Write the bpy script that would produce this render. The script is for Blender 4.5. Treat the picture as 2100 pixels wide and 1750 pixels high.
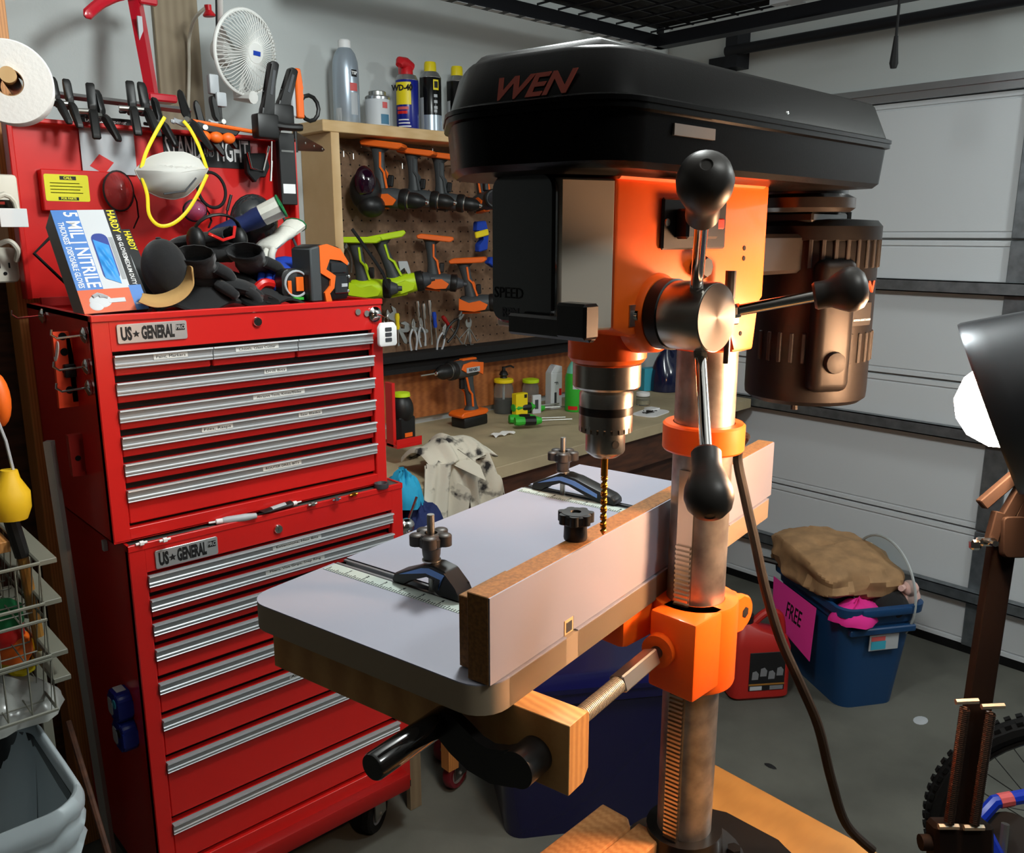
import bpy, bmesh, math, random
from mathutils import noise as NZ
from mathutils import Vector as V, Matrix, Euler
random.seed(7)
S = bpy.context.scene
for o in list(bpy.data.objects): bpy.data.objects.remove(o)
C = bpy.context.collection
# ---------------------------------------------------------------- camera
FPX = 1760.0                      # focal length in pixels of a 2100 x 1750 frame
CAM = V((0, 0, 1.66)); YAW = math.radians(47.4); PIT = math.atan(395 / FPX)
FW = V((math.cos(YAW) * math.cos(PIT), math.sin(YAW) * math.cos(PIT), -math.sin(PIT)))
RT = V((math.sin(YAW), -math.cos(YAW), 0)); UP = RT.cross(FW)
cd = bpy.data.cameras.new('camera'); cam = bpy.data.objects.new('camera', cd); C.objects.link(cam)
cd.sensor_width = 36; cd.lens = FPX / 2100 * 36; cd.clip_start = .02; cd.clip_end = 60
cam.matrix_world = Matrix(((RT.x, UP.x, -FW.x, CAM.x), (RT.y, UP.y, -FW.y, CAM.y), (RT.z, UP.z, -FW.z, CAM.z), (0, 0, 0, 1)))
S.camera = cam
# ---------------------------------------------------------------- light and exposure
S.view_settings.view_transform = 'Standard'; S.view_settings.look = 'None'
S.view_settings.gamma = 1; S.view_settings.exposure = 0.0; S.view_settings.use_curve_mapping = False
W = bpy.data.worlds.new('world'); S.world = W; W.use_nodes = True
W.node_tree.nodes['Background'].inputs[0].default_value = (.6, .68, .8, 1)
W.node_tree.nodes['Background'].inputs[1].default_value = .03
def area(name, loc, size, sy, power, col, rot=(0, 0, 0)):
    l = bpy.data.lights.new(name, 'AREA'); l.shape = 'RECTANGLE'; l.size = size; l.size_y = sy
    l.energy = power; l.color = col
    o = bpy.data.objects.new(name, l); C.objects.link(o); o.location = loc; o.rotation_euler = rot
    return o
def bulb(name, loc, power, col, rad=.12):
    l = bpy.data.lights.new(name, 'POINT'); l.energy = power; l.color = col; l.shadow_soft_size = rad
    o = bpy.data.objects.new(name, l); C.objects.link(o); o.location = loc
bulb('ceiling_light', (1.05, 1.00, 2.41), 56, (.93, 1, .99))
bulb('ceiling_light', (2.85, -.45, 2.46), 50, (.93, 1, .99))
bulb('ceiling_light', (.75, -.5, 2.46), 20, (.93, 1, .99))
# ---------------------------------------------------------------- helpers
def P(px, py, **k):
    """point where the sight line of a photograph pixel meets the plane x=, y=, z= or the depth d="""
    r = FW + (px - 1050) / FPX * RT - (py - 875) / FPX * UP
    (a, v), = k.items()
    if a == 'd': return CAM + r * v
    i = 'xyz'.index(a); return CAM + r * ((v - CAM[i]) / r[i])
def lin(c): c /= 255; return c / 12.92 if c <= .04045 else ((c + .055) / 1.055) ** 2.4
MATS = {}
def M(name, col=None, rough=.5, metal=0, noise=None, bump=None, coat=0, trans=0, alpha=1, emit=0, ior=1.45, col2=None, stretch=(1, 1, 1), spec=.5, ramp=(.35, .65), sheen=0):
    if col is None: return MATS[name]
    m = bpy.data.materials.new(name); m.use_nodes = True; MATS[name] = m
    nt = m.node_tree; b = nt.nodes['Principled BSDF']; I = b.inputs
    c = [lin(x) for x in col] + [1]
    I['Base Color'].default_value = c; I['Roughness'].default_value = rough; I['Metallic'].default_value = metal
    I['Coat Weight'].default_value = coat; I['Coat Roughness'].default_value = .08
    I['Transmission Weight'].default_value = trans; I['Alpha'].default_value = alpha; I['IOR'].default_value = ior
    I['Specular IOR Level'].default_value = spec; I['Sheen Weight'].default_value = sheen
    if emit: I['Emission Color'].default_value = c; I['Emission Strength'].default_value = emit
    if noise or bump:
        tc = nt.nodes.new('ShaderNodeTexCoord'); mp = nt.nodes.new('ShaderNodeMapping'); mp.inputs['Scale'].default_value = stretch
        nt.links.new(tc.outputs['Object'], mp.inputs[0])
        def nz(scale, det=4):
            n = nt.nodes.new('ShaderNodeTexNoise'); n.inputs['Scale'].default_value = scale; n.inputs['Detail'].default_value = det
            nt.links.new(mp.outputs[0], n.inputs['Vector']); return n
        if noise:
            n = nz(noise[0]); r = nt.nodes.new('ShaderNodeValToRGB')
            r.color_ramp.elements[0].position = ramp[0]; r.color_ramp.elements[1].position = ramp[1]
            k2 = [lin(x) for x in (col2 or [max(0, x * (1 - noise[1])) for x in col])] + [1]
            r.color_ramp.elements[0].color = k2; r.color_ramp.elements[1].color = c
            nt.links.new(n.outputs['Fac'], r.inputs[0]); nt.links.new(r.outputs[0], I['Base Color'])
        if bump:
            n = nz(bump[0], 3); u = nt.nodes.new('ShaderNodeBump'); u.inputs['Strength'].default_value = bump[1]; u.inputs['Distance'].default_value = .002
            nt.links.new(n.outputs['Fac'], u.inputs['Height']); nt.links.new(u.outputs[0], I['Normal'])
    return m
def wood(name, c1, c2, scale=14, stretch=(1, 1, 8), rough=.55, dist=3):
    m = bpy.data.materials.new(name); m.use_nodes = True; MATS[name] = m; nt = m.node_tree; b = nt.nodes['Principled BSDF']
    tc = nt.nodes.new('ShaderNodeTexCoord'); mp = nt.nodes.new('ShaderNodeMapping'); mp.inputs['Scale'].default_value = stretch
    w = nt.nodes.new('ShaderNodeTexWave'); w.inputs['Scale'].default_value = scale; w.inputs['Distortion'].default_value = dist; w.inputs['Detail'].default_value = 3
    w.inputs['Detail Scale'].default_value = 1.2
    n = nt.nodes.new('ShaderNodeTexNoise'); n.inputs['Scale'].default_value = scale * 5
    mx = nt.nodes.new('ShaderNodeMix'); mx.data_type = 'FLOAT'; mx.inputs[0].default_value = .35
    r = nt.nodes.new('ShaderNodeValToRGB'); r.color_ramp.elements[0].color = [lin(x) for x in c1] + [1]; r.color_ramp.elements[1].color = [lin(x) for x in c2] + [1]
    L = nt.links; L.new(tc.outputs['Object'], mp.inputs[0]); L.new(mp.outputs[0], w.inputs[0]); L.new(mp.outputs[0], n.inputs[0])
    L.new(w.outputs['Fac'], mx.inputs[2]); L.new(n.outputs['Fac'], mx.inputs[3]); L.new(mx.outputs[0], r.inputs[0]); L.new(r.outputs[0], b.inputs['Base Color'])
    b.inputs['Roughness'].default_value = rough
    return m
class B:
    """collects solid pieces into one bmesh"""
    def __init__(s, xf=None): s.bm = bmesh.new(); s.xf = xf
    def _m(s, vs, m=None):
        M_ = (s.xf @ m) if (s.xf and m) else (s.xf or m)
        if M_: bmesh.ops.transform(s.bm, matrix=M_, verts=list(vs))
        return s
    def box(s, x0, x1, y0, y1, z0, z1, bev=0, seg=1, m=None):
        t = Matrix.Translation(((x0 + x1) / 2, (y0 + y1) / 2, (z0 + z1) / 2)) @ Matrix.Diagonal((abs(x1 - x0), abs(y1 - y0), abs(z1 - z0), 1))
        vs = bmesh.ops.create_cube(s.bm, size=1, matrix=t)['verts']
        if bev:
            es = {e for v in vs for e in v.link_edges}
            r = bmesh.ops.bevel(s.bm, geom=list(es), offset=bev, segments=seg, affect='EDGES', profile=.5)
            vs = {v for f in r['faces'] for v in f.verts} | {v for v in vs if v.is_valid}
            vs = s._grow(vs)
        return s._m(vs, m)
    def _grow(s, vs):
        st = list(vs); seen = set(st)
        while st:
            v = st.pop()
            for e in v.link_edges:
                w = e.other_vert(v)
                if w not in seen: seen.add(w); st.append(w)
        return seen
    def cyl(s, p, q, r, r2=None, n=20, m=None, cap=True):
        p, q = V(p), V(q); d = q - p; L = d.length
        t = Matrix.Translation((p + q) / 2) @ d.to_track_quat('Z', 'Y').to_matrix().to_4x4()
        vs = bmesh.ops.create_cone(s.bm, cap_ends=cap, segments=n, radius1=r, radius2=r if r2 is None else r2, depth=L, matrix=t)['verts']
        return s._m(vs, m)
    def ell(s, c, r, m=None, u=16, v=10):
        if not hasattr(r, '__len__'): r = (r, r, r)
        vs = bmesh.ops.create_uvsphere(s.bm, u_segments=u, v_segments=v, radius=1, matrix=Matrix.Translation(c) @ Matrix.Diagonal((*r, 1)))['verts']
        return s._m(vs, m)
    def lathe(s, p, ax, prof, n=24, m=None, sx=1, sy=1):
        """prof: (radius, height) along axis ax from p"""
        q = V(ax).to_track_quat('Z', 'Y').to_matrix(); p = V(p); rings = []
        for r, h in prof:
            if r < 1e-6: rings.append([s.bm.verts.new(p + q @ V((0, 0, h)))])
            else: rings.append([s.bm.verts.new(p + q @ V((r * sx * math.cos(2 * math.pi * i / n), r * sy * math.sin(2 * math.pi * i / n), h))) for i in range(n)])
        for a, b in zip(rings, rings[1:]):
            for i in range(n):
                j = (i + 1) % n
                if len(a) == 1 and len(b) == 1: continue
                if len(a) == 1: s.bm.faces.new((a[0], b[j], b[i])) if 0 else s.bm.faces.new((a[0], b[i], b[j]))
                elif len(b) == 1: s.bm.faces.new((a[i], a[j], b[0]))
                else: s.bm.faces.new((a[i], a[j], b[j], b[i]))
        return s._m([v for r in rings for v in r], m)
    def tube(s, pts, r, n=8, closed=False, m=None, flat=None):
        pts = [V(p) for p in pts]; N = len(pts); rings = []
        t0 = (pts[1] - pts[0]).normalized(); up = V((0, 0, 1)) if abs(t0.z) < .9 else V((1, 0, 0))
        nrm = (up - t0 * up.dot(t0)).normalized()
        for i, p in enumerate(pts):
            if closed: t = (pts[(i + 1) % N] - pts[i - 1]).normalized()
            else: t = (pts[min(i + 1, N - 1)] - pts[max(i - 1, 0)]).normalized()
            nrm = (nrm - t * nrm.dot(t)).normalized(); bi = t.cross(nrm)
            ri = r[i] if hasattr(r, '__len__') else r
            ra, rb = (ri, ri) if not flat else (ri * flat[0], ri * flat[1])
            rings.append([s.bm.verts.new(p + nrm * math.cos(2 * math.pi * k / n) * ra + bi * math.sin(2 * math.pi * k / n) * rb) for k in range(n)])
        for i in range(N if closed else N - 1):
            a, b = rings[i], rings[(i + 1) % N]
            for k in range(n): s.bm.faces.new((a[k], a[(k + 1) % n], b[(k + 1) % n], b[k]))
        if not closed: s.bm.faces.new(rings[0][::-1]); s.bm.faces.new(rings[-1])
        return s._m([v for r_ in rings for v in r_], m)
    def prism(s, pts, h, bev=0, seg=1, m=None, taper=1.0, o=None):
        """pts in local xy, extruded 0..h along z, then moved by m"""
        c = V((sum(p[0] for p in pts) / len(pts), sum(p[1] for p in pts) / len(pts)))
        a = [s.bm.verts.new((p[0], p[1], 0)) for p in pts]
        b = [s.bm.verts.new((c.x + (p[0] - c.x) * taper, c.y + (p[1] - c.y) * taper, h)) for p in pts]
        s.bm.faces.new(a[::-1]); s.bm.faces.new(b); k = len(a)
        for i in range(k): s.bm.faces.new((a[i], a[(i + 1) % k], b[(i + 1) % k], b[i]))
        vs = set(a + b)
        if bev:
            es = {e for v in vs for e in v.link_edges}
            r = bmesh.ops.bevel(s.bm, geom=list(es), offset=bev, segments=seg, affect='EDGES', profile=.5)
            vs = s._grow({v for f in r['faces'] for v in f.verts})
        return s._m(vs, m)
    def hexa(s, pts, m=None):
        """8 corners: bottom ring 4, top ring 4"""
        v = [s.bm.verts.new(p) for p in pts]
        for f in ((3, 2, 1, 0), (4, 5, 6, 7), (0, 1, 5, 4), (1, 2, 6, 5), (2, 3, 7, 6), (3, 0, 4, 7)): s.bm.faces.new([v[i] for i in f])
        return s._m(v, m)
    def loft(s, rings, cap=True, m=None):
        R_ = [[s.bm.verts.new(p) for p in r] for r in rings]; k = len(R_[0])
        for a, b in zip(R_, R_[1:]):
            for i in range(k): s.bm.faces.new((a[i], a[(i + 1) % k], b[(i + 1) % k], b[i]))
        if cap: s.bm.faces.new(R_[0][::-1]); s.bm.faces.new(R_[-1])
        return s._m([v for r in R_ for v in r], m)
    def grid(s, fn, nu, nv, th=0, m=None):
        g = [[s.bm.verts.new(fn(i / nu, j / nv)) for j in range(nv + 1)] for i in range(nu + 1)]; fs = []
        for i in range(nu):
            for j in range(nv): fs.append(s.bm.faces.new((g[i][j], g[i + 1][j], g[i + 1][j + 1], g[i][j + 1])))
        vs = [v for r in g for v in r]
        if th:
            s.bm.normal_update(); r = bmesh.ops.solidify(s.bm, geom=fs, thickness=th)
            vs = s._grow(vs)
        return s._m(vs, m)
def rrect(x0, x1, y0, y1, r, n=5):
    out = []
    for cx, cy, a in ((x1 - r, y1 - r, 0), (x0 + r, y1 - r, 90), (x0 + r, y0 + r, 180), (x1 - r, y0 + r, 270)):
        for i in range(n + 1):
            t = math.radians(a + 90 * i / n); out.append((cx + r * math.cos(t), cy + r * math.sin(t)))
    return out
def frame(o, u, v, w=None):
    """matrix whose local x, y, z run along u, v, w"""
    u = V(u).normalized(); v = V(v); v = (v - u * v.dot(u)).normalized(); w = V(w) if w else u.cross(v)
    return Matrix(((u.x, v.x, w.x, o[0]), (u.y, v.y, w.y, o[1]), (u.z, v.z, w.z, o[2]), (0, 0, 0, 1)))
INV = {}
def tag(o, label=None, cat=None, group=None, kind=None):
    if label: o['label'] = label
    if cat: o['category'] = cat
    if group: o['group'] = group
    if kind: o['kind'] = kind
    return o
def thing(name, label, cat, at=(0, 0, 0), rz=0, group=None, m=None):
    o = bpy.data.objects.new(name, None); C.objects.link(o); o.empty_display_size = .02
    o.matrix_world = m if m else Matrix.Translation(at) @ Matrix.Rotation(rz, 4, 'Z')
    INV[o] = (m if m else Matrix.Translation(at) @ Matrix.Rotation(rz, 4, 'Z')).inverted()
    return tag(o, label, cat, group)
def mesh_of(name, b, mat, ang=35):
    bm = b.bm; bmesh.ops.recalc_face_normals(bm, faces=bm.faces)
    me = bpy.data.meshes.new(name); bm.to_mesh(me); bm.free()
    me.polygons.foreach_set('use_smooth', [True] * len(me.polygons)); me.set_sharp_from_angle(angle=math.radians(ang))
    me.materials.append(MATS[mat] if isinstance(mat, str) else mat)
    return me
def part(name, b, mat, par, label=None, loc=False, ang=35, kind=None):
    """a mesh under par; geometry in world space unless loc"""
    me = mesh_of(name, b, mat, ang); o = bpy.data.objects.new(name, me); C.objects.link(o)
    o.parent = par; r = INV[par]; INV[o] = r
    if not loc: me.transform(r)
    return tag(o, label, None, None, kind)
def solo(name, b, mat, label, cat, group=None, kind=None, ang=35):
    me = mesh_of(name, b, mat, ang); xs = [v.co for v in me.vertices]
    c = V(((min(v.x for v in xs) + max(v.x for v in xs)) / 2, (min(v.y for v in xs) + max(v.y for v in xs)) / 2, min(v.z for v in xs)))
    me.transform(Matrix.Translation(-c)); o = bpy.data.objects.new(name, me); C.objects.link(o); o.location = c
    INV[o] = Matrix.Translation(-c)
    return tag(o, label, cat, group, kind)
def text(s, m, size, mat, par, ext=.0003, bold=0, name='lettering', sx=1, loc=False, shear=0, align='CENTER', label=None, fit=None):
    c = bpy.data.curves.new('t', 'FONT'); c.body = s; c.size = size; c.extrude = ext; c.offset = bold; c.align_x = align; c.align_y = 'CENTER'; c.shear = shear
    c.resolution_u = 2
    t = bpy.data.objects.new('t', c); C.objects.link(t); bpy.context.view_layer.update()
    me = bpy.data.meshes.new_from_object(t); bpy.data.objects.remove(t)
    if fit:
        xs = [v.co.x for v in me.vertices]; sx = fit / (max(xs) - min(xs))
    me.transform(Matrix.Diagonal((sx, 1, 1, 1))); me.transform(m)
    if not loc: me.transform(INV[par])
    me.name = name; me.materials.clear(); me.materials.append(MATS[mat])
    o = bpy.data.objects.new(name, me); C.objects.link(o); o.parent = par; INV[o] = INV[par]
    return tag(o, label)
def kids(o): return [c for c in bpy.data.objects if c.parent == o]
def dup(o, m=None, label=None, group=None):
    r = o.copy(); C.objects.link(r)
    if m: r.matrix_world = m
    if label: r['label'] = label
    if group: r['group'] = group
    for c in kids(o):
        k = c.copy(); C.objects.link(k); k.parent = r
        for g in kids(c): q = g.copy(); C.objects.link(q); q.parent = k
    return r
# ---------------------------------------------------------------- materials
M('red_paint', (206, 30, 27), .33, coat=.3); M('red_dark', (150, 18, 16), .4); M('pull', (178, 181, 184), .38, .35); M('alu', (190, 192, 195), .3, 1, bump=(400, .1), stretch=(1, 30, 1))
M('steel', (185, 180, 172), .27, 1, bump=(300, .06), stretch=(1, 1, 20)); M('column_steel', (190, 184, 176), .38, .82, noise=(40, .25)); M('chrome', (215, 213, 210), .08, 1); M('zinc', (180, 180, 175), .38, 1)
M('orange_paint', (250, 102, 20), .42, coat=.25, bump=(60, .15)); M('black_gloss', (12, 11, 11), .12, coat=.6, spec=.6); M('black_plastic', (20, 20, 20), .45); M('black_soft', (14, 14, 15), .8); M('black_metal', (24, 22, 21), .34, coat=.2)
M('cover_black', (9, 8, 8), .26, coat=.0, spec=.1, bump=(900, .05)); M('motor_black', (10, 9, 9), .45, spec=.14)
M('white_lam', (152, 152, 164), .42); M('edge_grey', (160, 142, 118), .5); M('mdf', (150, 100, 48), .75, noise=(300, .2)); M('white', (235, 235, 235), .5); M('paper', (228, 228, 224), .7); M('dark_ink', (18, 18, 20), .6)
M('brass_gold', (214, 150, 52), .25, 1); M('logo_red', (138, 44, 20), .5); M('silver_face', (212, 200, 184), .5, .1); M('blue_plastic', (36, 84, 170), .4); M('lblue', (112, 160, 235), .4)
M('grey', (120, 122, 126), .5); M('lgrey', (176, 180, 184), .45); M('dgrey', (58, 60, 64), .5); M('yellow', (240, 214, 20), .5); M('lime', (188, 220, 20), .45); M('tool_orange', (238, 104, 24), .45); M('tool_grey', (62, 66, 68), .5)
M('knob_black', (62, 58, 55), .42, .3); M('alu_disc', (112, 110, 108), .28, .85); M('sticker_grey', (112, 100, 90), .6); M('zinc_warm', (170, 164, 148), .48, .55); M('yellow_pale', (228, 222, 40), .6); M('mask_white', (204, 202, 196), .8); M('clear_red', (230, 120, 120), .08, trans=.8); M('clear_violet', (200, 170, 220), .08, trans=.85); M('visor_dark', (44, 46, 48), .08, coat=.6); M('carton_grey', (150, 146, 140), .6); M('carton_white', (200, 204, 208), .5); M('carton_blue', (70, 124, 196), .5); M('carton_orange', (214, 92, 44), .5); M('navy_ink', (18, 50, 140), .4); M('gold_ink', (150, 104, 40), .5); M('glove_blue', (50, 146, 224), .5); M('cloth_black', (17, 17, 19), .9, sheen=.2, bump=(90, .4)); M('cloth_black2', (32, 32, 33), .9, bump=(60, .4)); M('cloth_tan', (176, 138, 84), .85, bump=(90, .3)); M('cloth_navy', (18, 34, 84), .8, bump=(70, .4)); M('cloth_white', (214, 212, 202), .85, bump=(80, .4)); M('cloth_blue', (20, 62, 170), .8, bump=(70, .4)); M('green_dark', (20, 110, 60), .8); M('purple_glint', (30, 7, 25), .08, coat=.8); M('can_silver', (170, 182, 194), .3, .5); M('can_black', (22, 22, 22), .25, .3); M('tin', (176, 178, 180), .3, .9); M('label_pinkred', (206, 90, 90), .5); M('teal_dark', (70, 120, 150), .5); M('wd_blue', (16, 30, 128), .3); M('yellow_lab', (236, 214, 20), .45); M('red_cap', (200, 24, 34), .4); M('jar_glass', (225, 232, 228), .06, trans=.9, ior=1.3); M('mint', (120, 200, 180), .3); M('bag_navy', (22, 28, 60), .15, coat=.4); M('rag_cloth', (196, 190, 174), .9, noise=(16, .9), col2=(38, 36, 36), ramp=(.36, .46), bump=(60, .5)); M('teal_cloth', (30, 150, 190), .8, bump=(40, .5)); M('caster_red', (120, 30, 44), .5); M('shade_black', (92, 94, 97), .34, .85, coat=.2); M('bulb_light', (255, 198, 150), .5, emit=250); M('lamp_brown', (20, 14, 12), .7, spec=.12); M('steel_brown', (60, 46, 38), .35, .8); M('tub_blue', (22, 62, 104), .4); M('clear_sheet', (220, 226, 226), .1, trans=.95, ior=1.1); M('clear_rim', (170, 176, 176), .2); M('pink_cloth', (220, 40, 140), .85); M('can_red', (170, 34, 28), .45); M('navy_gloss', (16, 16, 62), .22, coat=.3); M('bike_blue', (20, 50, 170), .3); M('holder_orange', (246, 74, 34), .5); M('holder_red', (170, 34, 26), .5); M('tape_blue', (22, 40, 130), .3); M('bar_grey', (150, 146, 140), .55); M('white_warm', (222, 216, 200), .5); M('towel', (232, 230, 226), .9, bump=(120, .3)); M('red_gloss', (190, 20, 40), .3, coat=.3); M('fan_white', (232, 232, 228), .4); M('fan_blade', (205, 212, 212), .25, trans=.3); M('post_white', (120, 119, 106), .5); M('bag_clear', (190, 192, 186), .2, trans=.35); M('yellow_pale2', (226, 180, 26), .5); M('liner_grey', (176, 186, 190), .45); M('badge_silver', (190, 192, 194), .35, .6); M('mat_grey', (84, 82, 78), .75, noise=(30, .3)); M('ruler_white', (176, 186, 178), .4); M('rubber', (10, 10, 10), .7, spec=.3); M('green', (52, 176, 50), .5); M('pinkpaper', (240, 60, 160), .7); M('kraft', (172, 134, 94), .8, noise=(18, .15), bump=(24, .5)); M('teal', (60, 165, 190), .5)
M('clear', (235, 240, 240), .05, trans=.95, ior=1.3); M('red_glow', (255, 60, 40), .4); M('purple', (130, 40, 150), .6); M('skin_pink', (232, 190, 180), .7)
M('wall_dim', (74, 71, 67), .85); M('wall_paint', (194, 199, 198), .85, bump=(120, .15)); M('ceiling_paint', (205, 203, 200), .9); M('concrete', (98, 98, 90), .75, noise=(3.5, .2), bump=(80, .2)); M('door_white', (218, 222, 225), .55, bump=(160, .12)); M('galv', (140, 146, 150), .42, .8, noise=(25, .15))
M('dark_rack', (36, 37, 42), .5, .4); M('peg_brown', (126, 96, 72), .7, noise=(60, .12)); M('hole', (6, 5, 5), .9)
M('worktop', (188, 172, 138), .6, noise=(5, .15), bump=(90, .1)); M('dark_wood', (92, 54, 34), .6, noise=(9, .3), stretch=(1, 1, 6))
wood('ply_grey', (128, 112, 88), (150, 134, 108), 3, (4, 4, .6)); wood('pine', (196, 158, 108), (222, 190, 142), 4, (1, 1, 1)); wood('pine_x', (200, 164, 112), (216, 184, 136), 10, (.3, 1, 8)); wood('stud', (176, 112, 56), (214, 148, 82), 8, (6, 6, .6)); wood('pine_amber', (184, 128, 70), (216, 164, 100), 40, (1, 1, 1), dist=1.5)
wood('ply_yellow', (138, 102, 48), (158, 120, 60), 5, (1, 6, 1)); wood('block_wood', (196, 128, 70), (222, 160, 100), 16, (2, 12, 6), dist=4); wood('brown_board', (140, 78, 36), (176, 106, 54), 8, (1, 1, 8))

_d = MATS['alu_disc'].node_tree; _t = _d.nodes.new('ShaderNodeTangent'); _t.direction_type = 'RADIAL'; _t.axis = 'Y'; _b = _d.nodes['Principled BSDF']
_b.inputs['Anisotropic'].default_value = .9; _b.inputs['Roughness'].default_value = .6; _d.links.new(_t.outputs[0], _b.inputs['Tangent'])
# ================================================================ setting
def struct(name, b, mat, par=None, ang=35):
    if par: return part(name, b, mat, par, ang=ang)
    o = solo(name, b, mat, None, None, None, 'structure', ang); return o
WY, DX, CZ = 2.75, 3.524, 2.72
fl = struct('floor', B().box(-2.5, DX + .1, -3, WY + .1, -.1, 0), 'concrete')
struct('ceiling', B().box(-2.5, DX + .1, -3, WY + .1, CZ, CZ + .08), 'ceiling_paint')
struct('wall_back', B().box(-2.5, DX + .1, WY, WY + .1, 0, CZ), 'wall_paint')
struct('wall_left', B().box(-2.6, -2.5, -3, WY + .1, 0, CZ), 'wall_dim')
struct('wall_front', B().box(-2.5, DX + .1, -3.1, -3, 0, CZ), 'wall_dim')
struct('wall_right', B().box(DX + .03, DX + .13, -3, WY, 0, CZ), 'wall_paint')
# garage door: four sections with rails, stile, hinges and struts
dr = bpy.data.objects.new('door_1', None); C.objects.link(dr); dr.location = (DX, 0, 0); dr['kind'] = 'structure'; INV[dr] = Matrix.Translation((-DX, 0, 0))
Y0, Y1 = -1.7, 2.36
zs = [0.03, .52, 1.094, 1.64, 2.167]
for a, b in zip(zs, zs[1:]):
    p = B().box(DX + .006, DX + .03, Y0, Y1, a + .004, b - .004, .002)
    p.box(DX, DX + .008, Y0, Y1, a + .028, b - .03, .003)
    struct('panel', p, 'door_white', dr)
    struct('rail', B().box(DX - .002, DX + .006, Y0, Y1, b - .024, b - .007).box(DX - .002, DX + .006, Y0, Y1, a + .006, a + .022), 'door_white', dr)
for yc in (1.085, -.25):
    for a, b in zip(zs, zs[1:]):
        o = struct('stile', B().box(DX - .012, DX + .001, yc - .043, yc + .043, a + .003, b - .003, .003), 'galv', dr)
        for zz in (a + .04, a + .07, b - .04, b - .07): part('bolt', B().cyl((DX - .016, yc - .02, zz), (DX - .011, yc - .02, zz), .005, n=6), 'zinc', o)
for z in (.255, .9, 1.462):
    s = B().box(DX - .05, DX - .012, Y0, Y1, z - .024, z - .02).box(DX - .05, DX - .012, Y0, Y1, z + .02, z + .024).box(DX - .05, DX - .046, Y0, Y1, z - .024, z + .024)
    struct('strut', s, 'galv', dr)
struct('weather_seal', B().box(DX - .004, DX + .03, Y0, Y1, .0, .032), 'rubber', dr)
t = struct('trim_1', B().box(DX - .03, DX + .03, Y0, WY - .05, 2.165, 2.182).box(DX - .028, DX + .03, Y0, WY - .05, 2.195, 2.22).box(DX - .01, DX + .03, Y0, WY - .05, 2.18, 2.2), 'alu')
struct('trim_2', B().box(DX - .02, DX + .03, 2.36, 2.48, 0, 2.44), 'dark_rack')
struct('trim_3', B().cyl((DX - .06, -2, 2.45), (DX - .06, 2.36, 2.45), .022).box(DX - .07, DX + .03, 2.3, 2.36, 2.38, 2.56), 'dark_rack')
struct('trim_4', B().box(1.075, 1.21, WY - .02, WY, 1.2, CZ, .002), 'ply_grey')
# overhead storage rack
rk = thing('overhead_storage_rack', 'dark steel wire storage rack hanging under the ceiling', 'rack', (2.2, 1.7, 2.4))
fb = B().box(1.38, 2.95, 2.33, 2.335, 2.39, 2.44).box(1.38, 2.95, 2.3, 2.335, 2.386, 2.39)
part('front_beam', fb, 'dark_rack', rk)
sl = B()
for i in range(20): sl.box(1.43 + i * .075, 1.475 + i * .075, 2.303, 2.327, 2.384, 2.3862)
part('slot', sl, 'lgrey', rk, 'pale slots along the beam', kind='stuff')
part('side_beam', B().box(2.93, 2.96, .9, 2.33, 2.39, 2.44).box(2.9, 2.96, .9, 2.33, 2.386, 2.39), 'dark_rack', rk)
part('side_beam', B().box(1.38, 1.41, .9, 2.33, 2.39, 2.43), 'dark_rack', rk)
part('rear_beam', B().box(1.38, 2.95, .9, .93, 2.39, 2.44), 'dark_rack', rk)
wr = B()
for i in range(15): wr.box(1.42 + i * .105, 1.426 + i * .105, .93, 2.33, 2.44, 2.446)
for i in range(14): wr.box(1.38, 2.93, .95 + i * .1, .956 + i * .1, 2.446, 2.452)
part('deck_wire', wr, 'dark_rack', rk, kind='stuff')
part('deck_dark_sheet', B().box(1.38, 2.93, .93, 2.33, 2.46, 2.47), 'black_soft', rk)  # dark sheet added above the wires to make the deck read dark
for x, y in ((2.94, 2.32), (2.94, .92), (1.40, 2.32), (1.40, .92)): part('post', B().box(x - .02, x + .02, y - .003, y + .003, 2.44, CZ), 'dark_rack', rk)
part('bracket', B().box(2.62, 2.7, 1.55, 1.6, 2.38, 2.39).box(2.6, 2.64, 1.5, 1.62, 2.37, 2.385), 'lgrey', rk)
pc = thing('pull_cord', 'black pull cord with a slim handle hanging before the garage door', 'cord', P(1838, 140, x=2.6))
a = P(1838, 74, x=2.6); e = P(1832, 140, x=2.6)
part('cord', B().tube([V((a.x, a.y, 2.38)), a], .004), 'black_soft', pc)
part('handle', B().tube([a, a.lerp(e, .4), a.lerp(e, .85), e], [.006, .009, .013, .009]), 'black_soft', pc)
# ================================================================ drill press
HD = math.radians(2); COL = V((.716, .492, 0))
RM = Matrix.Translation((COL.x, COL.y, .95)) @ Matrix.Rotation(HD + math.pi, 4, 'Z')      # local x to the machine's front, y to its right side (towards the camera)
dp = thing('drill_press', 'orange and black drill press with steel column and three ball levers', 'drill press', m=RM)
RI = RM.inverted(); R3 = RM.to_3x3()
def L(px, py, **k):
    """local point of the drill press where a pixel's sight line meets a=, b= or c= (world height)"""
    r = FW + (px - 1050) / FPX * RT - (py - 875) / FPX * UP
    (a, v), = k.items()
    o = RI @ CAM; d = RI.to_3x3() @ r; i = 'abc'.index(a)
    if a == 'c': v -= .95
    return o + d * ((v - o[i]) / d[i])
Z = lambda z: z - .95
def dpp(name, b, mat, par=None, **k): return part(name, b, mat, par or dp, loc=True, **k)
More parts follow.
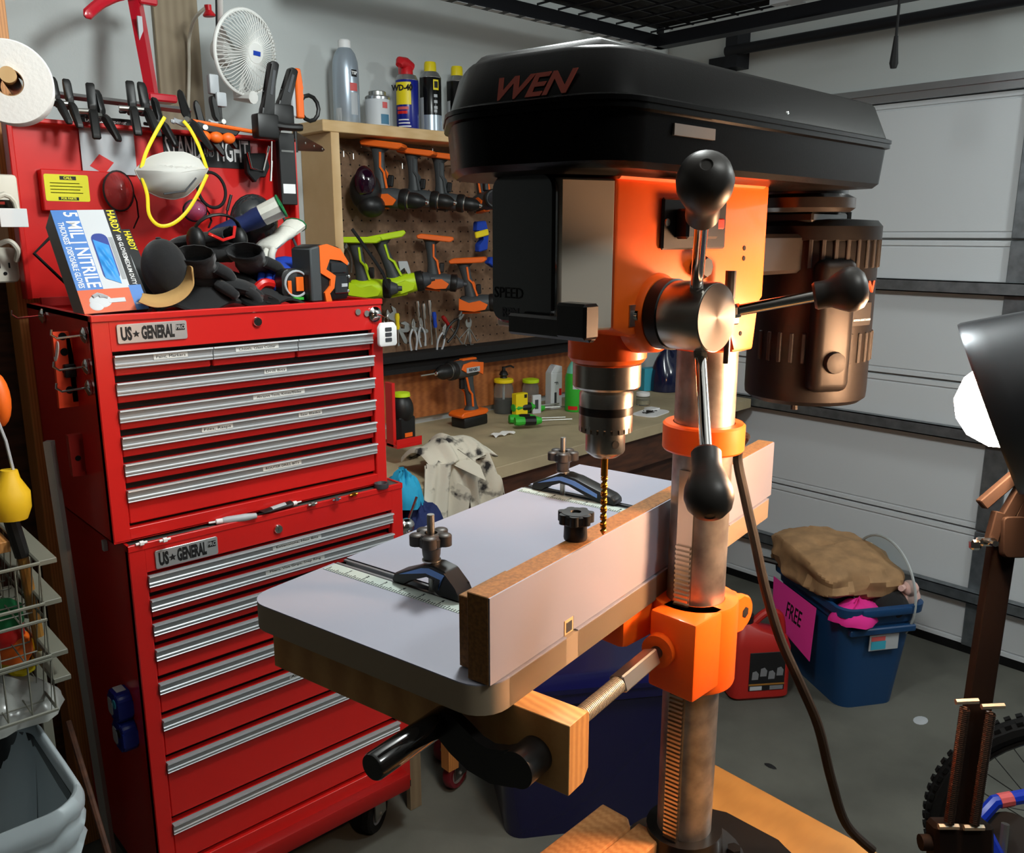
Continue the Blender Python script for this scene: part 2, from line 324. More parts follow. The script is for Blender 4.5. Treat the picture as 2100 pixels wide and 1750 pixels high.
# column, rack, collar, base
dpp('base_plate', B().prism(rrect(-.11, .2, -.06, .11, .05, 6), .012, .004).lathe((0, 0, .01), (0, 0, 1), [(.075, 0), (.07, .012), (.045, .02), (.042, .05), (0, .05)], 28), 'black_metal')
bl = B()
for t in (40, 130, 220, 310): dpp('bolt', B().cyl((.057 * math.cos(math.radians(t)), .057 * math.sin(math.radians(t)), .02), (.057 * math.cos(math.radians(t)), .057 * math.sin(math.radians(t)), .034), .008, n=6), 'black_metal')
dpp('column', B().cyl((0, 0, .012), (0, 0, Z(1.6)), .03, n=48), 'column_steel')
ra = math.radians(7)     # the toothed rack faces the camera's left
rd = V((math.cos(ra), math.sin(ra), 0)); rt = V((-rd.y, rd.x, 0))
rm = frame((rd.x * .0285, rd.y * .0285, 0), rt, (0, 0, 1))
rb = B().box(-.0085, .0085, .035, Z(1.43), 0, .0035, m=rm); te = B()
z = Z(.99)
while z < Z(1.352):
    te.box(-.008, .008, z, z + .0026, .003, .0065, m=rm); z += .0052
o = dpp('rack', rb, 'steel'); part('rack_tooth', te, 'steel', o, loc=True, kind='stuff')
dpp('collar_ring', B().lathe((0, 0, Z(1.447)), (0, 0, 1), [(.031, 0), (.0395, 0), (.041, .002), (.041, .026), (.039, .028), (.031, .028), (.031, 0)], 48), 'orange_paint')
cs = L(1519, 888, b=.0); dpp('set_screw', B().cyl((-.024, .0325, Z(1.46)), (-.026, .035, Z(1.46)), .004, n=8), 'hole')
# head casting
hb = B(); sd = [(-.012, Z(1.60)), (-.012, Z(1.704)), (.212, Z(1.704)), (.212, Z(1.588)), (.19, Z(1.58)), (.11, Z(1.575)), (.04, Z(1.575)), (.037, Z(1.553)), (.0, Z(1.553)), (.0, Z(1.60))]
hb.prism([(x, z) for x, z in sd], .1, .003, 2, m=frame((0, .05, 0), (1, 0, 0), (0, 0, 1)))
hb.lathe((.157, 0, Z(1.553)), (0, 0, 1), [(0, 0), (.031, 0), (.034, .004), (.034, .02), (.04, .035), (.04, .05)], 36)
hb.lathe((.155, .035, Z(1.597)), (0, 1, 0), [(.034, 0), (.032, .016), (.029, .02), (0, .02)], 36)
hb.cyl((0, 0, Z(1.55)), (0, 0, Z(1.6)), .037, n=36)
dpp('head_casting', hb, 'orange_paint')
dpp('head_lip', B().box(.0, .214, -.05, .054, Z(1.7), Z(1.707), .002), 'orange_paint')
dpp('front_housing', B().prism([(.2125, .0495), (.256, .0337), (.256, -.034), (.2125, -.05)][::-1], .112, .0015, m=Matrix.Translation((0, 0, Z(1.588)))), 'silver_face')
pan = dpp('speed_display', B().prism(rrect(-.034, .0327, 0, .112, .012, 4), .006, .002, 1, m=frame((.2562, 0, Z(1.592)), (0, 1, 0), (0, 0, 1))), 'black_gloss')
text('RPM', frame((.2624, -.012, Z(1.6)), (0, 1, 0), (0, 0, 1)), .010, 'dgrey', pan, loc=True, bold=.0003)
text('SPEED', frame((.2624, -.014, Z(1.615)), (0, 1, 0), (0, 0, 1)), .012, 'black_soft', pan, loc=True)
a = L(1075, 480, a=.2285)
lev = B(); p1 = L(1070, 664, a=.268); p2 = L(1222, 655, a=.268)
lev.box(-.004, .004, p1.y - .01, p2.y, -.008, .008, .002, m=Matrix.Translation((.270, 0, p1.z))); lev.box(-.004, .012, p2.y - .026, p2.y + .002, -.014, .011, .002, m=Matrix.Translation((.270, 0, p2.z)))
dpp('speed_lever', lev, 'black_metal')
# key hole window and small holes in the side
w = L(1306, 647, b=.0505); dpp('sight_plate', B().box(-.0095, .0095, -.0085, .0085, 0, .001, m=frame((w.x, .05, w.z), (-1, 0, 0), (0, 0, 1))), 'zinc')
dpp('sight_screw', B().lathe((w.x, .051, w.z), (0, 1, 0), [(.005, 0), (.004, .002), (0, .0022)], 12), 'chrome')
hl = B()
for q in ((1526, 509), (1525, 530), (1518, 684)):
    w = L(*q, b=.05); dpp('screw_hole', B().cyl((w.x, .0495, w.z), (w.x, .0506, w.z), .0022, n=10), 'hole')
hl.bm.free()
# switch
sa, sb = L(1355, 405, b=.05), L(1480, 510, b=.05)
sw = dpp('switch_box', B().box(sb.x, sa.x, .05, .0535, sb.z, sa.z, .0015), 'black_plastic')
k0 = L(1400, 428, b=.06); k1 = L(1462, 490, b=.06)
part('paddle', B().box(k1.x, k0.x, .053, .066, k1.z, k0.z, .002), 'black_plastic', sw, loc=True)
k0 = L(1455, 448, b=.06); k1 = L(1482, 470, b=.06)
part('key', B().box(k1.x, k0.x, .0535, .062, k1.z, k0.z, .001), 'red_glow', sw, loc=True, label='red safety key')
w = L(1367, 456, b=.053); part('screw', B().lathe((w.x, .053, w.z), (0, 1, 0), [(.0035, 0), (.003, .0015), (0, .0018)], 10), 'zinc', sw, loc=True)
w = L(1435, 548, b=.054); dpp('clamp_knob', B().lathe((w.x, .05, w.z), (0, 1, 0), [(.009, 0), (.011, .006), (.008, .012), (0, .012)], 8), 'black_plastic')
# depth stop rod
r0 = L(1499, 560, b=.062); r1 = L(1492, 745, b=.062)
dpp('depth_stop', B().tube([(r0.x, .062, r0.z), (r0.x, .062, r1.z)], .0028, 10).tube([(r0.x, .062, r0.z + .002), (r0.x, .062, r0.z - .022)], .0048, 10), 'black_metal')
dpp('depth_stop_bracket', B().box(r0.x - .012, r0.x + .02, .05, .066, r0.z - .045, r0.z - .038, .001), 'black_metal')
# quill, chuck, bit
q = (.157, 0)
dpp('quill_collar', B().lathe((*q, Z(1.53)), (0, 0, 1), [(0, 0), (.028, 0), (.0295, .002), (.0295, .021), (.028, .023), (0, .023)], 36), 'steel')
ck = dpp('chuck', B().lathe((*q, Z(1.468)), (0, 0, 1), [(0, 0), (.011, 0), (.0165, .004), (.0175, .006), (.0175, .024), (.0175, .025)], 36).lathe((*q, Z(1.495)), (0, 0, 1), [(.0175, 0), (.0225, 0), (.0235, .001), (.0235, .030), (.021, .034), (.012, .036), (.010, .037), (.010, .04), (0, .04)], 36), 'steel')
part('chuck_band', B().lathe((*q, Z(1.507)), (0, 0, 1), [(.0235, 0), (.0238, .0003), (.0238, .007), (.0235, .0073)], 36), 'black_metal', ck, loc=True)
tt = B()
for i in range(24):
    t = i * math.pi / 12; tt.box(.0195, .0234, -.0021, .0021, -.003, .004, m=Matrix.Translation((*q, Z(1.4945))) @ Matrix.Rotation(t, 4, 'Z'))
part('chuck_gear', tt, 'steel', ck, loc=True)
t = math.radians(70); dv = V((math.cos(t), math.sin(t), 0)); c0 = V((*q, Z(1.482)))
part('key_hole', B().cyl(c0 + dv * .0165, c0 + dv * .0178, .0035, n=14), 'hole', ck, loc=True)
zt = L(1234, 1098, b=0).z
bt = B().cyl((*q, Z(1.45)), (*q, Z(1.472)), .0032, n=14); tw = []
n = 44
for i in range(n + 1):
    h = zt + .004 + (Z(1.452) - zt - .004) * i / n; a0 = i * .52
    tw.append([V((q[0], q[1], h)) + V((math.cos(a0 + k * math.pi / 4) * rr, math.sin(a0 + k * math.pi / 4) * rr, 0)) for k, rr in enumerate((.0033, .0029, .0015, .0029, .0033, .0029, .0015, .0029))])
bt.loft([[V((q[0], q[1], zt)) + V((math.cos(k * math.pi / 4) * .0005, math.sin(k * math.pi / 4) * .0005, 0)) for k in range(8)]] + tw)
part('drill_bit', bt, 'brass_gold', ck, loc=True, label='gold coloured twist drill bit')
# feed hub and levers
hz = Z(1.597); ha = .155
hub = dpp('feed_hub', B().lathe((ha, .068, hz), (0, 1, 0), [(0, 0), (.0272, 0), (.0272, .036), (.0265, .037), (0, .037)], 48), 'steel')
part('hub_cap', B().lathe((ha, .105, hz), (0, 1, 0), [(.0262, 0), (.0262, .0006), (0, .0007)], 48), 'alu_disc' , hub, loc=True)
part('depth_dial', B().lathe((ha, .055, hz), (0, 1, 0), [(.026, 0), (.0285, .001), (.0285, .012), (.0265, .013)], 48), 'black_plastic', hub, loc=True)
for (bx, by), (kx, ky), (tx, ty), kb, kf in (((1428, 592), (1440, 445), (1458, 300), .145, 1.22), ((1497, 640), (1668, 608), (1768, 588), .15, .76), ((1436, 722), (1448, 925), (1462, 1055), .135, 1.16)):
    s0 = L(bx, by, b=.094); s1 = L(kx, ky, b=kb); s2 = L(tx, ty, b=kb + .016)
    d = (s2 - s1); ln = d.length * kf; d.normalize(); d0 = (s1 - s0).normalized(); s2 = s1 + d0 * ln
    lv = dpp('feed_lever', B().cyl(s0 - d0 * .006, s1 + d0 * .005, .0046, n=16).cyl(s0 - d0 * .002, s0 + d0 * .008, .0056, n=6), 'chrome')
    R_ = ln
    part('knob', B().lathe(s1, d0, [(0, 0), (.0095, .0), (.011, .002), (.0108, R_ * .2), (.0112, R_ * .3), (.0145, R_ * .45), (.0172, R_ * .6), (.0176, R_ * .72), (.0155, R_ * .86), (.0105, R_ * .96), (.004, R_ * .995), (.003, R_ * .98), (0, R_ * .98)], 28), 'knob_black', lv, loc=True)
# belt cover
zs0, zm, z1 = Z(1.702), Z(1.7415), Z(1.778)
def cov(d, k=0):
    pts = [(.298 - d, .115 - d), (.318 - d, -.012 + d * .4), (.25, -.10 + d), (-.08 + d, -.10 + d), (-.105 + d * .3, -.06 + d), (-.116 + d * .25, .09 - d), (-.108 + d * .25, .115 - d)]
    out = []
    # round the corners
    rs = (.034, .03, .03, .03, .02, .01, .008); n = len(pts)
    for i, p in enumerate(pts):
        a_, p_, c_ = V(pts[i - 1]), V(p), V(pts[(i + 1) % n]); u = (a_ - p_).normalized(); w = (c_ - p_).normalized(); r = rs[i]
        for t in (0, .25, .5, .75, 1): out.append(((p_ + u * r) * (1 - t) ** 2 + p_ * 2 * t * (1 - t) + (p_ + w * r) * t * t))
    return out
def ring(d, z): return [V((p.x, p.y, z)) for p in cov(d)]
cb = dpp('belt_cover_base', B().loft([ring(.008, zs0), ring(.003, zs0 + .004), ring(.0, zm - .005), ring(-.004, zm - .004), ring(-.004, zm)]), 'cover_black')
ct = dpp('belt_cover', B().loft([ring(-.005, zm), ring(-.005, zm + .003), ring(.0, zm + .005), ring(.012, z1 - .003), ring(.015, z1), ring(.03, z1 + .001)]), 'cover_black')
top = [V((.26, .07)), V((.275, -.05)), V((.2, -.07)), V((.03, -.05)), V((.03, .06))]
part('raised_panel', B().prism([(p.x, p.y) for p in top], .014, .003, 1, taper=.88, m=Matrix.Translation((0, 0, z1))), 'cover_black', ct, loc=True)
# logo lettering lies on the sloping front face
f0 = V((.2935, .095, zm)); f1 = V((.3115, -.035, zm)); u = (f1 - f0).normalized() * -1
fa = V((.3 - .003, .04, zm + .008)); up = V((-.012, -.0, z1 - zm - .008))
fm = V((.3049, .050, zm + .0125))
lm = frame(fm, u, up)
text('WEN', Matrix.Translation(V((.0006, 0, .0))) @ lm, .0225, 'logo_red', ct, ext=.0002, bold=.0006, sx=1.22, loc=True, shear=.25)
w0 = L(1383, 262, b=.1155); w1 = L(1467, 268, b=.1155)
part('sticker', B().box(w1.x, w0.x, .1125, .1158, w0.z - .0045, w0.z + .003), 'sticker_grey', cb, loc=True, label='small silver label')
w = L(1602, 238, b=.107); part('cover_screw', B().lathe((w.x, .1095, w.z), (0, 1, 0), [(.004, 0), (.003, .003), (0, .0035)], 10), 'chrome', ct, loc=True)
part('latch_tab', B().box(-.118, -.1, .085, .1, zm - .004, zm + .004, .002), 'black_plastic', cb, loc=True)
# motor
mc = (-.185, .012); mr = .066
mt = dpp('motor', B().lathe((*mc, Z(1.478)), (0, 0, 1), [(0, 0), (mr * .9, 0), (mr * .99, .005), (mr, .012), (mr, .17), (mr * .99, .175), (mr * 1.03, .176), (mr * 1.03, .19), (mr * .95, .196), (0, .2)], 48), 'motor_black')
vs = B()
for i in range(-9, 10):
    t = math.radians(90 + i * 11 - 12)
    for z0, h in ((Z(1.625), .03), (Z(1.525), .032)):
        part('vent_slot', B().box(-.002, .002, -.0022, .0022, 0, h, .0008, m=Matrix.Translation((mc[0] + math.cos(t) * mr, mc[1] + math.sin(t) * mr, z0)) @ Matrix.Rotation(t, 4, 'Z')), 'hole', mt, loc=True)
lo = math.radians(78)
text('WEN', frame((mc[0] + math.cos(lo) * mr * 1.002, mc[1] + math.sin(lo) * mr * 1.002, Z(1.605)), (-math.sin(lo) * -1, math.cos(lo) * -1, 0), (0, 0, 1)), .016, 'logo_red', mt, loc=True, bold=.0006, shear=.2, ext=.001)
part('rating_plate', B().box(-.016, .016, -.012, .012, 0, .001, m=frame((mc[0] + math.cos(lo) * mr, mc[1] + math.sin(lo) * mr, Z(1.577)), (math.sin(lo), -math.cos(lo), 0), (0, 0, 1))), 'black_plastic', mt, loc=True)
text('INDUCTION MOTOR', frame((mc[0] + math.cos(lo) * mr * 1.02, mc[1] + math.sin(lo) * mr * 1.02, Z(1.571)), (math.sin(lo), -math.cos(lo), 0), (0, 0, 1)), .003, 'lgrey', mt, loc=True)
part('terminal_box', B().box(-.022, .022, -.014, .014, 0, .14, .010, 3, m=Matrix.Translation((mc[0] + .042, mc[1] + .044, Z(1.495))) @ Matrix.Rotation(-.6, 4, 'Z')), 'motor_black', mt, loc=True)
part('grommet', B().lathe((mc[0] + .050, mc[1] + .056, Z(1.528)), (.56, .83, 0), [(.012, 0), (.011, .005), (.006, .007), (0, .007)], 16), 'rubber', mt, loc=True)
dpp('motor_pulley', B().lathe((-.14, .02, Z(1.682)), (0, 0, 1), [(0, 0), (.045, 0), (.05, .004), (.05, .014), (.042, .018), (.042, .03), (0, .03)], 32), 'black_metal')
dpp('motor_mount', B().box(-.14, -.01, -.04, .03, Z(1.62), Z(1.66), .004).box(-.2, -.12, -.04, .04, Z(1.672), Z(1.682), .002), 'black_metal')
dpp('motor_stud', B().cyl((mc[0] + .02, mc[1], Z(1.466)), (mc[0] + .02, mc[1], Z(1.479)), .004, n=8).cyl((mc[0] - .05, mc[1] + .01, Z(1.66)), (mc[0] - .05, mc[1] + .01, Z(1.684)), .006, n=8), 'black_metal')
# table bracket on the column
bz0, bz1 = Z(1.195), Z(1.287)
bk = B().lathe((0, 0, bz0), (0, 0, 1), [(.0305, 0), (.044, 0), (.045, .003), (.045, bz1 - bz0 - .003), (.044, bz1 - bz0), (.0305, bz1 - bz0), (.0305, 0)], 40)
e1 = L(1340, 1270, b=.075); e2 = L(1428, 1400, b=.075)
bk.box(.008, .062, -.013, .042, bz0 + .008, bz1, .003, 2)
bk.box(.0, .085, -.075, -.028, bz1 - .045, bz1 + .0, .008, 2)
brk = dpp('table_bracket', bk, 'orange_paint')
er = B()
for s in (0, .016): er.prism([(0, -.02), (-.03, -.02)] + [(-.03 - .02 * math.sin(math.radians(t)), -.02 * math.cos(math.radians(t))) for t in range(15, 180, 15)] + [(-.03, .02), (0, .02)], .011, .002, 1, m=frame((-.034, .022 - s, (bz0 + bz1) / 2 + .012), (1, 0, 0), (0, 0, 1)))
part('clamp_ear', er, 'orange_paint', brk, loc=True)
part('clamp_hole', B().cyl((-.067, .0215, (bz0 + bz1) / 2 + .012), (-.067, .0225, (bz0 + bz1) / 2 + .012), .0065, n=6), 'hole', brk, loc=True)
# crank shaft out to the front, running with the fence
HF = math.radians(11.3); uf = V((math.cos(HF), math.sin(HF), 0)); nf = V((-uf.y, uf.x, 0))
s0 = RM @ L(1356, 1330, a=.062)
k = -uf
part('shaft_boss', B().cyl(s0 + k * -.012, s0 + k * .010, .017, n=28), 'orange_paint', brk)
part('worm_shaft', B().cyl(s0 + k * .009, s0 + k * .03, .0065, n=16), 'black_metal', brk)
cm = frame(s0 + k * .02, k, (0, 0, 1))
part('shaft_coupler', B().box(0, .07, -.008, .008, -.008, .008, .0015, m=cm @ Matrix.Rotation(math.radians(20), 4, 'X')), 'zinc', brk)
part('coupler_screw', B().cyl(cm @ V((.05, -.0, .008)), cm @ V((.05, -.0, .0115)), .003, n=8), 'black_metal', brk)
sr = B()
sr.cyl(s0 + k * .085, s0 + k * .225, .0075, n=20); i = 0
while .09 + i * .0022 < .17: sr.cyl(s0 + k * (.09 + i * .0022), s0 + k * (.0912 + i * .0022), .0081, n=16); i += 1
part('threaded_rod', sr, 'zinc_warm', brk)
CRK = s0 + k * .228
# crank handle
cr = B(); cp = CRK
hx = cp + k * .005
cr.cyl(cp - k * .014, cp + k * .024, .0155, n=28)
# arm: a flat bar bending from hub to the grip
A0 = cp + k * .014
def cpt(px, py): 
    # points on the crank's plane (normal along the shaft)
    r = FW + (px - 1050) / FPX * RT - (py - 875) / FPX * UP
    return CAM + r * ((A0 - CAM).dot(k) / r.dot(k))
arm = [A0] + [cpt(*q) for q in ((1048, 1572), (1010, 1566), (975, 1545), (945, 1515), (922, 1490), (905, 1478))]
rings = []
for i, p in enumerate(arm):
    t_ = (arm[min(i + 1, len(arm) - 1)] - arm[max(i - 1, 0)]).normalized(); n_ = k.cross(t_).normalized(); w_ = (.0155, .0155, .0155, .016, .0165, .0155, .012)[i]
    rings.append([p + n_ * w_ + k * .005, p - n_ * w_ + k * .005, p - n_ * w_ - k * .005, p + n_ * w_ - k * .005])
cr.loft(rings)
part('crank_arm', cr, 'black_metal', brk)
g0 = arm[-1] - k * .006; g1 = g0 + k * .088
part('crank_grip', B().lathe(g0, k, [(0, 0), (.0105, 0), (.0115, .002), (.0115, .086), (.0105, .088), (0, .088)], 28), 'black_gloss', brk)
part('set_screw', B().cyl(cp + V((0, 0, .012)) + k * .0, cp + V((0, 0, .0142)) + k * 0, .0032, n=10), 'hole', brk)
# power cord
pts = [RM @ V((-.03, .03, Z(1.46)))] + [P(*q) for q in ()]
for (x, y, d) in ((1512, 935, .9), (1528, 1020, .9), (1548, 1110, .9), (1570, 1210, .9), (1600, 1310, .9), (1640, 1400, .9), (1678, 1490, .92), (1705, 1600, .94), (1735, 1690, .95), (1790, 1745, .95)): pts.append(P(x, y, d=d))
def smooth(pts, n=6):
    out = []
    for i in range(len(pts) - 1):
        p0, p1, p2, p3 = pts[max(i - 1, 0)], pts[i], pts[i + 1], pts[min(i + 2, len(pts) - 1)]
        for j in range(n):
            t = j / n; out.append(.5 * ((2 * p1) + (p2 - p0) * t + (2 * p0 - 5 * p1 + 4 * p2 - p3) * t * t + (3 * p1 - p0 - 3 * p2 + p3) * t ** 3))
    return out + [pts[-1]]
part('power_cord', B().tube(smooth(pts), .0052, 10), 'rubber', dp)

# ================================================================ wooden drill press table
TZ = 1.312; T0 = P(1003, 1411, z=TZ)
TM = Matrix(((uf.x, nf.x, 0, T0.x), (uf.y, nf.y, 0, T0.y), (0, 0, 1, TZ), (0, 0, 0, 1)))      # x along the fence, y away from it
tb = thing('drill_press_table', 'white laminated auxiliary table with two T-tracks under the drill chuck', 'table', m=TM)
def tp(name, b, mat, par=None, **kk): return part(name, b, mat, par or tb, loc=True, **kk)
th = .027; X0, X1, Ya, Yb = -.007, .614, -.003, .296
def pan(x0, x1, cor):
    r = .028; pts = []
    c = [(x1, Yb), (x0, Yb), (x0, Ya), (x1, Ya)]
    for i, (x, y) in enumerate(c):
        if i in cor:
            cx, cy = x + (r if x == x0 else -r), y + (r if y == Ya else -r); a0 = (0, 90, 180, 270)[i]
            pts += [(cx + r * math.cos(math.radians(a0 + t)), cy + r * math.sin(math.radians(a0 + t))) for t in range(0, 91, 15)]
        else: pts.append((x, y))
    return pts
t1, t2, tw_ = .118, .470, .019
core = B()
for x0, x1, cor in ((X0, t1 - tw_ / 2, (1, 2)), (t1 + tw_ / 2, t2 - tw_ / 2, ()), (t2 + tw_ / 2, X1, ())): core.prism(pan(x0, x1, cor), th - .001, .0, m=Matrix.Translation((0, 0, -th)))
core.box(X0 + .03, X1 - .03, Ya, .02, -th, -.001); core.box(X0 + .03, X1 - .03, Ya + .02, Yb - .005, -th, -.012)
tp('table_core', core, 'edge_grey')
lam = B()
for x0, x1, cor in ((X0, t1 - tw_ / 2, (1, 2)), (t1 + tw_ / 2, t2 - tw_ / 2, ()), (t2 + tw_ / 2, X1, ())): lam.prism(pan(x0, x1, cor), .0012, .0, m=Matrix.Translation((0, 0, -.0011)))
tp('laminate', lam, 'white_lam')
for t in (t1, t2):
    o = tp('t_track', B().box(t - .0095, t + .0095, Ya + .02, Yb - .001, -.011, -.0095).box(t - .0095, t - .0075, Ya + .02, Yb - .001, -.011, -.0003).box(t + .0075, t + .0095, Ya + .02, Yb - .001, -.011, -.0003).box(t - .0095, t - .004, Ya + .02, Yb - .001, -.002, -.0003).box(t + .004, t + .0095, Ya + .02, Yb - .001, -.002, -.0003), 'alu')
    rl = tp('ruler', B().box(t - .028, t - .0105, Ya + .03, Yb - .004, 0, .0006), 'ruler_white')
    tk = B()
    for i in range(80):
        y = Yb - .008 - i * .0032; w = .008 if i % 8 == 0 else .006 if i % 4 == 0 else .0035
        tk.box(t - .0275, t - .0275 + w, y - .0004, y + .0004, .0006, .0009)
    part('tick', tk, 'dark_ink', rl, loc=True, kind='stuff')
    for i in range(1, 10): text(str(i), frame((t - .0165, Yb - .008 - i * .0256, .0007), (0, -1, 0), (1, 0, 0)), .006, 'dark_ink', rl, loc=True, name='numeral')
tp('insert_plate', B().lathe((.215, .045, -.0005), (0, 0, 1), [(0, 0), (.045, 0), (.045, .0012), (0, .0012)], 40), 'mdf')
# fence
fe = thing('drill_press_fence', 'white faced MDF fence standing along the near edge of the drill press table', 'fence', m=TM)
def fp(name, b, mat, par=None, **kk): return part(name, b, mat, par or fe, loc=True, **kk)
FX0, FX1, FH = 0.0, .628, .0755
fp('face_board', B().box(FX0, FX1, .0005, .0215, .001, FH, .0006), 'mdf')
nb = B().prism([(FX0 + .0005, .0015), (.107, .0015), (.107, .015), (.123, .015), (.123, .0015), (FX1 - .0005, .0015), (FX1 - .0005, FH - .0005), (FX0 + .0005, FH - .0005)], .0014, m=frame((0, .0006, 0), (1, 0, 0), (0, 0, 1)))
fp('laminate', nb, 'white_lam')
fp('mortise', B().box(.108, .122, -.0011, .0, .0012, .015), 'pine').__setitem__('label', 'small square cut-out at the bottom of the fence')
fp('mortise_nut', B().box(.1105, .1195, -.0015, -.0005, .003, .0125), 'zinc')
fp('back_strip', B().box(.012, .075, .0215, .040, .0015, .064, .0006).box(.075, .17, .0215, .033, .0015, .052, .0006), 'mdf')
fp('back_block', B().box(.225, .235, .0215, .03, .0015, .05, .0006), 'mdf')
fp('slide_bar', B().box(.085, .16, .0235, .031, .052, .0545), 'white_lam')
kx = P(1178, 1105, z=TZ + FH); kl = TM.inverted() @ kx
kn = B().lathe((kl.x, .016, FH), (0, 0, 1), [(0, 0), (.0105, 0), (.011, .002), (.0105, .014), (.0145, .017), (.0145, .024), (.013, .026), (.005, .0262), (.0045, .024), (0, .024)], 28)
for i in range(7):
    t = i * 2 * math.pi / 7; kn.cyl((kl.x + .0125 * math.cos(t), .016 + .0125 * math.sin(t), FH + .0165), (kl.x + .0125 * math.cos(t), .016 + .0125 * math.sin(t), FH + .0255), .0044, n=12)
fp('lock_knob', kn, 'black_plastic', label='black star knob')
# hold-down clamps
def holddown(ax, y, name_label, yaw, ln=.115):
    """arm along local x from toe (0) to heel (ln)"""
    m = TM @ Matrix.Translation((ax, y, 0)) @ Matrix.Rotation(yaw, 4, 'Z')
    h = thing('hold_down_clamp', name_label, 'clamp', m=m, group='hold-down clamps')
    def hp(n, b, mat, **kk): return part(n, b, mat, h, loc=True, **kk)
    prof = [(-.012, .001), (-.008, .011), (.012, .019), (.032, .029), (.044, .031), (.06, .028), (ln, .013), (ln + .006, .008), (ln + .006, .001), (ln - .022, .001), (ln - .03, .006), (.05, .018), (.036, .019), (.012, .009), (.006, .001)]
    hp('arm', B().prism(prof, .022, .0015, 1, m=frame((0, .011, 0), (1, 0, 0), (0, 0, 1))), 'black_plastic')
    hp('arm_inlay', B().prism([(.0, .012), (.03, .0255), (.04, .0275), (.06, .0245), (ln - .02, .0125), (ln - .02, .0075), (.055, .019), (.036, .0215)], .0235, 0, m=frame((0, .0118, 0), (1, 0, 0), (0, 0, 1))), 'lblue', label='blue inlay')
    hp('stud', B().cyl((.034, 0, -.005), (.034, 0, .079), .0036, n=14), 'zinc')
    th_ = B()
    for i in range(30): th_.cyl((.034, 0, .062 + i * .00055), (.034, 0, .0623 + i * .00055), .0039, n=10)
    hp('thread', th_, 'zinc', kind='stuff')
    hp('washer', B().lathe((.034, 0, .031), (0, 0, 1), [(0, 0), (.0095, 0), (.0095, .0015), (0, .0015)], 20), 'zinc')
    kb = B().lathe((.034, 0, .0325), (0, 0, 1), [(0, 0), (.0075, 0), (.009, .005), (.0095, .012), (.015, .016), (.0155, .024), (.012, .0275), (.0065, .0275), (.006, .022), (0, .022)], 28)
    for i in range(5):
        t = i * 2 * math.pi / 5 + .3; kb.cyl((.034 + .0145 * math.cos(t), .0145 * math.sin(t), .0165 + .0325), (.034 + .0145 * math.cos(t), .0145 * math.sin(t), .0265 + .0325), .0072, n=14)
        kb.ell((.034 + .0145 * math.cos(t), .0145 * math.sin(t), .0265 + .0325), (.0072, .0072, .002), u=12, v=6)
    hp('star_knob', kb, 'knob_black')
    return h
b1 = TM.inverted() @ P(905, 1200, z=TZ); b2 = TM.inverted() @ P(1170, 1005, z=TZ)
holddown(t1, b1.y + .034, 'black hold-down clamp with blue inlay beside the near end of the fence', math.radians(-90), .072)
holddown(t2, b2.y + .034, 'black hold-down clamp with long arm lying across the far T-track', math.radians(-90), .115)
# beam under the table
n0 = TM.inverted() @ P(1168, 1500, z=TZ - th - .004)
solo('support_block', B().prism([(0, 0), (.028, 0), (.030, -.003), (.030, -.052), (.022, -.062), (0, -.062)][::-1], .36, .0005, m=TM @ frame((n0.x, n0.y + .36, -th), (1, 0, 0), (0, 0, 1))), 'pine_amber', 'short pine beam fixed under the white drill press table, crank shaft passing through it', 'beam')
# stand top and blocks
bz = .95
yb = [P(1470, 1570, z=.945), P(1820, 1765, z=.945)]
d = (yb[1] - yb[0]).normalized(); nn = V((-d.y, d.x, 0)); nn = nn if nn.x < 0 else -nn
a = yb[0] - d * .28; e = yb[1] + d * .12
st = thing('wooden_stand', 'yellow plywood stand carrying the drill press base', 'stand', (a.x, a.y, 0))
pts = [V((.915, .585, 0)), V((.905, .12, 0)), V((.40, .12, 0)), V((.56, .40, 0)), V((.74, .50, 0))]
part('stand_top', B().prism([(p.x, p.y) for p in pts], .03, .001, m=Matrix.Translation((0, 0, .919))), 'ply_yellow', st)
for c in (V((.86, .50, 0)), V((.86, .17, 0)), V((.47, .17, 0)), V((.62, .36, 0))):
    part('leg', B().box(c.x - .04, c.x + .04, c.y - .02, c.y + .02, 0, .919, .002), 'pine', st)
# foreground offcuts
def blk(px, py, z, lx, ly, lz, yaw, label, cut):
    p = P(px, py, z=z); m = Matrix.Translation((p.x, p.y, z - lz)) @ Matrix.Rotation(yaw, 4, 'Z')
    pts = [(0, 0), (lx, 0), (lx, ly)] + cut + [(0, ly)]
    return solo('wood_offcut', B().prism(pts, lz, .0015, m=m), 'block_wood', label, 'wood block', 'wood offcuts by the base')
# two offcuts lying on the base plate
for qa, qb, qc, lab in (((1236, 1647), (1100, 1752), (1296, 1694), 'lumber offcut with a round knot, on the drill press base, left of its twin'), ((1310, 1686), (1222, 1756), (1360, 1718), 'pale lumber offcut nearest the column foot, on the drill press base')):
    A_, B_, C_ = (P(*q, z=1.006) for q in (qa, qb, qc)); kx_ = (B_ - A_).normalized(); ky_ = (C_ - A_); ky_ -= kx_ * ky_.dot(kx_); w = ky_.length; ky_.normalize()
    if kx_.cross(ky_).z < 0: pass
    ln = .2; pts = [(0, .0), (ln, 0), (ln, w), (.012, w), (0, w * .75)]
    m_ = Matrix(((kx_.x, ky_.x, 0, A_.x), (kx_.y, ky_.y, 0, A_.y), (0, 0, 1, .964), (0, 0, 0, 1)))
    o = solo('wood_offcut', B().prism(pts, .042, .002, m=m_), 'block_wood', lab, 'wood block', 'wood offcuts on the drill press base')
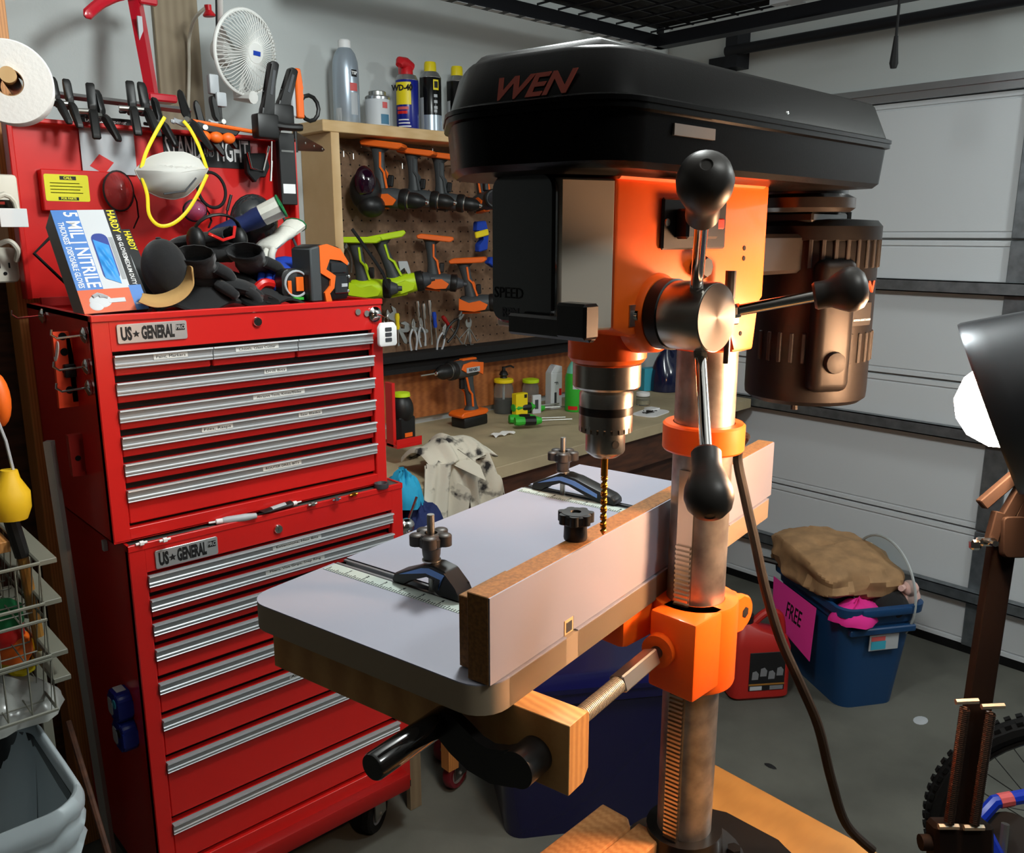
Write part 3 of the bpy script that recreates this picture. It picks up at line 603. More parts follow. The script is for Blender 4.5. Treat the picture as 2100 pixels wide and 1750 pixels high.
# ================================================================ red tool chests
def star(b, c, r, h, m):
    b.prism([(c[0] + (r if i % 2 == 0 else r * .42) * math.sin(i * math.pi / 5), c[1] + (r if i % 2 == 0 else r * .42) * math.cos(i * math.pi / 5)) for i in range(10)], h, m=m)
def badge(par, x0, x1, z0, z1, y):
    w, h = x1 - x0, z1 - z0; m = frame((x0, y, z0), (1, 0, 0), (0, 0, 1))
    bd = part('badge', B().prism(rrect(0, w, 0, h, .004, 3), .003, .0008, m=m), 'badge_silver', par)
    lm = m @ Matrix.Translation((0, 0, .0031))
    text('US', lm @ Matrix.Translation((w * .125, h * .47, 0)), h * .92, 'dark_ink', bd, bold=h * .045, fit=w * .155)
    s = B(); star(s, (w * .262, h * .46), h * .2, .0008, lm); part('star', s, 'dark_ink', bd)
    text('GENERAL', lm @ Matrix.Translation((w * .57, h * .47, 0)), h * .92, 'dark_ink', bd, bold=h * .045, fit=w * .475)
    part('emblem', B().prism(rrect(w * .835, w * .965, h * .5, h * .82, .001, 2), .0006, m=lm), 'dark_ink', bd)
    text('PRO', lm @ Matrix.Translation((w * .9, h * .66, .0005)), h * .3, 'badge_silver', bd, bold=h * .01, sx=.9)
def lock(par, px, py, y):
    c = P(px, py, y=y)
    part('lock', B().lathe((c.x, y, c.z), (0, -1, 0), [(.011, 0), (.0105, .004), (.009, .006), (0, .006)], 24).box(c.x - .0012, c.x + .0012, y - .0068, y - .005, c.z - .004, c.z + .004), 'chrome', par)
def cabinet(par, x0, x1, z0, z1, yf, yb, ox0, ox1, oz0, oz1):
    """steel shell with a front opening"""
    t = .018
    b = B().box(x0, ox0, yf, yf + .02, z0, z1, .002).box(ox1, x1, yf, yf + .02, z0, z1, .002).box(ox0 - .002, ox1 + .002, yf, yf + .02, oz1, z1, .001).box(ox0 - .002, ox1 + .002, yf, yf + .02, z0, oz0, .001)
    b.box(x0, x0 + .002, yf + .002, yb, z0, z1).box(x1 - .002, x1, yf + .002, yb, z0, z1).box(x0, x1, yb - .003, yb, z0, z1).box(x0, x1, yf, yb, z0, z0 + .003)
    part('body', b, 'red_paint', par)
    part('gap_dark_panel', B().box(x0 + .003, x1 - .003, yf + .03, yf + .034, z0 + .004, z1 - .004), 'black_soft', par)  # black sheet standing in for the shade in the drawer gaps
def drawer(par, x0, x1, zt, zb, yf, labels, group=None):
    d = part('drawer', B().box(x0 + .002, x1 - .002, yf + .005, yf + .027, zb + .008, zt - .004, .002), 'red_paint', par)
    h = .024; m = frame((x0, yf + .006, zt), (0, -1, 0), (0, 0, 1))     # x outward, y up, extruded along -w
    prof = [(0, -.003), (.010, -.001), (.016, -.001), (.017, -.004), (.0115, -.0045), (.0105, -.017), (.0125, -.019), (.0125, -.0215), (.0105, -.022), (.0105, -.025), (.012, -.0265), (.011, -.028), (0, -.028)]
    b = B(); L_ = x1 - x0
    b.loft([[m @ V((q[0], q[1], -s * 0)) + V((s, 0, 0)) for q in prof] for s in (.0, L_)])
    part('drawer_pull', b, 'pull', d)
    for a, e, s in labels:
        xa, xe = x0 + L_ * a, x0 + L_ * e
        tp_ = part('label_tape', B().box(xa, xe, yf - .0060, yf - .0046, zt - .0165, zt - .0052), 'paper', par if 0 else d)
        text(s, frame(((xa + xe) / 2, yf - .0062, zt - .0110), (1, 0, 0), (0, 0, 1)), .0082, 'dark_ink', d, ext=.0002, fit=(xe - xa) * .86)
def zrow(pts, y): return sum(P(*q, y=y).z for q in pts) / len(pts)
# --- upper chest
yu = 1.794; ux0, ux1, uz0, uz1 = .531, 1.211, 1.032, 1.502
uc = thing('top_tool_chest', 'red steel top tool chest with open lid standing on a red rolling cabinet', 'tool chest', (.87, 2.02, uz0))
rows = [zrow(q, yu - .01) for q in ([(230, 728), (764, 684)], [(236, 785), (765, 730)], [(242, 842), (766, 775)], [(247, 898), (768, 820)], [(252, 955), (769, 865)], [(258, 1008), (771, 910)])]
ozb = zrow([(265, 1085), (775, 972)], yu); ox0, ox1 = .566, 1.180
cabinet(uc, ux0, ux1, uz0, uz1, yu, 2.25, ox0, ox1, ozb, rows[0] + .006)
part('top_rim', B().box(ux0 - .001, ux1 + .001, yu - .004, yu + .012, uz1 - .012, uz1 + .002, .002).box(ux0 + .0, ux0 + .015, yu, 2.25, uz1 - .01, uz1).box(ux1 - .015, ux1, yu, 2.25, uz1 - .01, uz1), 'red_paint', uc)
part('till_floor', B().box(ux0 + .003, ux1 - .003, yu + .01, 2.245, uz1 - .03, uz1 - .026), 'red_paint', uc)
xs = [ox0, P(438, 713, y=yu - .01).x, P(613, 700, y=yu - .01).x, ox1]
ul = [[[(.38, .73, 'Paint, Markers')], [(.25, .76, 'Chisels, Glass Cutter')], []]]
for i in range(3): drawer(uc, xs[i] + .001, xs[i + 1] - .001, rows[0], rows[1] + .004, yu, ul[0][i])
lab = [[(.52, .61, 'Drill Bits')], [(.47, .68, 'Abrasive Tools, Knives/Blades')], [(.27, .385, 'Files, Rasps'), (.65, .75, 'Saw Blades')], [], [(.49, .65, 'ROUTER DRILL BITS')]]
for i in range(5): drawer(uc, ox0, ox1, rows[i + 1], (rows[i + 2] + .004) if i < 4 else ozb, yu, lab[i])
b0, b1 = P(241, 708, y=yu), P(381, 657, y=yu); badge(uc, b0.x, b1.x, P(241, 706, y=yu).z, P(241, 666, y=yu).z, yu - .0005)
lock(uc, 527, 660, yu)
# open lid with a rim
lid = B().box(.528, 1.238, 2.262, 2.266, uz1 + .01, 1.915)
for q in ((.528, .54, uz1 + .01, 1.915), (1.226, 1.238, uz1 + .01, 1.915)): lid.box(q[0], q[1], 2.225, 2.266, q[2], q[3], .002)
lid.box(.528, 1.238, 2.225, 2.266, 1.905, 1.915, .002)
part('lid', lid, 'red_paint', uc)
part('lid_hinge', B().box(.56, 1.2, 2.236, 2.25, 1.495, 1.514), 'red_dark', uc)
lp = part('lid_pocket', B().box(P(93, 430, y=2.23).x, P(262, 400, y=2.23).x, 2.235, 2.262, P(95, 432, y=2.23).z, P(95, 346, y=2.23).z, .002), 'red_paint', uc)
# --- rolling cabinet
yl = 1.774; lx0, lx1, lz0, lz1 = .550, 1.243, .155, 1.026
lc = thing('rolling_tool_cabinet', 'red steel rolling tool cabinet with eight wide drawers under the top chest', 'tool cabinet', (.89, 2.0, 0))
lr = [zrow(q, yl - .01) for q in ([(293, 1187), (797, 1055)], [(297, 1240), (797, 1095)], [(301, 1288)], [(307, 1340)], [(314, 1410)], [(322, 1485)], [(331, 1573)], [(345, 1702), (812, 1484)])]
lox0, lox1 = .585, 1.208
cabinet(lc, lx0, lx1, lz0, lz1 - .004, yl, 2.25, lox0, lox1, .235, lr[0] + .006)
part('top_mat', B().box(lx0 + .006, lx1 - .006, yl + .006, 2.24, lz1 - .006, lz1 - .001), 'mat_grey', lc)
part('top_edge', B().box(lx0, lx1, yl - .002, yl + .006, lz1 - .012, lz1 + .002, .001).box(lx0, lx0 + .006, yl, 2.25, lz1 - .012, lz1 + .002).box(lx1 - .006, lx1, yl, 2.25, lz1 - .012, lz1 + .002), 'red_paint', lc)
ll = [[(.455, .66, 'Extensions, Hex Bits')], [(.42, .67, 'Pliers, Vise Grips, Snap Ring')], [], [], [], [(.49, .60, 'Air Tools')], [], []]
for i in range(8): drawer(lc, lox0, lox1, lr[i], (lr[i + 1] + .004) if i < 7 else .238, yl, ll[i])
b0, b1 = P(317, 1140, y=yl), P(445, 1110, y=yl); badge(lc, b0.x, b1.x, P(319, 1168, y=yl).z, P(317, 1130, y=yl).z, yl - .0005)
lock(lc, 570, 1085, yl)
part('bottom_bumper', B().box(lx0, lx1 - .02, yl - .03, yl + .02, .15, .2, .008, 2), 'red_dark', lc)
part('bottom_shelf', B().box(lx0, lx1, yl, 2.25, .135, .155), 'black_metal', lc)
def caster(par, x, y, r=.058, yaw=.6, wheel='rubber', hub='grey'):
    m = Matrix.Translation((x, y, 0)) @ Matrix.Rotation(yaw, 4, 'Z')
    c = part('caster', B(m).box(-.035, .035, -.03, .03, .13, .137).box(-.03, .03, -.022, -.018, r - .01, .132).box(-.03, .03, .018, .022, r - .01, .132).cyl((0, -.026, r), (0, .026, r), .006, n=10), 'zinc', par)
    w = part('wheel', B(m).lathe((0, -.015, r), (0, 1, 0), [(.034, 0), (r * .92, 0), (r, .006), (r, .024), (r * .92, .03), (.034, .03), (.034, 0)], 32), wheel, c)
    part('wheel_hub', B(m).lathe((0, -.0165, r), (0, 1, 0), [(0, 0), (.012, 0), (.014, .002), (.034, .004), (.034, .029), (.014, .031), (0, .033)], 24), hub, c)
for x, y, a in ((1.16, 1.84, .5), (.63, 1.84, 1.2), (1.16, 2.18, .2), (.63, 2.18, .9)): caster(lc, x, y, yaw=a)
# ================================================================ on the open lid and the chest top
LY = 2.222
def PL(px, py, y=LY): return P(px, py, y=y)
XZ = lambda o: frame(o, (1, 0, 0), (0, 0, 1))        # local x right, y up, z towards the room (-Y)
# bumper sticker
a, b = PL(338, 338, 2.2605), PL(512, 282, 2.2605)
bs = thing('bumper_sticker', 'black bumper sticker with bold white letters on the red lid', 'sticker', (a.x, 2.2605, a.z))
part('sheet', B().box(a.x, b.x, 2.260, 2.2612, a.z, b.z), 'dark_ink', bs)
cz = (a.z + b.z) / 2; w = b.x - a.x; h = b.z - a.z
text('STAND', XZ((a.x + w * .22, 2.2599, cz)), h * .95, 'white', bs, bold=.0012, fit=w * .40)
text('AND', XZ((a.x + w * .50, 2.2599, cz - h * .08)), h * .35, 'lgrey', bs, fit=w * .12)
text('FIGHT', XZ((a.x + w * .78, 2.2599, cz)), h * .95, 'white', bs, bold=.0012, fit=w * .38)
# sharpener card
a, b = PL(170, 355, 2.258), PL(272, 262, 2.258)
cd_ = thing('sharpener_card', 'white hang card with a red diamond and black heading on the lid', 'card', (a.x, 2.258, a.z))
part('card', B().box(a.x, b.x, 2.2555, 2.257, a.z, b.z), 'lgrey', cd_)
part('heading_strip', B().box(a.x, b.x, 2.254, 2.257, b.z + .0, b.z + .018), 'dark_ink', cd_)
text('Drill Bit Sharpener', XZ(((a.x + b.x) / 2, 2.2538, b.z + .009)), .0125, 'white', cd_, bold=.0002)
c = PL(209, 336, 2.2552)
part('diamond', B().prism([(-.028, -.006), (.004, -.024), (.028, .004), (-.004, .022)], .0008, m=XZ((c.x, 2.2555, c.z))), 'red_paint', cd_)
# warning sticker
a, b = PL(95, 412, 2.234), PL(180, 360, 2.234)
ws = thing('warning_sticker', 'yellow warning sticker on the raised red pocket of the lid', 'sticker', (a.x, 2.234, a.z))
part('sheet', B().prism(rrect(0, b.x - a.x, 0, b.z - a.z, .004, 3), .0008, m=XZ((a.x, 2.2350, a.z))), 'yellow_pale', ws)
w, h = b.x - a.x, b.z - a.z
part('bar', B().box(a.x + w * .35, a.x + w * .72, 2.2338, 2.2345, b.z - h * .2, b.z - h * .06), 'dark_ink', ws); part('bar', B().box(a.x + w * .28, a.x + w * .74, 2.2338, 2.2345, a.z + h * .04, a.z + h * .16), 'dark_ink', ws)
text('CALL', XZ((a.x + w * .53, 2.2336, b.z - h * .13)), h * .13, 'yellow_pale', ws, bold=.0003)
text('FOR PARTS', XZ((a.x + w * .51, 2.2336, a.z + h * .1)), h * .11, 'yellow_pale', ws, bold=.0003)
for i in range(4): part('text_line', B().box(a.x + w * .12, a.x + w * (.85 - .06 * (i % 2)), 2.2342, 2.2345, a.z + h * (.3 + i * .12), a.z + h * (.33 + i * .12)), 'dgrey', ws)
# respirator
ry = 2.10
mk = thing('dust_mask', 'white cup dust mask hanging by yellow straps from a clamp', 'mask', PL(355, 365, ry))
c = PL(357, 356, ry)
mo = [PL(*q, ry) for q in ((430, 346), (414, 328), (385, 313), (345, 312), (312, 322), (296, 334), (281, 350), (292, 368), (303, 390), (330, 403), (358, 408), (384, 402), (402, 386), (418, 368))]
def cup(u, v):
    k_ = (u % 1) * 14; i_ = int(k_); e_ = mo[i_ % 14].lerp(mo[(i_ + 1) % 14], k_ - i_); d = e_ - c
    z_ = d.z * v; fold = .006 * max(0, 1 - abs((z_ - .012) / .010)) * (1 - v)
    return V((c.x + d.x * v, c.y + .012 - .05 * (1 - v ** 2.4) * (1 - .25 * (z_ > .012)) + fold, c.z + z_))
part('cup', B().grid(cup, 40, 10, .002), 'mask_white', mk)
part('rim', B().tube([cup(i / 40, 1.0) for i in range(40)], .0028, 8, True), 'mask_white', mk)
st_ = [PL(*q, ry + .004) for q in ((290, 345), (300, 312), (318, 275), (338, 240))]; s2 = [PL(*q, ry + .004) for q in ((424, 345), (408, 300), (390, 265), (376, 248))]
s3 = [PL(*q, ry + .004) for q in ((292, 365), (302, 400), (306, 440), (325, 462), (352, 460), (380, 438), (405, 400), (425, 358))]
for s in (st_, s2, s3): part('strap', B().tube(smooth(s, 5), .0042, 6, flat=(1.0, .35)), 'yellow', mk, label='yellow elastic strap')
a = PL(350, 402, ry - .005); part('nose_foam', B().tube([PL(*q, ry - .026) for q in ((336, 398), (380, 392), (402, 365))], .0022, 6), 'dgrey', mk)
# safety glasses, goggles, cable loop
def goggle(name, px, py, rx, rz, y, mat, label, tilt=0):
    c = PL(px, py, y); m = XZ((c.x, y, c.z)) @ Matrix.Rotation(tilt, 4, 'Z')
    g = thing(name, label, 'goggles', c)
    part('lens', B(m).grid(lambda u, v: V((rx * v * math.cos(u * 6.2832), rz * v * math.sin(u * 6.2832), .03 * (1 - v * v))), 24, 6, .0012), mat, g)
    part('frame', B(m).tube([V((rx * math.cos(i * .2618), rz * math.sin(i * .2618), 0)) for i in range(24)], .003, 6, True), 'black_plastic', g)
    part('strap', B(m).tube([V((rx, 0, 0)), V((rx * 1.3, -rz * .5, -.01)), V((rx * 1.35, -rz * 1.3, -.012)), V((rx * .9, -rz * 1.9, -.01))], .004, 6, flat=(1, .3)), 'black_soft', g)
goggle('safety_goggles', 243, 392, .034, .046, 2.215, 'clear_red', 'clear curved safety goggles tinted red, left of the dust mask')  # the red is a tint of the lens material
goggle('safety_glasses', 400, 432, .030, .026, 2.205, 'clear_violet', 'violet tinted safety glasses low on the lid, under the dust mask strap', .2)
c = PL(431, 390, 2.2)
solo('cable_loop', B().tube([c + V((.036 * math.cos(t * .2), -.01 + .008 * math.sin(t * .2), .044 * math.sin(t * .2))) for t in range(32)], .0042, 8, True), 'black_soft', 'thin black cable coiled in a ring on the lid beside the mask', 'cable')
# gear hanging on the right of the lid
c = PL(530, 340, 2.2)
hs = thing('knife_holster', 'dark leather holster with a chrome clip on the right of the lid', 'holster', c)
part('pouch', B().prism([(-.03, .03), (.026, .034), (.036, -.0), (.02, -.03), (.004, -.024), (-.008, -.044), (-.03, -.02)], .022, .003, m=XZ((c.x, 2.225, c.z))), 'black_soft', hs)
part('clip', B().tube([PL(*q, 2.195) for q in ((508, 312), (516, 345), (540, 350), (552, 300))], .003, 8), 'chrome', hs)
a, b = PL(575, 420, 2.215), PL(604, 275, 2.215)
lv_ = thing('torpedo_level', 'slim black level hanging upright at the lid right edge', 'level', (a.x, 2.21, a.z))
part('body', B().box(a.x, b.x - .006, 2.205, 2.224, a.z, b.z, .002), 'black_plastic', lv_)
part('vial', B().box(a.x + .006, b.x - .012, 2.2035, 2.206, a.z + .03, a.z + .055), 'white', lv_); part('vial', B().box(a.x + .006, b.x - .012, 2.2035, 2.206, b.z - .05, b.z - .045), 'chrome', lv_)
solo('scriber', B().tube([PL(557, 290, 2.21), PL(556, 370, 2.205)], .0022, 6).tube([PL(557, 330, 2.21), PL(555, 372, 2.205)], .0034, 6), 'zinc', 'slender silver scriber hanging on the lid beside the level', 'scriber')
solo('awl', B().tube([PL(474, 400, 2.22), PL(466, 432, 2.22)], .0042, 8).tube([PL(466, 432, 2.22), PL(464, 468, 2.22)], .0022, 6), 'black_plastic', 'short dark awl stuck upright against the lid', 'awl')
r0, r1 = PL(566, 412, 2.16), PL(618, 528, 1.98)
solo('metal_rod', B().tube([r0, r1], .0036, 8).ell(r1, .006), 'dgrey', 'thin grey metal rod leaning from the lid down to the tape measure', 'rod')
a = PL(520, 455, 2.14)
fs = thing('face_shield', 'dark tinted dome visor with bright streaks leaning on the lid', 'visor', a)
part('shell', B().grid(lambda u, v: a + V((.062 * math.sin(v * 1.5) * math.cos(u * 6.2832), -.05 * math.cos(v * 1.5), .066 * math.sin(v * 1.5) * math.sin(u * 6.2832))), 28, 8, .002), 'visor_dark', fs)
part('rim', B().tube([a + V((.062 * math.cos(i * .2618), -.003, .066 * math.sin(i * .2618))) for i in range(24)], .004, 6, True), 'black_plastic', fs)
# strap hinge between lid and cabinet
a = PL(606, 290, 2.3); tip = PL(664, 290, 2.47)
hg = thing('strap_hinge', 'black triangular strap hinge with pale screws at the cabinet side', 'hinge', a)
u = (tip - a); u.z = 0
fm_ = frame(a, u, (0, 0, 1)); ln = u.length
part('leaf', B().prism([(0, -.026), (ln * .9, -.008), (ln, 0), (ln * .9, .008), (0, .026)], .003, .0005, m=fm_), 'black_metal', hg)
part('knuckle', B().cyl(a + V((0, 0, -.03)), a + V((0, 0, .03)), .006, n=12), 'black_metal', hg)
for t in (.3, .6, .9):
    q = fm_ @ V((ln * t, .004 * (1 - t), .003)); n_ = fm_.to_3x3() @ V((0, 0, 1)); part('screw', B().lathe(q, n_, [(.0045, 0), (.003, .0015), (0, .0018)], 10), 'zinc', hg)
# spring clamps along the lid top
def spring_clamp(px, py, y, s, yaw, label, jaw='tool_grey', tip_='dgrey', mat='black_plastic', tilt=0):
    c = P(px, py, y=y); m = Matrix.Translation(c) @ Matrix.Rotation(yaw, 4, 'Z') @ Matrix.Rotation(tilt, 4, 'X') @ Matrix.Scale(s, 4)
    k = thing('spring_clamp', label, 'clamp', m=m, group='spring clamps along the lid')
    def kp(n, b, mt, **kk): return part(n, b, mt, k, loc=True, **kk)
    pr = lambda pts: frame((-.009, 0, 0), (0, -1, 0), (0, 0, 1))
    kp('handle', B().prism([(.0, -.006), (.014, .012), (.020, .05), (.018, .062), (.010, .062), (.006, .05), (-.004, .014)], .018, .003, 1, m=frame((.009, 0, 0), (0, 1, 0), (0, 0, 1))), mat)
    kp('handle', B().prism([(-.004, .006), (-.018, -.004), (-.045, -.052), (-.044, -.062), (-.036, -.062), (-.012, -.022), (.004, -.004)], .018, .003, 1, m=frame((.009, 0, 0), (0, 1, 0), (0, 0, 1))), mat)
    kp('jaw', B().prism([(-.004, .004), (.012, -.002), (.03, .006), (.032, -.004), (.012, -.014), (-.002, -.008)], .014, .002, 1, m=frame((.007, 0, 0), (0, 1, 0), (0, 0, 1))), jaw)
    kp('pivot', B().cyl((-.011, 0, 0), (.011, 0, 0), .006, n=12), 'zinc')
    kp('tip_pad', B().box(-.008, .008, .026, .034, -.008, .0, .002), tip_)
    return k
CL = [((105, 205), 2.20, .85, .3, 'black spring clamp at the far left of the lid beside the paper roll'), ((130, 212), 2.205, .9, .1, 'second black spring clamp from the left end of the lid'),
      ((172, 228), 2.20, 1.05, -.25, 'third black spring clamp from the left, its handles leaning over the sharpener card'), ((200, 236), 2.19, .95, .5, 'black spring clamp drooping just over the sharpener card heading'),
      ((255, 222), 2.20, 1.05, -.2, 'upright black spring clamp right of the sharpener card'), ((285, 224), 2.195, 1.05, .15, 'black spring clamp under the red steel bracket foot'),
      ((320, 250), 2.19, .95, .55, 'black spring clamp just left of the yellow mask strap')]
for q, y, s, yaw, lb in CL: spring_clamp(q[0], q[1], y, s, yaw, lb)
for q, y, s, yaw, lb in (((385, 246), 2.15, 1.15, 1.0, 'grey tipped spring clamp holding the dust mask straps'), ((420, 262), 2.16, 1.05, 1.3, 'grey tipped spring clamp lying flat right of the mask straps'), ((455, 250), 2.17, 1.0, 1.6, 'grey tipped spring clamp below the white fan')):
    spring_clamp(q[0], q[1], y, s, yaw, lb, 'lgrey', 'lgrey')
def bar_clamp(p, q, r, label, w=.03):
    """pistol grip clamp: upright handle p-q and trigger arm to r"""
    k = thing('trigger_clamp', label, 'clamp', p); u = (q - p).normalized(); n_ = V((0, -1, 0)); v = n_.cross(u)
    m = frame(p, u, v); L_ = (q - p).length
    part('handle', B().prism([(0, -w * .6), (L_ * .3, -w * .45), (L_ * .6, -w * .3), (L_ * .97, -w * .42), (L_, -w * .2), (L_, w * .2), (L_ * .95, w * .42), (L_ * .5, w * .3), (L_ * .2, w * .6), (0, w * .6)], .024, .004, 2, m=m), 'black_plastic', k)
    part('trigger', B().tube(smooth([p, p.lerp(r, .5) + V((0, -.006, -.004)), r], 5), [.014] * 5 + [.012] * 5 + [.010], 10, flat=(.8, 1)), 'black_plastic', k)
    part('handle_slot', B(m).box(L_ * .45, L_ * .85, -w * .12, w * .12, .0235, .025, .0), 'dgrey', k)
    part('head', B().box(p.x - .03, p.x + .03, p.y - .03, p.y + .01, p.z - .04, p.z + .02, .006, 2), 'black_plastic', k)
    return k
bar_clamp(PL(540, 252, 2.14), PL(556, 128, 2.14), PL(620, 262, 2.10), 'large black trigger clamp standing up at the lid right end, left one')
bar_clamp(PL(572, 232, 2.19), PL(596, 142, 2.19), PL(560, 285, 2.17), 'large black trigger clamp with scuffed grip right beside the orange saw handle')
a = PL(608, 190, 2.3)
sh = thing('saw_handle', 'orange and grey tool handle rising behind the black trigger clamps', 'saw', a)
part('grip', B().prism([(-.010, -.07), (.012, -.07), (.012, -.02), (.008, -.01), (.012, .0), (.008, .012), (.012, .022), (.006, .062), (-.010, .062)], .02, .003, m=XZ(a)), 'tool_orange', sh)
part('inlay', B().box(a.x - .026, a.x - .012, a.y - .018, a.y, a.z - .068, a.z + .02, .003), 'lgrey', sh)
b = a + V((.05, .02, -.035)); part('hand_loop', B().tube([b + V((.03 * math.cos(i * .5236), 0, .035 * math.sin(i * .5236))) for i in range(12)], .006, 8, True), 'black_plastic', sh)
a = PL(440, 262, 2.17)
og = thing('orange_clamp', 'orange handled clamp lying above the bumper sticker', 'clamp', a)
part('body', B().prism([(-.06, -.012), (.05, -.018), (.066, .0), (.05, .006), (-.05, .012)], .016, .003, m=XZ(a)), 'black_plastic', og)
for i in range(3): part('knuckle', B().ell(a + V((-.035 + i * .032, -.012, -.024)), (.018, .012, .014)), 'tool_orange', og)
part('rod', B().tube([a + V((-.06, -.01, .01)), a + V((.09, -.02, -.004))], .005, 8), 'tool_orange', og)
# paper-roll style bits behind: metal rail on the wall side of the lid
a, b = PL(85, 190, 2.272), PL(390, 228, 2.272)
solo('metal_rail', B().tube([a, b], .008, 4), 'alu', 'bright metal rail running behind the clamps above the lid', 'rail')
c = P(440, 192, y=2.285)
gk = thing('grey_clamp', 'grey padded clamp standing up from the lid edge under the white fan', 'clamp', V((c.x, 2.27, 1.915)))
part('pad', B().box(c.x - .020, c.x + .006, 2.265, 2.285, c.z - .004, c.z + .045, .004, 2), 'lgrey', gk); part('pad', B().box(c.x - .006, c.x + .022, 2.26, 2.28, c.z - .034, c.z + .002, .004, 2), 'lgrey', gk)
part('stem', B().box(c.x - .008, c.x + .010, 2.268, 2.28, 1.914, c.z, .002), 'black_plastic', gk)
# ---------------- pile in the chest top
TZ0 = uz1 - .024
# glove box
th_ = math.radians(33); gx0, gx1, gy, gz = .548, .675, 1.862, 1.502
up_ = V((-.045, math.sin(th_), math.cos(th_))).normalized(); rt_ = V((1, .0, .03)).normalized()
gm = frame((gx0 - .006, gy, gz), rt_, up_); gw, gh, gd = .128, .245, .062       # local z towards the viewer
gb = thing('glove_box', 'blue and white box of disposable nitrile gloves at the chest left corner', 'box', m=gm @ Matrix.Translation((0, 0, 0)))
def gp(n, b, mt, par=None, **kk): return part(n, b, mt, par or gb, loc=True, **kk)
gp('carton', B().box(0, gw, 0, gh, -gd, 0, .001), 'carton_grey')
gp('front_print', B().box(gw * .40, gw * .82, gh * .22, gh, 0, .0006), 'carton_white')
gp('blue_band', B().box(0, gw * .40, gh * .22, gh, 0, .0006), 'carton_blue'); gp('black_band', B().box(gw * .82, gw, gh * .22, gh, 0, .0006), 'dark_ink')
gp('orange_band', B().box(0, gw * .8, 0, gh * .22, 0, .0006), 'carton_orange'); gp('size_corner', B().box(gw * .8, gw, 0, gh * .24, 0, .0008), 'carton_blue')
dn = lambda x, y: frame((x, y, .0008), (0, -1, 0), (1, 0, 0))
text('5 MIL | NITRILE', dn(gw * .27, gh * .61), .038, 'white', gb, bold=.0006, fit=gh * .74, loc=True)
text('THICKNESS  DISPOSABLE GLOVES', dn(gw * .085, gh * .56), .016, 'white', gb, bold=.0002, fit=gh * .64, loc=True)
text('HARDY', dn(gw * .91, gh * .88), .021, 'yellow', gb, bold=.0005, sx=.8, loc=True); text('100 GLOVES', dn(gw * .91, gh * .63), .0125, 'white', gb, loc=True, sx=.85, bold=.0002); text('MEDIUM DUTY', dn(gw * .91, gh * .38), .0125, 'white', gb, loc=True, sx=.8, bold=.0002)
text('1', dn(gw * .90, gh * .06), .03, 'white', gb, loc=True, bold=.0006)
text('HARDY', frame((gw * .42, 0 - .0006, -gd * .45), (1, 0, 0), (0, 0, 1), (0, -1, 0)), .022, 'gold_ink', gb, loc=True, bold=.0005, sx=1.2)
gp('end_panel', B().box(.001, gw - .001, -.0005, 0, -gd + .001, -.001), 'dark_ink')
gp('window', B().prism(rrect(gw * .47, gw * .73, gh * .30, gh * .76, .014, 5), .0006, m=Matrix.Translation((0, 0, .0004))), 'navy_ink')
gl = B()
gl.grid(lambda u, v: V((gw * (.49 + .22 * u), gh * (.32 + .38 * v - .06 * u), .0016 + .004 * math.sin(3.14 * u) * math.sin(3.14 * v) * (.6 + .5 * math.sin(9 * u + 14 * v) + .3 * math.sin(21 * v - 6 * u)))), 14, 24, .0005)
gp('nitrile_glove', gl, 'glove_blue', label='blue gloves showing through the window')
for i in range(5): gp('text_line', B().box(gw * (.745 + .014 * i), gw * (.75 + .014 * i), gh * .3, gh * .72, .0006, .0009), 'dgrey')
gp('hand_picture', B().ell((gw * .3, gh * .11, .0006), (.022, .016, .0012)).ell((gw * .22, gh * .07, .0006), (.014, .012, .0012)).box(gw * .42, gw * .68, gh * .085, gh * .125, .0006, .0016), 'carton_white')
gp('finger', B().tube([(gw * .2, gh * .15, .001), (gw * .28, gh * .17, .0018), (gw * .36, gh * .155, .001)], .004, 6).tube([(gw * .3, gh * .15, .001), (gw * .37, gh * .15, .0018), (gw * .42, gh * .135, .001)], .0035, 6), 'lgrey')
# second glove box behind
g2 = frame((.695, 1.945, 1.515), (1, .1, .03), (-.10, math.sin(th_), math.cos(th_)))
gb2 = thing('glove_box', 'second black and white glove box half hidden behind the blue one', 'box', m=g2)
part('carton', B().box(0, .03, 0, .185, -.05, 0, .001), 'carton_white', gb2, loc=True); part('black_band', B().box(.008, .03, 0, .185, 0, .0006), 'dark_ink', gb2, loc=True)
text('HARDY', frame((.02, .155, .001), (0, -1, 0), (1, 0, 0)), .02, 'yellow', gb2, loc=True, bold=.0005, sx=.75)
# cap
c = P(336, 556, y=1.89)
cp_ = thing('baseball_cap', 'black baseball cap with a tan brim resting on the pile of gloves', 'cap', (c.x, c.y, 1.49))
cc = P(338, 553, y=1.90); part('crown', B().ell((0, 0, 0), (.047, .052, .066), m=Matrix.Translation(cc) @ Matrix.Rotation(-.12, 4, 'Y'), u=28, v=16), 'cloth_black', cp_)
ia = [P(*q, y=1.862) for q in ((291, 604), (318, 607), (345, 601), (368, 586), (383, 563), (387, 545))]; oa = [P(*q, y=1.822) for q in ((283, 620), (316, 631), (352, 627), (382, 610), (398, 586), (396, 558))]
ia, oa = smooth(ia, 5), smooth(oa, 5)
part('brim', B().grid(lambda u, v: ia[min(25, int(u * 25 + .5))].lerp(oa[min(25, int(u * 25 + .5))], v) + V((0, -.010 * math.sin(3.14 * v), .004 * math.sin(3.14 * v))), 25, 5, .003), 'cloth_tan', cp_)
c = cc
part('button', B().ell(c + V((-.008, 0, .066)), (.006, .006, .003)), 'cloth_black', cp_)
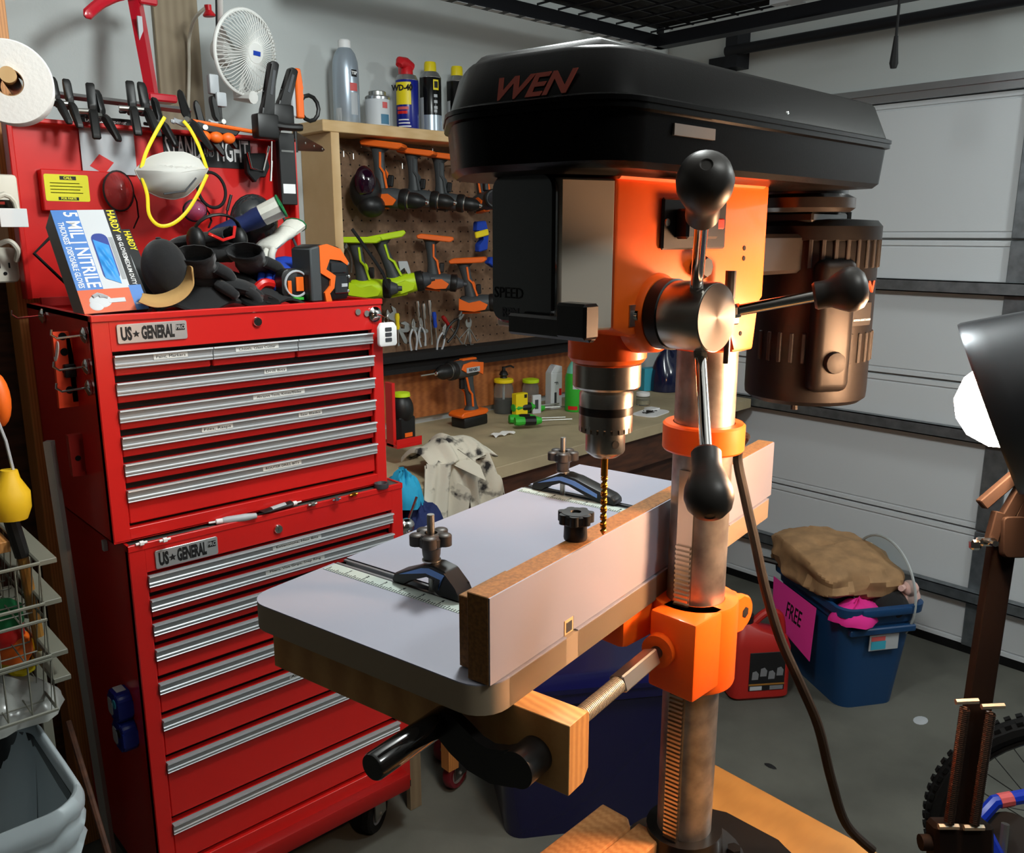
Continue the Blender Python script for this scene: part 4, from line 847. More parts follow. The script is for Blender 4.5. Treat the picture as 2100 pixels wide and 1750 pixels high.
# gloves: palm, cuff and five fingers in one skin
def glove(name, c, yaw, pitch, s, mat, label, cuff=None, patch=None, curl=.4, grp='work gloves heaped on the chest'):
    m = Matrix.Translation(c) @ Matrix.Rotation(yaw, 4, 'Z') @ Matrix.Rotation(pitch, 4, 'Y') @ Matrix.Scale(s, 4)
    g = thing(name, label, 'glove', m=m, group=grp)
    b = B()
    def rg(x, w, h, dz=0): return [V((x, w * math.cos(t * .5236), dz + h * math.sin(t * .5236))) for t in range(12)]
    b.loft([rg(-.06, .03, .012), rg(-.09, .040, .017), rg(-.101, .043, .020), rg(-.10, .046, .022), rg(-.07, .044, .024), rg(-.045, .036, .02), rg(-.015, .043, .021, .003), rg(.02, .05, .019, .006), rg(.04, .049, .016, .006), rg(.05, .04, .012, .004)])
    for i, (y, l) in enumerate(((-.036, .062), (-.013, .076), (.011, .072), (.034, .055))):
        p0 = V((.036, y, .004)); pts = [p0]; a_ = .1
        for j in range(3): a_ -= curl * (1 + .3 * ((i + j) % 2)); pts.append(pts[-1] + V((math.cos(a_), (y * .2) / .1 * .1, math.sin(a_))) * l / 3)
        b.tube(smooth(pts, 3), [.0125] * 7 + [.0115, .0105, .007], 8)
    b.tube(smooth([V((-.03, -.034, 0)), V((-.002, -.058, -.004)), V((.022, -.068, -.012))], 3), [.0145] * 4 + [.013, .0125, .008], 8)
    part('shell', b, mat, g, loc=True, ang=60)
    if cuff: part('cuff', B().loft([rg(-.105, .040, .018), rg(-.133, .046, .023), rg(-.135, .050, .026), rg(-.10, .048, .025), rg(-.085, .045, .0245)]), cuff, g, loc=True); part('cuff_trim', B().tube([V((-.135, .050 * math.cos(t * .5236), .026 * math.sin(t * .5236))) for t in range(12)], .003, 6, True), patch or mat, g, loc=True)
    elif patch: part('patch', B().box(-.05, .0, -.02, .02, .018, .026, .004, m=None), patch, g, loc=True)
    return g
def gat(px, py, y): return P(px, py, y=y)
glove('work_glove', gat(480, 590, 1.92), -.6, .3, .95, 'cloth_black', 'black work glove with fingers curled over the chest front edge', None, 'cloth_tan')
glove('work_glove', gat(415, 560, 1.93), 1.0, .5, .95, 'cloth_black', 'black work glove with tan palm patch right of the cap', None, 'cloth_tan')
glove('work_glove', gat(450, 520, 2.02), -.3, -.2, 1.05, 'cloth_black2', 'dark grey work glove lying across the middle of the pile')
glove('work_glove', gat(400, 500, 2.06), 2.2, .2, 1.0, 'cloth_black', 'black work glove at the back of the pile under the mask strap')
glove('work_glove', gat(520, 545, 1.96), .9, .4, .95, 'cloth_black', 'black work glove beside the blue one, knuckles up')
glove('work_glove', gat(470, 475, 2.07), 2.6, .45, 1.05, 'cloth_navy', 'navy glove with pale cuff trimmed green on top of the pile', 'cloth_white', 'green_dark')
glove('work_glove', gat(570, 555, 1.97), -2.3, .2, .8, 'cloth_blue', 'bright blue glove tucked beside the tape measure', None, None)
glove('work_glove', gat(560, 500, 2.03), 3.5, .5, .72, 'cloth_white', 'white knitted glove hanging off the right of the pile', 'cloth_white', 'green_dark')
# glove bed below the pile: a folded dark jacket
c = gat(450, 600, 1.98)
solo('folded_cloth', B().grid(lambda u, v: V((.69 + .38 * u, 1.87 + .33 * v, TZ0 + .012 + .07 * math.sin(3.14 * v) * math.sin(3.14 * u) + .012 * math.sin(17 * u + 9 * v) + .01)), 26, 18, .006), 'cloth_black2', 'dark folded cloth spread under the heap of gloves', 'cloth')
# ear muffs with red inside
c = gat(445, 475, 1.98)
em = thing('ear_muffs', 'black ear muffs with red lining among the gloves', 'ear muffs', c)
part('headband', B().tube([c + V((.055 * math.cos(t * .314), -.02 * math.sin(t * .314), .048 * math.sin(t * .314) * .8)) for t in range(-1, 12)], .007, 8, flat=(1, .5)), 'black_plastic', em)
for s in (-1, 1): part('ear_cup', B().ell(c + V((.052 * s, 0, -.02)), (.02, .028, .032)), 'black_plastic', em)
part('lining', B().tube([c + V((-.03, -.02, -.005)), c + V((.0, -.028, -.02)), c + V((.028, -.025, -.012)), c + V((.035, -.02, .012))], .004, 6), 'red_paint', em)
# tape measure, red pieces, sander disc
c = gat(604, 585, 1.90)
tm = thing('tape_measure', 'black and orange tape measure standing on the chest edge', 'tape measure', c)
part('case', B().prism(rrect(-.042, .034, -.036, .04, .02, 5), .035, .004, 2, m=XZ(c + V((0, .018, 0)))), 'black_plastic', tm)
part('ring', B().tube([c + V((-.004 + .03 * math.cos(t * .2618), -.018, .004 + .03 * math.sin(t * .2618))) for t in range(24)], .003, 6, True), 'lgrey', tm)
part('plate', B().box(c.x - .006, c.x + .014, c.y - .0205, c.y - .016, c.z - .014, c.z + .02, .001), 'tool_orange', tm); part('side_plate', B().box(c.x - .028, c.x - .018, c.y - .0205, c.y - .016, c.z - .02, c.z + .012, .001), 'tool_orange', tm)
part('hook', B().box(c.x - .03, c.x + .01, c.y - .024, c.y - .016, c.z - .034, c.z - .028), 'green', tm)
c = gat(532, 612, 1.875)
sdn = thing('sanding_disc', 'black round sanding disc pad lying at the chest front edge', 'sanding disc', c)
part('pad', B().lathe(c + V((0, 0, -.012)), (0.05, -.35, 1), [(0, 0), (.044, 0), (.047, .004), (.044, .010), (.016, .014), (0, .014)], 28), 'black_plastic', sdn)
part('hub', B().lathe(c + V((0, -.004, .001)), (0.05, -.35, 1), [(0, 0), (.008, 0), (.007, .006), (0, .006)], 12), 'zinc', sdn)
for i in range(5):
    t = i * 1.2566; part('hole', B().lathe(c + V((.026 * math.cos(t), .024 * math.sin(t) - .004, -.0005 + .009 * math.sin(t))), (.05, -.35, 1), [(0, 0), (.006, 0), (.006, .002), (0, .002)], 10), 'hole', sdn)
c = gat(553, 580, 1.93)
solo('red_pliers', B().tube(smooth([c + V((-.05, 0, -.03)), c + V((-.02, -.006, .0)), c + V((.02, -.004, -.01)), c + V((.045, 0, -.03))], 4), .011, 8), 'red_paint', 'red plastic tool handles between sanding disc and tape measure', 'pliers')
c = gat(655, 560, 1.90)
fl_ = thing('battery_lamp', 'black and orange battery lamp with zigzag orange trim on the chest right side', 'lamp', (c.x, c.y, 1.49))
m = frame((c.x, 1.935, c.z), (1, .15, 0), (0, 0, 1))
part('case', B().prism([(-.062, -.066), (.052, -.066), (.062, -.02), (.058, .03), (.03, .064), (-.03, .070), (-.06, .062)], .07, .006, 2, m=m), 'black_plastic', fl_)
part('side_panel', B().prism([(-.061, -.066), (-.03, -.066), (-.03, .066), (-.061, .06)], .074, .003, 1, m=m), 'tool_grey', fl_)
zz = [(-.034, .066), (-.010, .070), (.03, .058), (.054, .026), (.05, .018), (.03, .03), (-.004, .034), (-.016, .01), (.012, -.006), (.006, -.036), (-.008, -.048), (-.002, -.068), (-.02, -.068), (-.024, -.046), (-.006, -.03), (-.004, -.014), (-.034, .002)]
part('trim', B().prism([(q[0], q[1]) for q in zz], .006, .0, m=m @ Matrix.Translation((0, 0, .0695))), 'tool_orange', fl_, label='orange zigzag trim')
part('lens', B().box(.0, .05, .0, .026, .07, .074, .002, m=m).box(.01, .05, -.05, -.008, .07, .074, .002, m=m), 'visor_dark', fl_)
for q in ((.056, .022), (.058, -.01), (.054, -.045)): part('rivet', B(m).lathe((q[0], q[1], .068), (0, 0, 1), [(.005, 0), (.004, .003), (0, .004)], 10), 'chrome', fl_)
part('plate', B().box(.03, .048, -.034, -.026, .073, .0755, m=m), 'lgrey', fl_)
# ---------------- on the chest front and the ledge
for q in ((733, 640), (751, 643)):
    c = P(*q, y=yu); solo('magnet', B().lathe((c.x, yu - .001, c.z), (0, -1, 0), [(0, 0), (.0075, 0), (.0075, .003), (0, .003)], 16), 'zinc', 'small round magnet, %s of the pair at the chest right corner' % ('left one' if q[0] < 740 else 'right one'), 'magnet')
c = P(772, 645, y=yu - .01)
mh = thing('magnetic_hook', 'round chrome magnetic hook on the top chest right corner', 'hook', c)
part('base', B().lathe((c.x, yu - .001, c.z), (0, -1, 0), [(0, 0), (.018, 0), (.0185, .004), (.012, .010), (.003, .012), (0, .012)], 24), 'chrome', mh)
part('hook', B().tube([V((c.x, yu - .012, c.z)), V((c.x + .006, yu - .026, c.z - .002)), V((c.x + .018, yu - .03, c.z - .008)), V((c.x + .022, yu - .028, c.z))], .0018, 6), 'chrome', mh)
a, b = P(776, 712, y=yu - .03), P(811, 660, y=yu - .03)
rf = thing('remote_control', 'white key fob remote with three dark buttons hanging from the magnetic hook', 'remote', (a.x, yu - .03, a.z))
m = XZ((a.x, yu - .024, a.z)); w, h = b.x - a.x, b.z - a.z
part('case', B().prism([(w * .08, 0), (w * .92, 0), (w, h * .1), (w, h * .8), (w * .85, h), (w * .15, h), (0, h * .8), (0, h * .1)], .012, .003, 2, m=m), 'white', rf)
for i in range(3): part('button', B().prism(rrect(w * .32, w * .68, h * (.2 + .22 * i), h * (.36 + .22 * i), .002, 2), .0015, m=m @ Matrix.Translation((0, 0, .0118))), 'dgrey', rf)
part('key_ring', B().tube([V(((a.x + b.x) / 2 + .006 * math.cos(i * .5236), yu - .028, b.z + .006 + .009 * math.sin(i * .5236))) for i in range(12)], .0008, 6, True), 'chrome', rf)
lz = lz1 + .0005
def ledge(px, py): return P(px, py, z=lz + .006)
p, q = ledge(428, 1073), ledge(525, 1058)
gt = thing('glue_tube', 'grey caulk tube with white nozzle lying on the cabinet ledge', 'tube', p)
d_ = (q - p).normalized(); ln = (q - p).length
part('body', B().lathe(p + d_ * .03, d_, [(0, 0), (.007, 0), (.0085, .01), (.0085, ln * .5), (.006, ln * .72), (0, ln * .74)], 16), 'lgrey', gt)
part('nozzle', B().lathe(p, d_, [(.0, 0), (.0022, 0), (.0026, .014), (.006, .016), (.0065, .03), (0, .03)], 14), 'white', gt)
p, q = ledge(536, 1053), ledge(622, 1030)
gt = thing('glue_tube', 'flattened black and white tube with white tip on the cabinet ledge', 'tube', p)
d_ = (q - p).normalized(); ln = (q - p).length
b_ = B(); n_ = V((0, 0, 1)).cross(d_)
def rg2(t, w, h): return [p + d_ * t + n_ * (w * math.cos(k_ * .5236)) + V((0, 0, h * math.sin(k_ * .5236) + .003)) for k_ in range(12)]
b_.loft([rg2(0, .013, .001), rg2(.02, .012, .004), rg2(ln * .7, .009, .009), rg2(ln * .74, .004, .004)])
part('body', b_, 'black_plastic', gt); part('tip', B().lathe(p + d_ * ln * .74 + V((0, 0, .003)), d_, [(0, 0), (.0055, 0), (.005, .01), (.002, .013), (.0015, .024), (0, .024)], 12), 'white', gt)
part('label_patch', B().loft([[r + V((0, -.0012, .0016)) for r in rg2(.025, .009, .0045)], [r + V((0, -.0012, .0016)) for r in rg2(ln * .55, .0075, .0075)]]), 'lgrey', gt)
c = ledge(782, 996); rg_ = solo('metal_ring', B().lathe((c.x, c.y, lz), (0, 0, 1), [(.010, 0), (.018, 0), (.019, .004), (.018, .013), (.0145, .013), (.010, .004)], 24), 'dgrey', 'dark grey ring cup at the right end of the cabinet ledge', 'ring')
for i, (q, lb) in enumerate((((641, 1032), 'small steel nut beside the black tube on the ledge'), ((690, 1022), 'loose chrome bit further right on the ledge'), ((725, 1012), 'little brass fitting near the ring cup on the ledge'), ((290, 1112), 'small white screw eye at the left end of the ledge'), ((338, 1105), 'pale bent hook near the left badge on the ledge'))):
    c = ledge(*q); solo('small_part', B().cyl((c.x - .012, c.y, lz + .003), (c.x + .012, c.y + .002, lz + .003), .003, n=8).cyl((c.x - .004, c.y, lz + .003), (c.x + .004, c.y, lz + .003), .0055, n=6), ('zinc', 'chrome', 'brass_gold', 'white', 'white')[i], lb, 'hardware')
# ================================================================ pegboard cabinet
cy, ct_ = 2.55, 2.02
cbx = P(677, 247, y=cy).x
pg = thing('pegboard_cabinet', 'open pine framed cabinet with brown pegboard back mounted on the wall', 'cabinet', (cbx, 2.65, 1.2))
part('top_board', B().box(cbx - .03, 3.05, cy - .003, WY - .002, ct_ - .036, ct_, .002), 'pine_x', pg)
part('side_board', B().box(cbx, cbx + .032, cy, WY - .002, 1.22, ct_ - .036, .0015), 'pine', pg); part('side_board', B().box(3.0, 3.03, cy, WY - .002, 1.22, ct_ - .036, .0015), 'pine', pg)
pb = part('pegboard', B().box(cbx + .03, 3.0, 2.700, 2.706, 1.22, ct_ - .036), 'peg_brown', pg)
hb_ = B(); x = cbx + .05
while x < 2.98:
    z = 1.25
    while z < 1.97: hb_.cyl((x, 2.6993, z), (x, 2.7, z), .0032, n=6); z += .0381
    x += .0381
part('peg_hole', hb_, 'hole', pg, kind='stuff')
part('bottom_board', B().box(cbx, 3.03, cy + .05, WY - .002, 1.195, 1.22, .001), 'black_soft', pg)
def hook(px, py, name='peg_hook'):
    c = P(px, py, y=2.69); return B().tube([V((c.x, 2.7, c.z)), V((c.x, 2.66, c.z - .002)), V((c.x, 2.645, c.z - .012)), V((c.x, 2.645, c.z - .03))], .0024, 6)
for i, q in enumerate(((690, 305), (710, 310), (726, 286), (750, 312), (810, 330), (918, 340), (930, 345), (872, 300))):
    solo('peg_hook', hook(*q), 'zinc', ('bent steel peg hook, lower left corner of the empty group', 'second empty peg hook beside the cabinet side', 'short round headed peg upper left', 'peg hook left of the first hanging drill', 'peg hook between first and second drill', 'long straight peg right of the third drill', 'long straight peg under the drill press cover', 'peg hook above the second drill')[i], 'hook', 'peg hooks in the pegboard')
solo('orange_scraper', B().box(cbx + .033, cbx + .037, 2.57, 2.60, P(690, 395, y=2.58).z, P(690, 335, y=2.58).z, .001), 'tool_orange', 'orange plastic strip hung inside the cabinet left side board', 'scraper')
# ---------------------------------------------------------------- cordless drills
def drill(name, m, label, group, panel='tool_orange', grip='tool_grey', base='tool_orange', nose=1.0, cat='drill', brand=None, battery=False):
    d = thing(name, label, cat, m=m, group=group)
    def q(n, b, mt, par=None, **k): return part(n, b, mt, par or d, loc=True, **k)
    q('body', B().lathe((-.075, 0, 0), (1, 0, 0), [(0, 0), (.022, .0), (.029, .006), (.031, .03), (.032, .085), (.030, .11), (.0, .11)], 20, sy=1.0), grip)
    s = B()
    for y in (-1, 1): s.prism([(-.078, .020), (-.02, .028), (.02, .022), (.03, .004), (.0, -.012), (-.04, -.004), (-.075, -.024)], .006, .001, 1, m=frame((0, .033 * y + (.003 if y > 0 else .003), 0), (1, 0, 0), (0, 0, 1)))
    q('side_panel', s.box(-.07, .0, -.012, .012, .028, .036, .003), panel)
    q('torque_collar', B().lathe((.034, 0, 0), (1, 0, 0), [(.0, 0), (.031, 0), (.033, .004), (.033, .022), (.029, .026), (0, .026)], 20), 'black_plastic')
    if nose > .5:
        q('chuck', B().lathe((.06, 0, 0), (1, 0, 0), [(.0, 0), (.025, 0), (.026, .004), (.0255, .03), (.020, .045), (.010, .058), (0, .058)], 18), 'black_plastic'); q('chuck_jaw', B().lathe((.116, 0, 0), (1, 0, 0), [(0, 0), (.009, 0), (.008, .008), (.003, .012), (0, .012)], 12), 'chrome')
        q('gear_ring', B().lathe((.058, 0, 0), (1, 0, 0), [(.02, 0), (.0275, 0), (.0275, .006), (.02, .006)], 20), 'zinc')
    else: q('nose', B().lathe((.06, 0, 0), (1, 0, 0), [(.0, 0), (.024, 0), (.016, .02), (.009, .024), (.008, .036), (0, .036)], 16), 'dgrey')
    def rg(x, z, a, b_): return [V((x + a * math.cos(t * .5236), b_ * math.sin(t * .5236), z)) for t in range(12)]
    q('grip', B().loft([rg(-.03, -.02, .026, .018), rg(-.036, -.055, .020, .0165), rg(-.045, -.10, .018, .0165), rg(-.052, -.135, .021, .0175), rg(-.048, -.15, .034, .022)]), grip)
    q('grip_stripe', B().tube([V((-.008, -.019, -.028)), V((-.018, -.018, -.06)), V((-.022, -.0185, -.075)), V((-.036, -.0175, -.09)), V((-.040, -.018, -.135))], .004, 6).tube([V((-.008, .019, -.028)), V((-.018, .018, -.06)), V((-.022, .0185, -.075)), V((-.036, .0175, -.09)), V((-.040, .018, -.135))], .004, 6), panel)
    q('trigger', B().box(-.012, .006, -.008, .008, -.07, -.034, .003), 'black_plastic')
    q('foot', B().prism([(-.10, -.148), (.02, -.148), (.034, -.158), (.03, -.168), (-.09, -.168), (-.105, -.16)], .07, .003, 1, m=frame((0, .035, 0), (1, 0, 0), (0, 0, 1))), base)
    if battery: q('battery', B().box(-.10, .02, -.034, .034, -.205, -.168, .006, 2), 'black_plastic'); q('battery_label', B().box(-.06, .0, -.0352, -.0335, -.2, -.175), 'tool_orange')
    if brand: q('brand_plate', B().box(-.05, .015, -.0372, -.036, -.008, .008, .0), 'lgrey'); text(brand, frame((-.018, -.0373, 0), (1, 0, 0), (0, 0, 1)), .012, 'dark_ink', d, loc=True, bold=.0003)
    return d
def hung(px, py, y, u, s=1.0):
    c = P(px, py, y=y); u = V(u).normalized(); w = V((0, 0, -1)); w = (w - u * w.dot(u)).normalized(); v = w.cross(u)
    return Matrix(((u.x, v.x, w.x, c.x), (u.y, v.y, w.y, c.y), (u.z, v.z, w.z, c.z), (0, 0, 0, 1))) @ Matrix.Scale(s, 4)
GD = 'cordless drills hanging on the pegboard'; ud = (.62, -.76, -.12)
drill('cordless_drill', hung(800, 406, 2.58, ud, 1.1), 'grey and orange cordless drill hanging upside down, first on the pegboard top row', GD, brand='RIDGID')
drill('cordless_drill', hung(866, 408, 2.58, ud, 1.0), 'grey and orange cordless drill hanging upside down, second on the pegboard top row', GD, panel='tool_grey')
drill('cordless_drill', hung(920, 414, 2.58, ud, 1.0), 'grey and orange cordless drill hanging upside down, third on the pegboard top row', GD, panel='tool_grey')
drill('cordless_drill', hung(998, 412, 2.58, (-.25, -.95, .1), 1.1), 'orange backed cordless drill at the right end of the top row', GD, nose=0, brand='RIDGID')
drill('cordless_drill', hung(905, 578, 2.58, (.75, -.62, -.1), 1.0), 'orange cordless driver hanging in the lower row right of the lime tools', GD, nose=0)
drill('cordless_drill', hung(985, 622, 2.56, (.7, -.7, .05), 1.05), 'orange cordless drill lowest on the pegboard beside the black cover', GD, panel='tool_orange')
GL = 'lime cordless tools on the pegboard'
drill('lime_driver', hung(765, 592, 2.56, (.72, -.6, .0), 1.05), 'lime green and grey cordless tool with black strap, left one of two', GL, panel='lime', base='lime', nose=0)
l2 = drill('lime_driver', hung(832, 582, 2.55, (.8, -.58, .18), 1.1), 'lime green cordless driver with grey trigger, right one of two', GL, panel='lime', base='lime', nose=0)
for o in kids(l2) + [c for c in bpy.data.objects if c.parent and c.parent.name == 'lime_driver']:
    if o.name.startswith('body'): o.data = o.data.copy(); o.data.materials[0] = MATS['lime']
m_ = INV[l2]
part('trigger_guard', B().prism([(-.01, -.075), (.02, -.07), (.024, -.03), (.012, -.028), (.008, -.055), (-.01, -.04)], .02, .002, m=frame((0, .01, 0), (1, 0, 0), (0, 0, 1))), 'lgrey', l2, loc=True)
part('vent_label', B().box(-.05, .0, -.0375, -.0365, -.012, .012), 'black_plastic', l2, loc=True)
solo('black_strap', B().tube([P(*q, y=2.47) for q in ((722, 470), (738, 492), (765, 530), (785, 560), (798, 592))], .006, 8, flat=(1, .5)), 'black_soft', 'black wrist strap slanting across the lime green tools', 'strap')
# dark impact tool whose purple glints are put into the front's colour, left of the top row
c = P(750, 385, y=2.58)
rl_ = thing('cordless_tool', 'black round tool with violet glints put into its front colour, left of the first drill', 'tool', c)
part('lens', B().grid(lambda u, v: c + V((.038 * v * math.cos(u * 6.2832) - .01, -.03 * math.sqrt(max(0, 1 - v * v)) - .01, .05 * v * math.sin(u * 6.2832) + .02)), 24, 6, .002), 'purple_glint', rl_)
part('housing', B().ell(c + V((.012, .02, -.01)), (.058, .05, .07)).ell(c + V((.02, .0, -.06)), (.05, .045, .04)), 'black_plastic', rl_)
# blue and yellow quick clamps
c = P(985, 495, y=2.63)
for i, (q, a) in enumerate((((982, 482), .2), ((1015, 520), -.5))):
    c = P(*q, y=2.63); m = XZ(c) @ Matrix.Rotation(a, 4, 'Z'); k_ = thing('blue_clamp', ('blue clamp with yellow jaw pad hanging upright behind the display panel', 'blue clamp with yellow pad hanging lower right')[i], 'clamp', c, group='blue and yellow clamps')
    part('body', B(m).prism([(-.035, -.06), (.01, -.06), (.03, .0), (.025, .05), (-.02, .055), (-.03, .02), (.0, .015), (.0, -.02), (-.03, -.03)], .03, .004, m=None), 'cloth_blue', k_)
    part('jaw_pad', B(m).box(-.048, .018, -.004, .02, .031, .042, .003), 'yellow', k_)
# hand tools on hooks
GT = 'small hand tools on the pegboard'
def pliers(px, py, y, s, a, mat, label, open_=.25):
    c = P(px, py, y=y); m = XZ(c) @ Matrix.Rotation(a, 4, 'Z') @ Matrix.Scale(s, 4); k = thing('pliers', label, 'pliers', c, group=GT)
    b = B(m); 
    for sg in (-1, 1): b.prism([(sg * .001, -.008), (sg * .011, .0), (sg * .012, .022), (sg * .003, .045), (sg * .0005, .045)][::sg], .010, .001)
    b.cyl((0, 0, -.002), (0, 0, .013), .008, n=12); part('jaw', b, 'zinc', k)
    for sg in (-1, 1): part('handle', B(m).tube(smooth([V((sg * .002, -.004, .005)), V((sg * .018, -.035, .005)), V((sg * .022, -.07, .005)), V((sg * .014, -.115, .005))], 4), .0055, 8), mat, k)
def driver(px, py, y, L_, mat, label, a=0, hm=None):
    c = P(px, py, y=y); m = XZ(c) @ Matrix.Rotation(a, 4, 'Z'); k = thing('screwdriver', label, 'screwdriver', c, group=GT)
    part('shaft', B(m).cyl((0, -L_, 0), (0, 0, 0), .0032, n=8).prism([(-.004, -L_ - .012), (.004, -L_ - .012), (.003, -L_), (-.003, -L_)], .002, m=Matrix.Translation((0, 0, -.001))), 'zinc', k)
    part('handle', B(m).lathe((0, 0, 0), (0, 1, 0), [(0, 0), (.006, 0), (.008, .01), (.0065, .03), (.009, .045), (.007, .06), (0, .062)], 10), hm or mat, k)
def wrench(px, py, y, L_, label, a=0, s=1):
    c = P(px, py, y=y); m = XZ(c) @ Matrix.Rotation(a, 4, 'Z') @ Matrix.Scale(s, 4); k = thing('wrench', label, 'wrench', c, group=GT)
    part('jaw', B(m).prism([(-.018, .0), (-.022, .022), (-.012, .036), (-.007, .034), (-.008, .016), (.008, .016), (.009, .036), (.014, .036), (.022, .02), (.016, -.002), (.006, -.014), (-.006, -.014)], .007, .001), 'zinc', k)
    part('shank', B(m).prism([(-.007, -.012), (-.0085, -L_), (-.003, -L_ - .008), (.003, -L_ - .008), (.0085, -L_), (.007, -.012)][::-1], .005, .001, m=Matrix.Translation((0, 0, .001))), 'zinc', k)
pliers(706, 506, 2.66, .8, .1, 'zinc', 'small bright pliers hanging at the cabinet side beside the lamp', .2)
wrench(805, 650, 2.66, .10, 'open jawed adjustable wrench hanging right of the remote control', .5, 1.1)
wrench(835, 672, 2.66, .09, 'dark flat spanner hanging sideways right of the adjustable wrench', 1.35)
pliers(846, 672, 2.65, .75, 0, 'lgrey', 'slim pliers, first of the upright row of hand tools'); pliers(862, 668, 2.65, .7, .1, 'lgrey', 'slim pliers, second of the upright row of hand tools')
driver(858, 650, 2.65, .07, 'zinc', 'silver screwdriver third in the upright tool row', .08, 'zinc'); driver(870, 655, 2.65, .09, 'lgrey', 'thin silver screwdriver in the middle of the tool row', .05, 'zinc'); driver(882, 648, 2.65, .10, 'lgrey', 'longest silver screwdriver of the upright tool row', .06, 'zinc'); driver(893, 672, 2.65, .06, 'cloth_blue', 'blue handled screwdriver ending the upright tool row', .1)
driver(816, 676, 2.65, .05, 'yellow', 'yellow handled screwdriver beside the remote control', .02)
pliers(908, 680, 2.65, .7, -.3, 'lgrey', 'pliers leaning left after the screwdrivers'); driver(924, 672, 2.65, .08, 'red_dark', 'red handled driver slanting right under the tool row', .7)
pliers(940, 652, 2.65, .95, -.7, 'black_plastic', 'black handled cutters above the slanting red driver'); wrench(960, 668, 2.65, .08, 'combination spanner hanging beside the fanned hex keys', .1, .8)
for i in range(4):
    c = P(962, 672, y=2.64); t = -.9 + i * .5; solo('hex_key', B().tube([c, c + V((.07 * math.sin(t), 0, -.07 * math.cos(t))), c + V((.07 * math.sin(t) + .014 * math.cos(t), 0, -.07 * math.cos(t) + .014 * math.sin(t)))], .0025, 6), 'zinc', ('leftmost of the four fanned hex keys', 'second of the four fanned hex keys', 'third of the four fanned hex keys', 'rightmost of the four fanned hex keys')[i], 'hex key', 'fanned hex keys')
# ---------------------------------------------------------------- cans on the cabinet
def at_top(px, py): 
    p = P(px, py, z=ct_ + .0005); return V((p.x, 2.635, ct_ + .0005))
def can(name, px, prof, mat, label, cat='can', py=240):
    p = P(px, py, y=2.635); b = V((p.x, 2.635, ct_ + .0005)); k = thing(name, label, cat, b)
    part('body', B().lathe(b, (0, 0, 1), prof, 28), mat, k); return k, b
def wrap(k, b, name, r, z0, z1, a0, a1, mat, n=10, dr=.0006):
    """a curved label patch on a can: angles from the camera side"""
    t0 = math.atan2(CAM.y - b.y, CAM.x - b.x)
    return part(name, B().grid(lambda u, v: b + V(((r + dr) * math.cos(t0 + a0 + (a1 - a0) * u), (r + dr) * math.sin(t0 + a0 + (a1 - a0) * u), z0 + (z1 - z0) * v)), n, 1, .0004), mat, k)
def ctext(k, b, s, r, z, a, size, mat, rot=False, sx=1, bold=0):
    t = math.atan2(CAM.y - b.y, CAM.x - b.x) + a; o = b + V((r * math.cos(t), r * math.sin(t), z))
    rr = V((-math.sin(t), math.cos(t), 0)); up = V((0, 0, 1))
    return text(s, frame(o, up, -rr) if rot else frame(o, rr, up), size, mat, k, sx=sx, bold=bold, ext=.0006)
k, b = can('cleaner_bottle', 712, [(0, 0), (.043, 0), (.045, .004), (.044, .17), (.042, .2), (.034, .226), (.024, .24), (.02, .244), (0, .244)], 'can_silver', 'tall pale blue metal bottle with white cap on the cabinet top', 'bottle')
part('cap', B().lathe(b + V((0, 0, .243)), (0, 0, 1), [(0, 0), (.021, 0), (.021, .022), (.018, .026), (0, .026)], 20), 'white', k)
wrap(k, b, 'red_label', .0442, .105, .13, .30, .95, 'label_pinkred'); wrap(k, b, 'black_label', .0442, .15, .172, .45, .95, 'dark_ink'); wrap(k, b, 'text_panel', .0442, .03, .1, .35, .95, 'lgrey'); wrap(k, b, 'text_panel', .0442, .01, .05, -.9, -.4, 'lgrey')
ctext(k, b, 'TSP', .0455, .161, .68, .014, 'white', bold=.0004)
k, b = can('solvent_can', 775, [(0, 0), (.043, 0), (.043, .1), (.040, .104), (.036, .102), (0, .102)], 'tin', 'short tin can with white label and wide screw lid on the cabinet top')
part('lid', B().lathe(b + V((0, 0, .1)), (0, 0, 1), [(0, 0), (.029, 0), (.03, .004), (.03, .018), (.028, .02), (0, .02)], 24), 'zinc', k)
wrap(k, b, 'label', .0431, .006, .092, -1.3, 1.3, 'carton_white'); wrap(k, b, 'red_patch', .0438, .062, .082, .4, .85, 'label_pinkred'); wrap(k, b, 'blue_patch', .0438, .01, .042, .25, 1.0, 'teal_dark')
k, b = can('oil_spray_can', 836, [(0, 0), (.039, 0), (.040, .003), (.040, .168), (.038, .174), (.030, .186), (.024, .188), (0, .188)], 'wd_blue', 'blue and yellow oil spray can with red flip nozzle cap', 'spray can')
wrap(k, b, 'yellow_label', .0402, .085, .16, -1.2, .35, 'yellow_lab'); ctext(k, b, 'WD-40', .0412, .140, -.42, .027, 'dark_ink', sx=.95, bold=.0009)
wrap(k, b, 'red_label', .0408, .068, .078, -1.0, .1, 'label_pinkred'); wrap(k, b, 'red_label', .0408, .054, .064, -1.0, -.0, 'red_paint')
for i in range(3): wrap(k, b, 'text_line', .0402, .01 + .011 * i, .014 + .011 * i, -.9, .3 - .1 * i, 'white')
part('shoulder', B().lathe(b + V((0, 0, .168)), (0, 0, 1), [(.040, 0), (.0405, .002), (.033, .018), (.028, .02), (0, .02)], 24), 'tin', k)
part('cap', B().lathe(b + V((0, 0, .188)), (0, 0, 1), [(0, 0), (.023, 0), (.022, .03), (.016, .038), (0, .04)], 20).tube([b + V((.018, 0, .214)), b + V((-.01, -.004, .226)), b + V((-.035, -.012, .226)), b + V((-.043, -.016, .214))], [.02, .021, .018, .012], 12), 'red_cap', k)
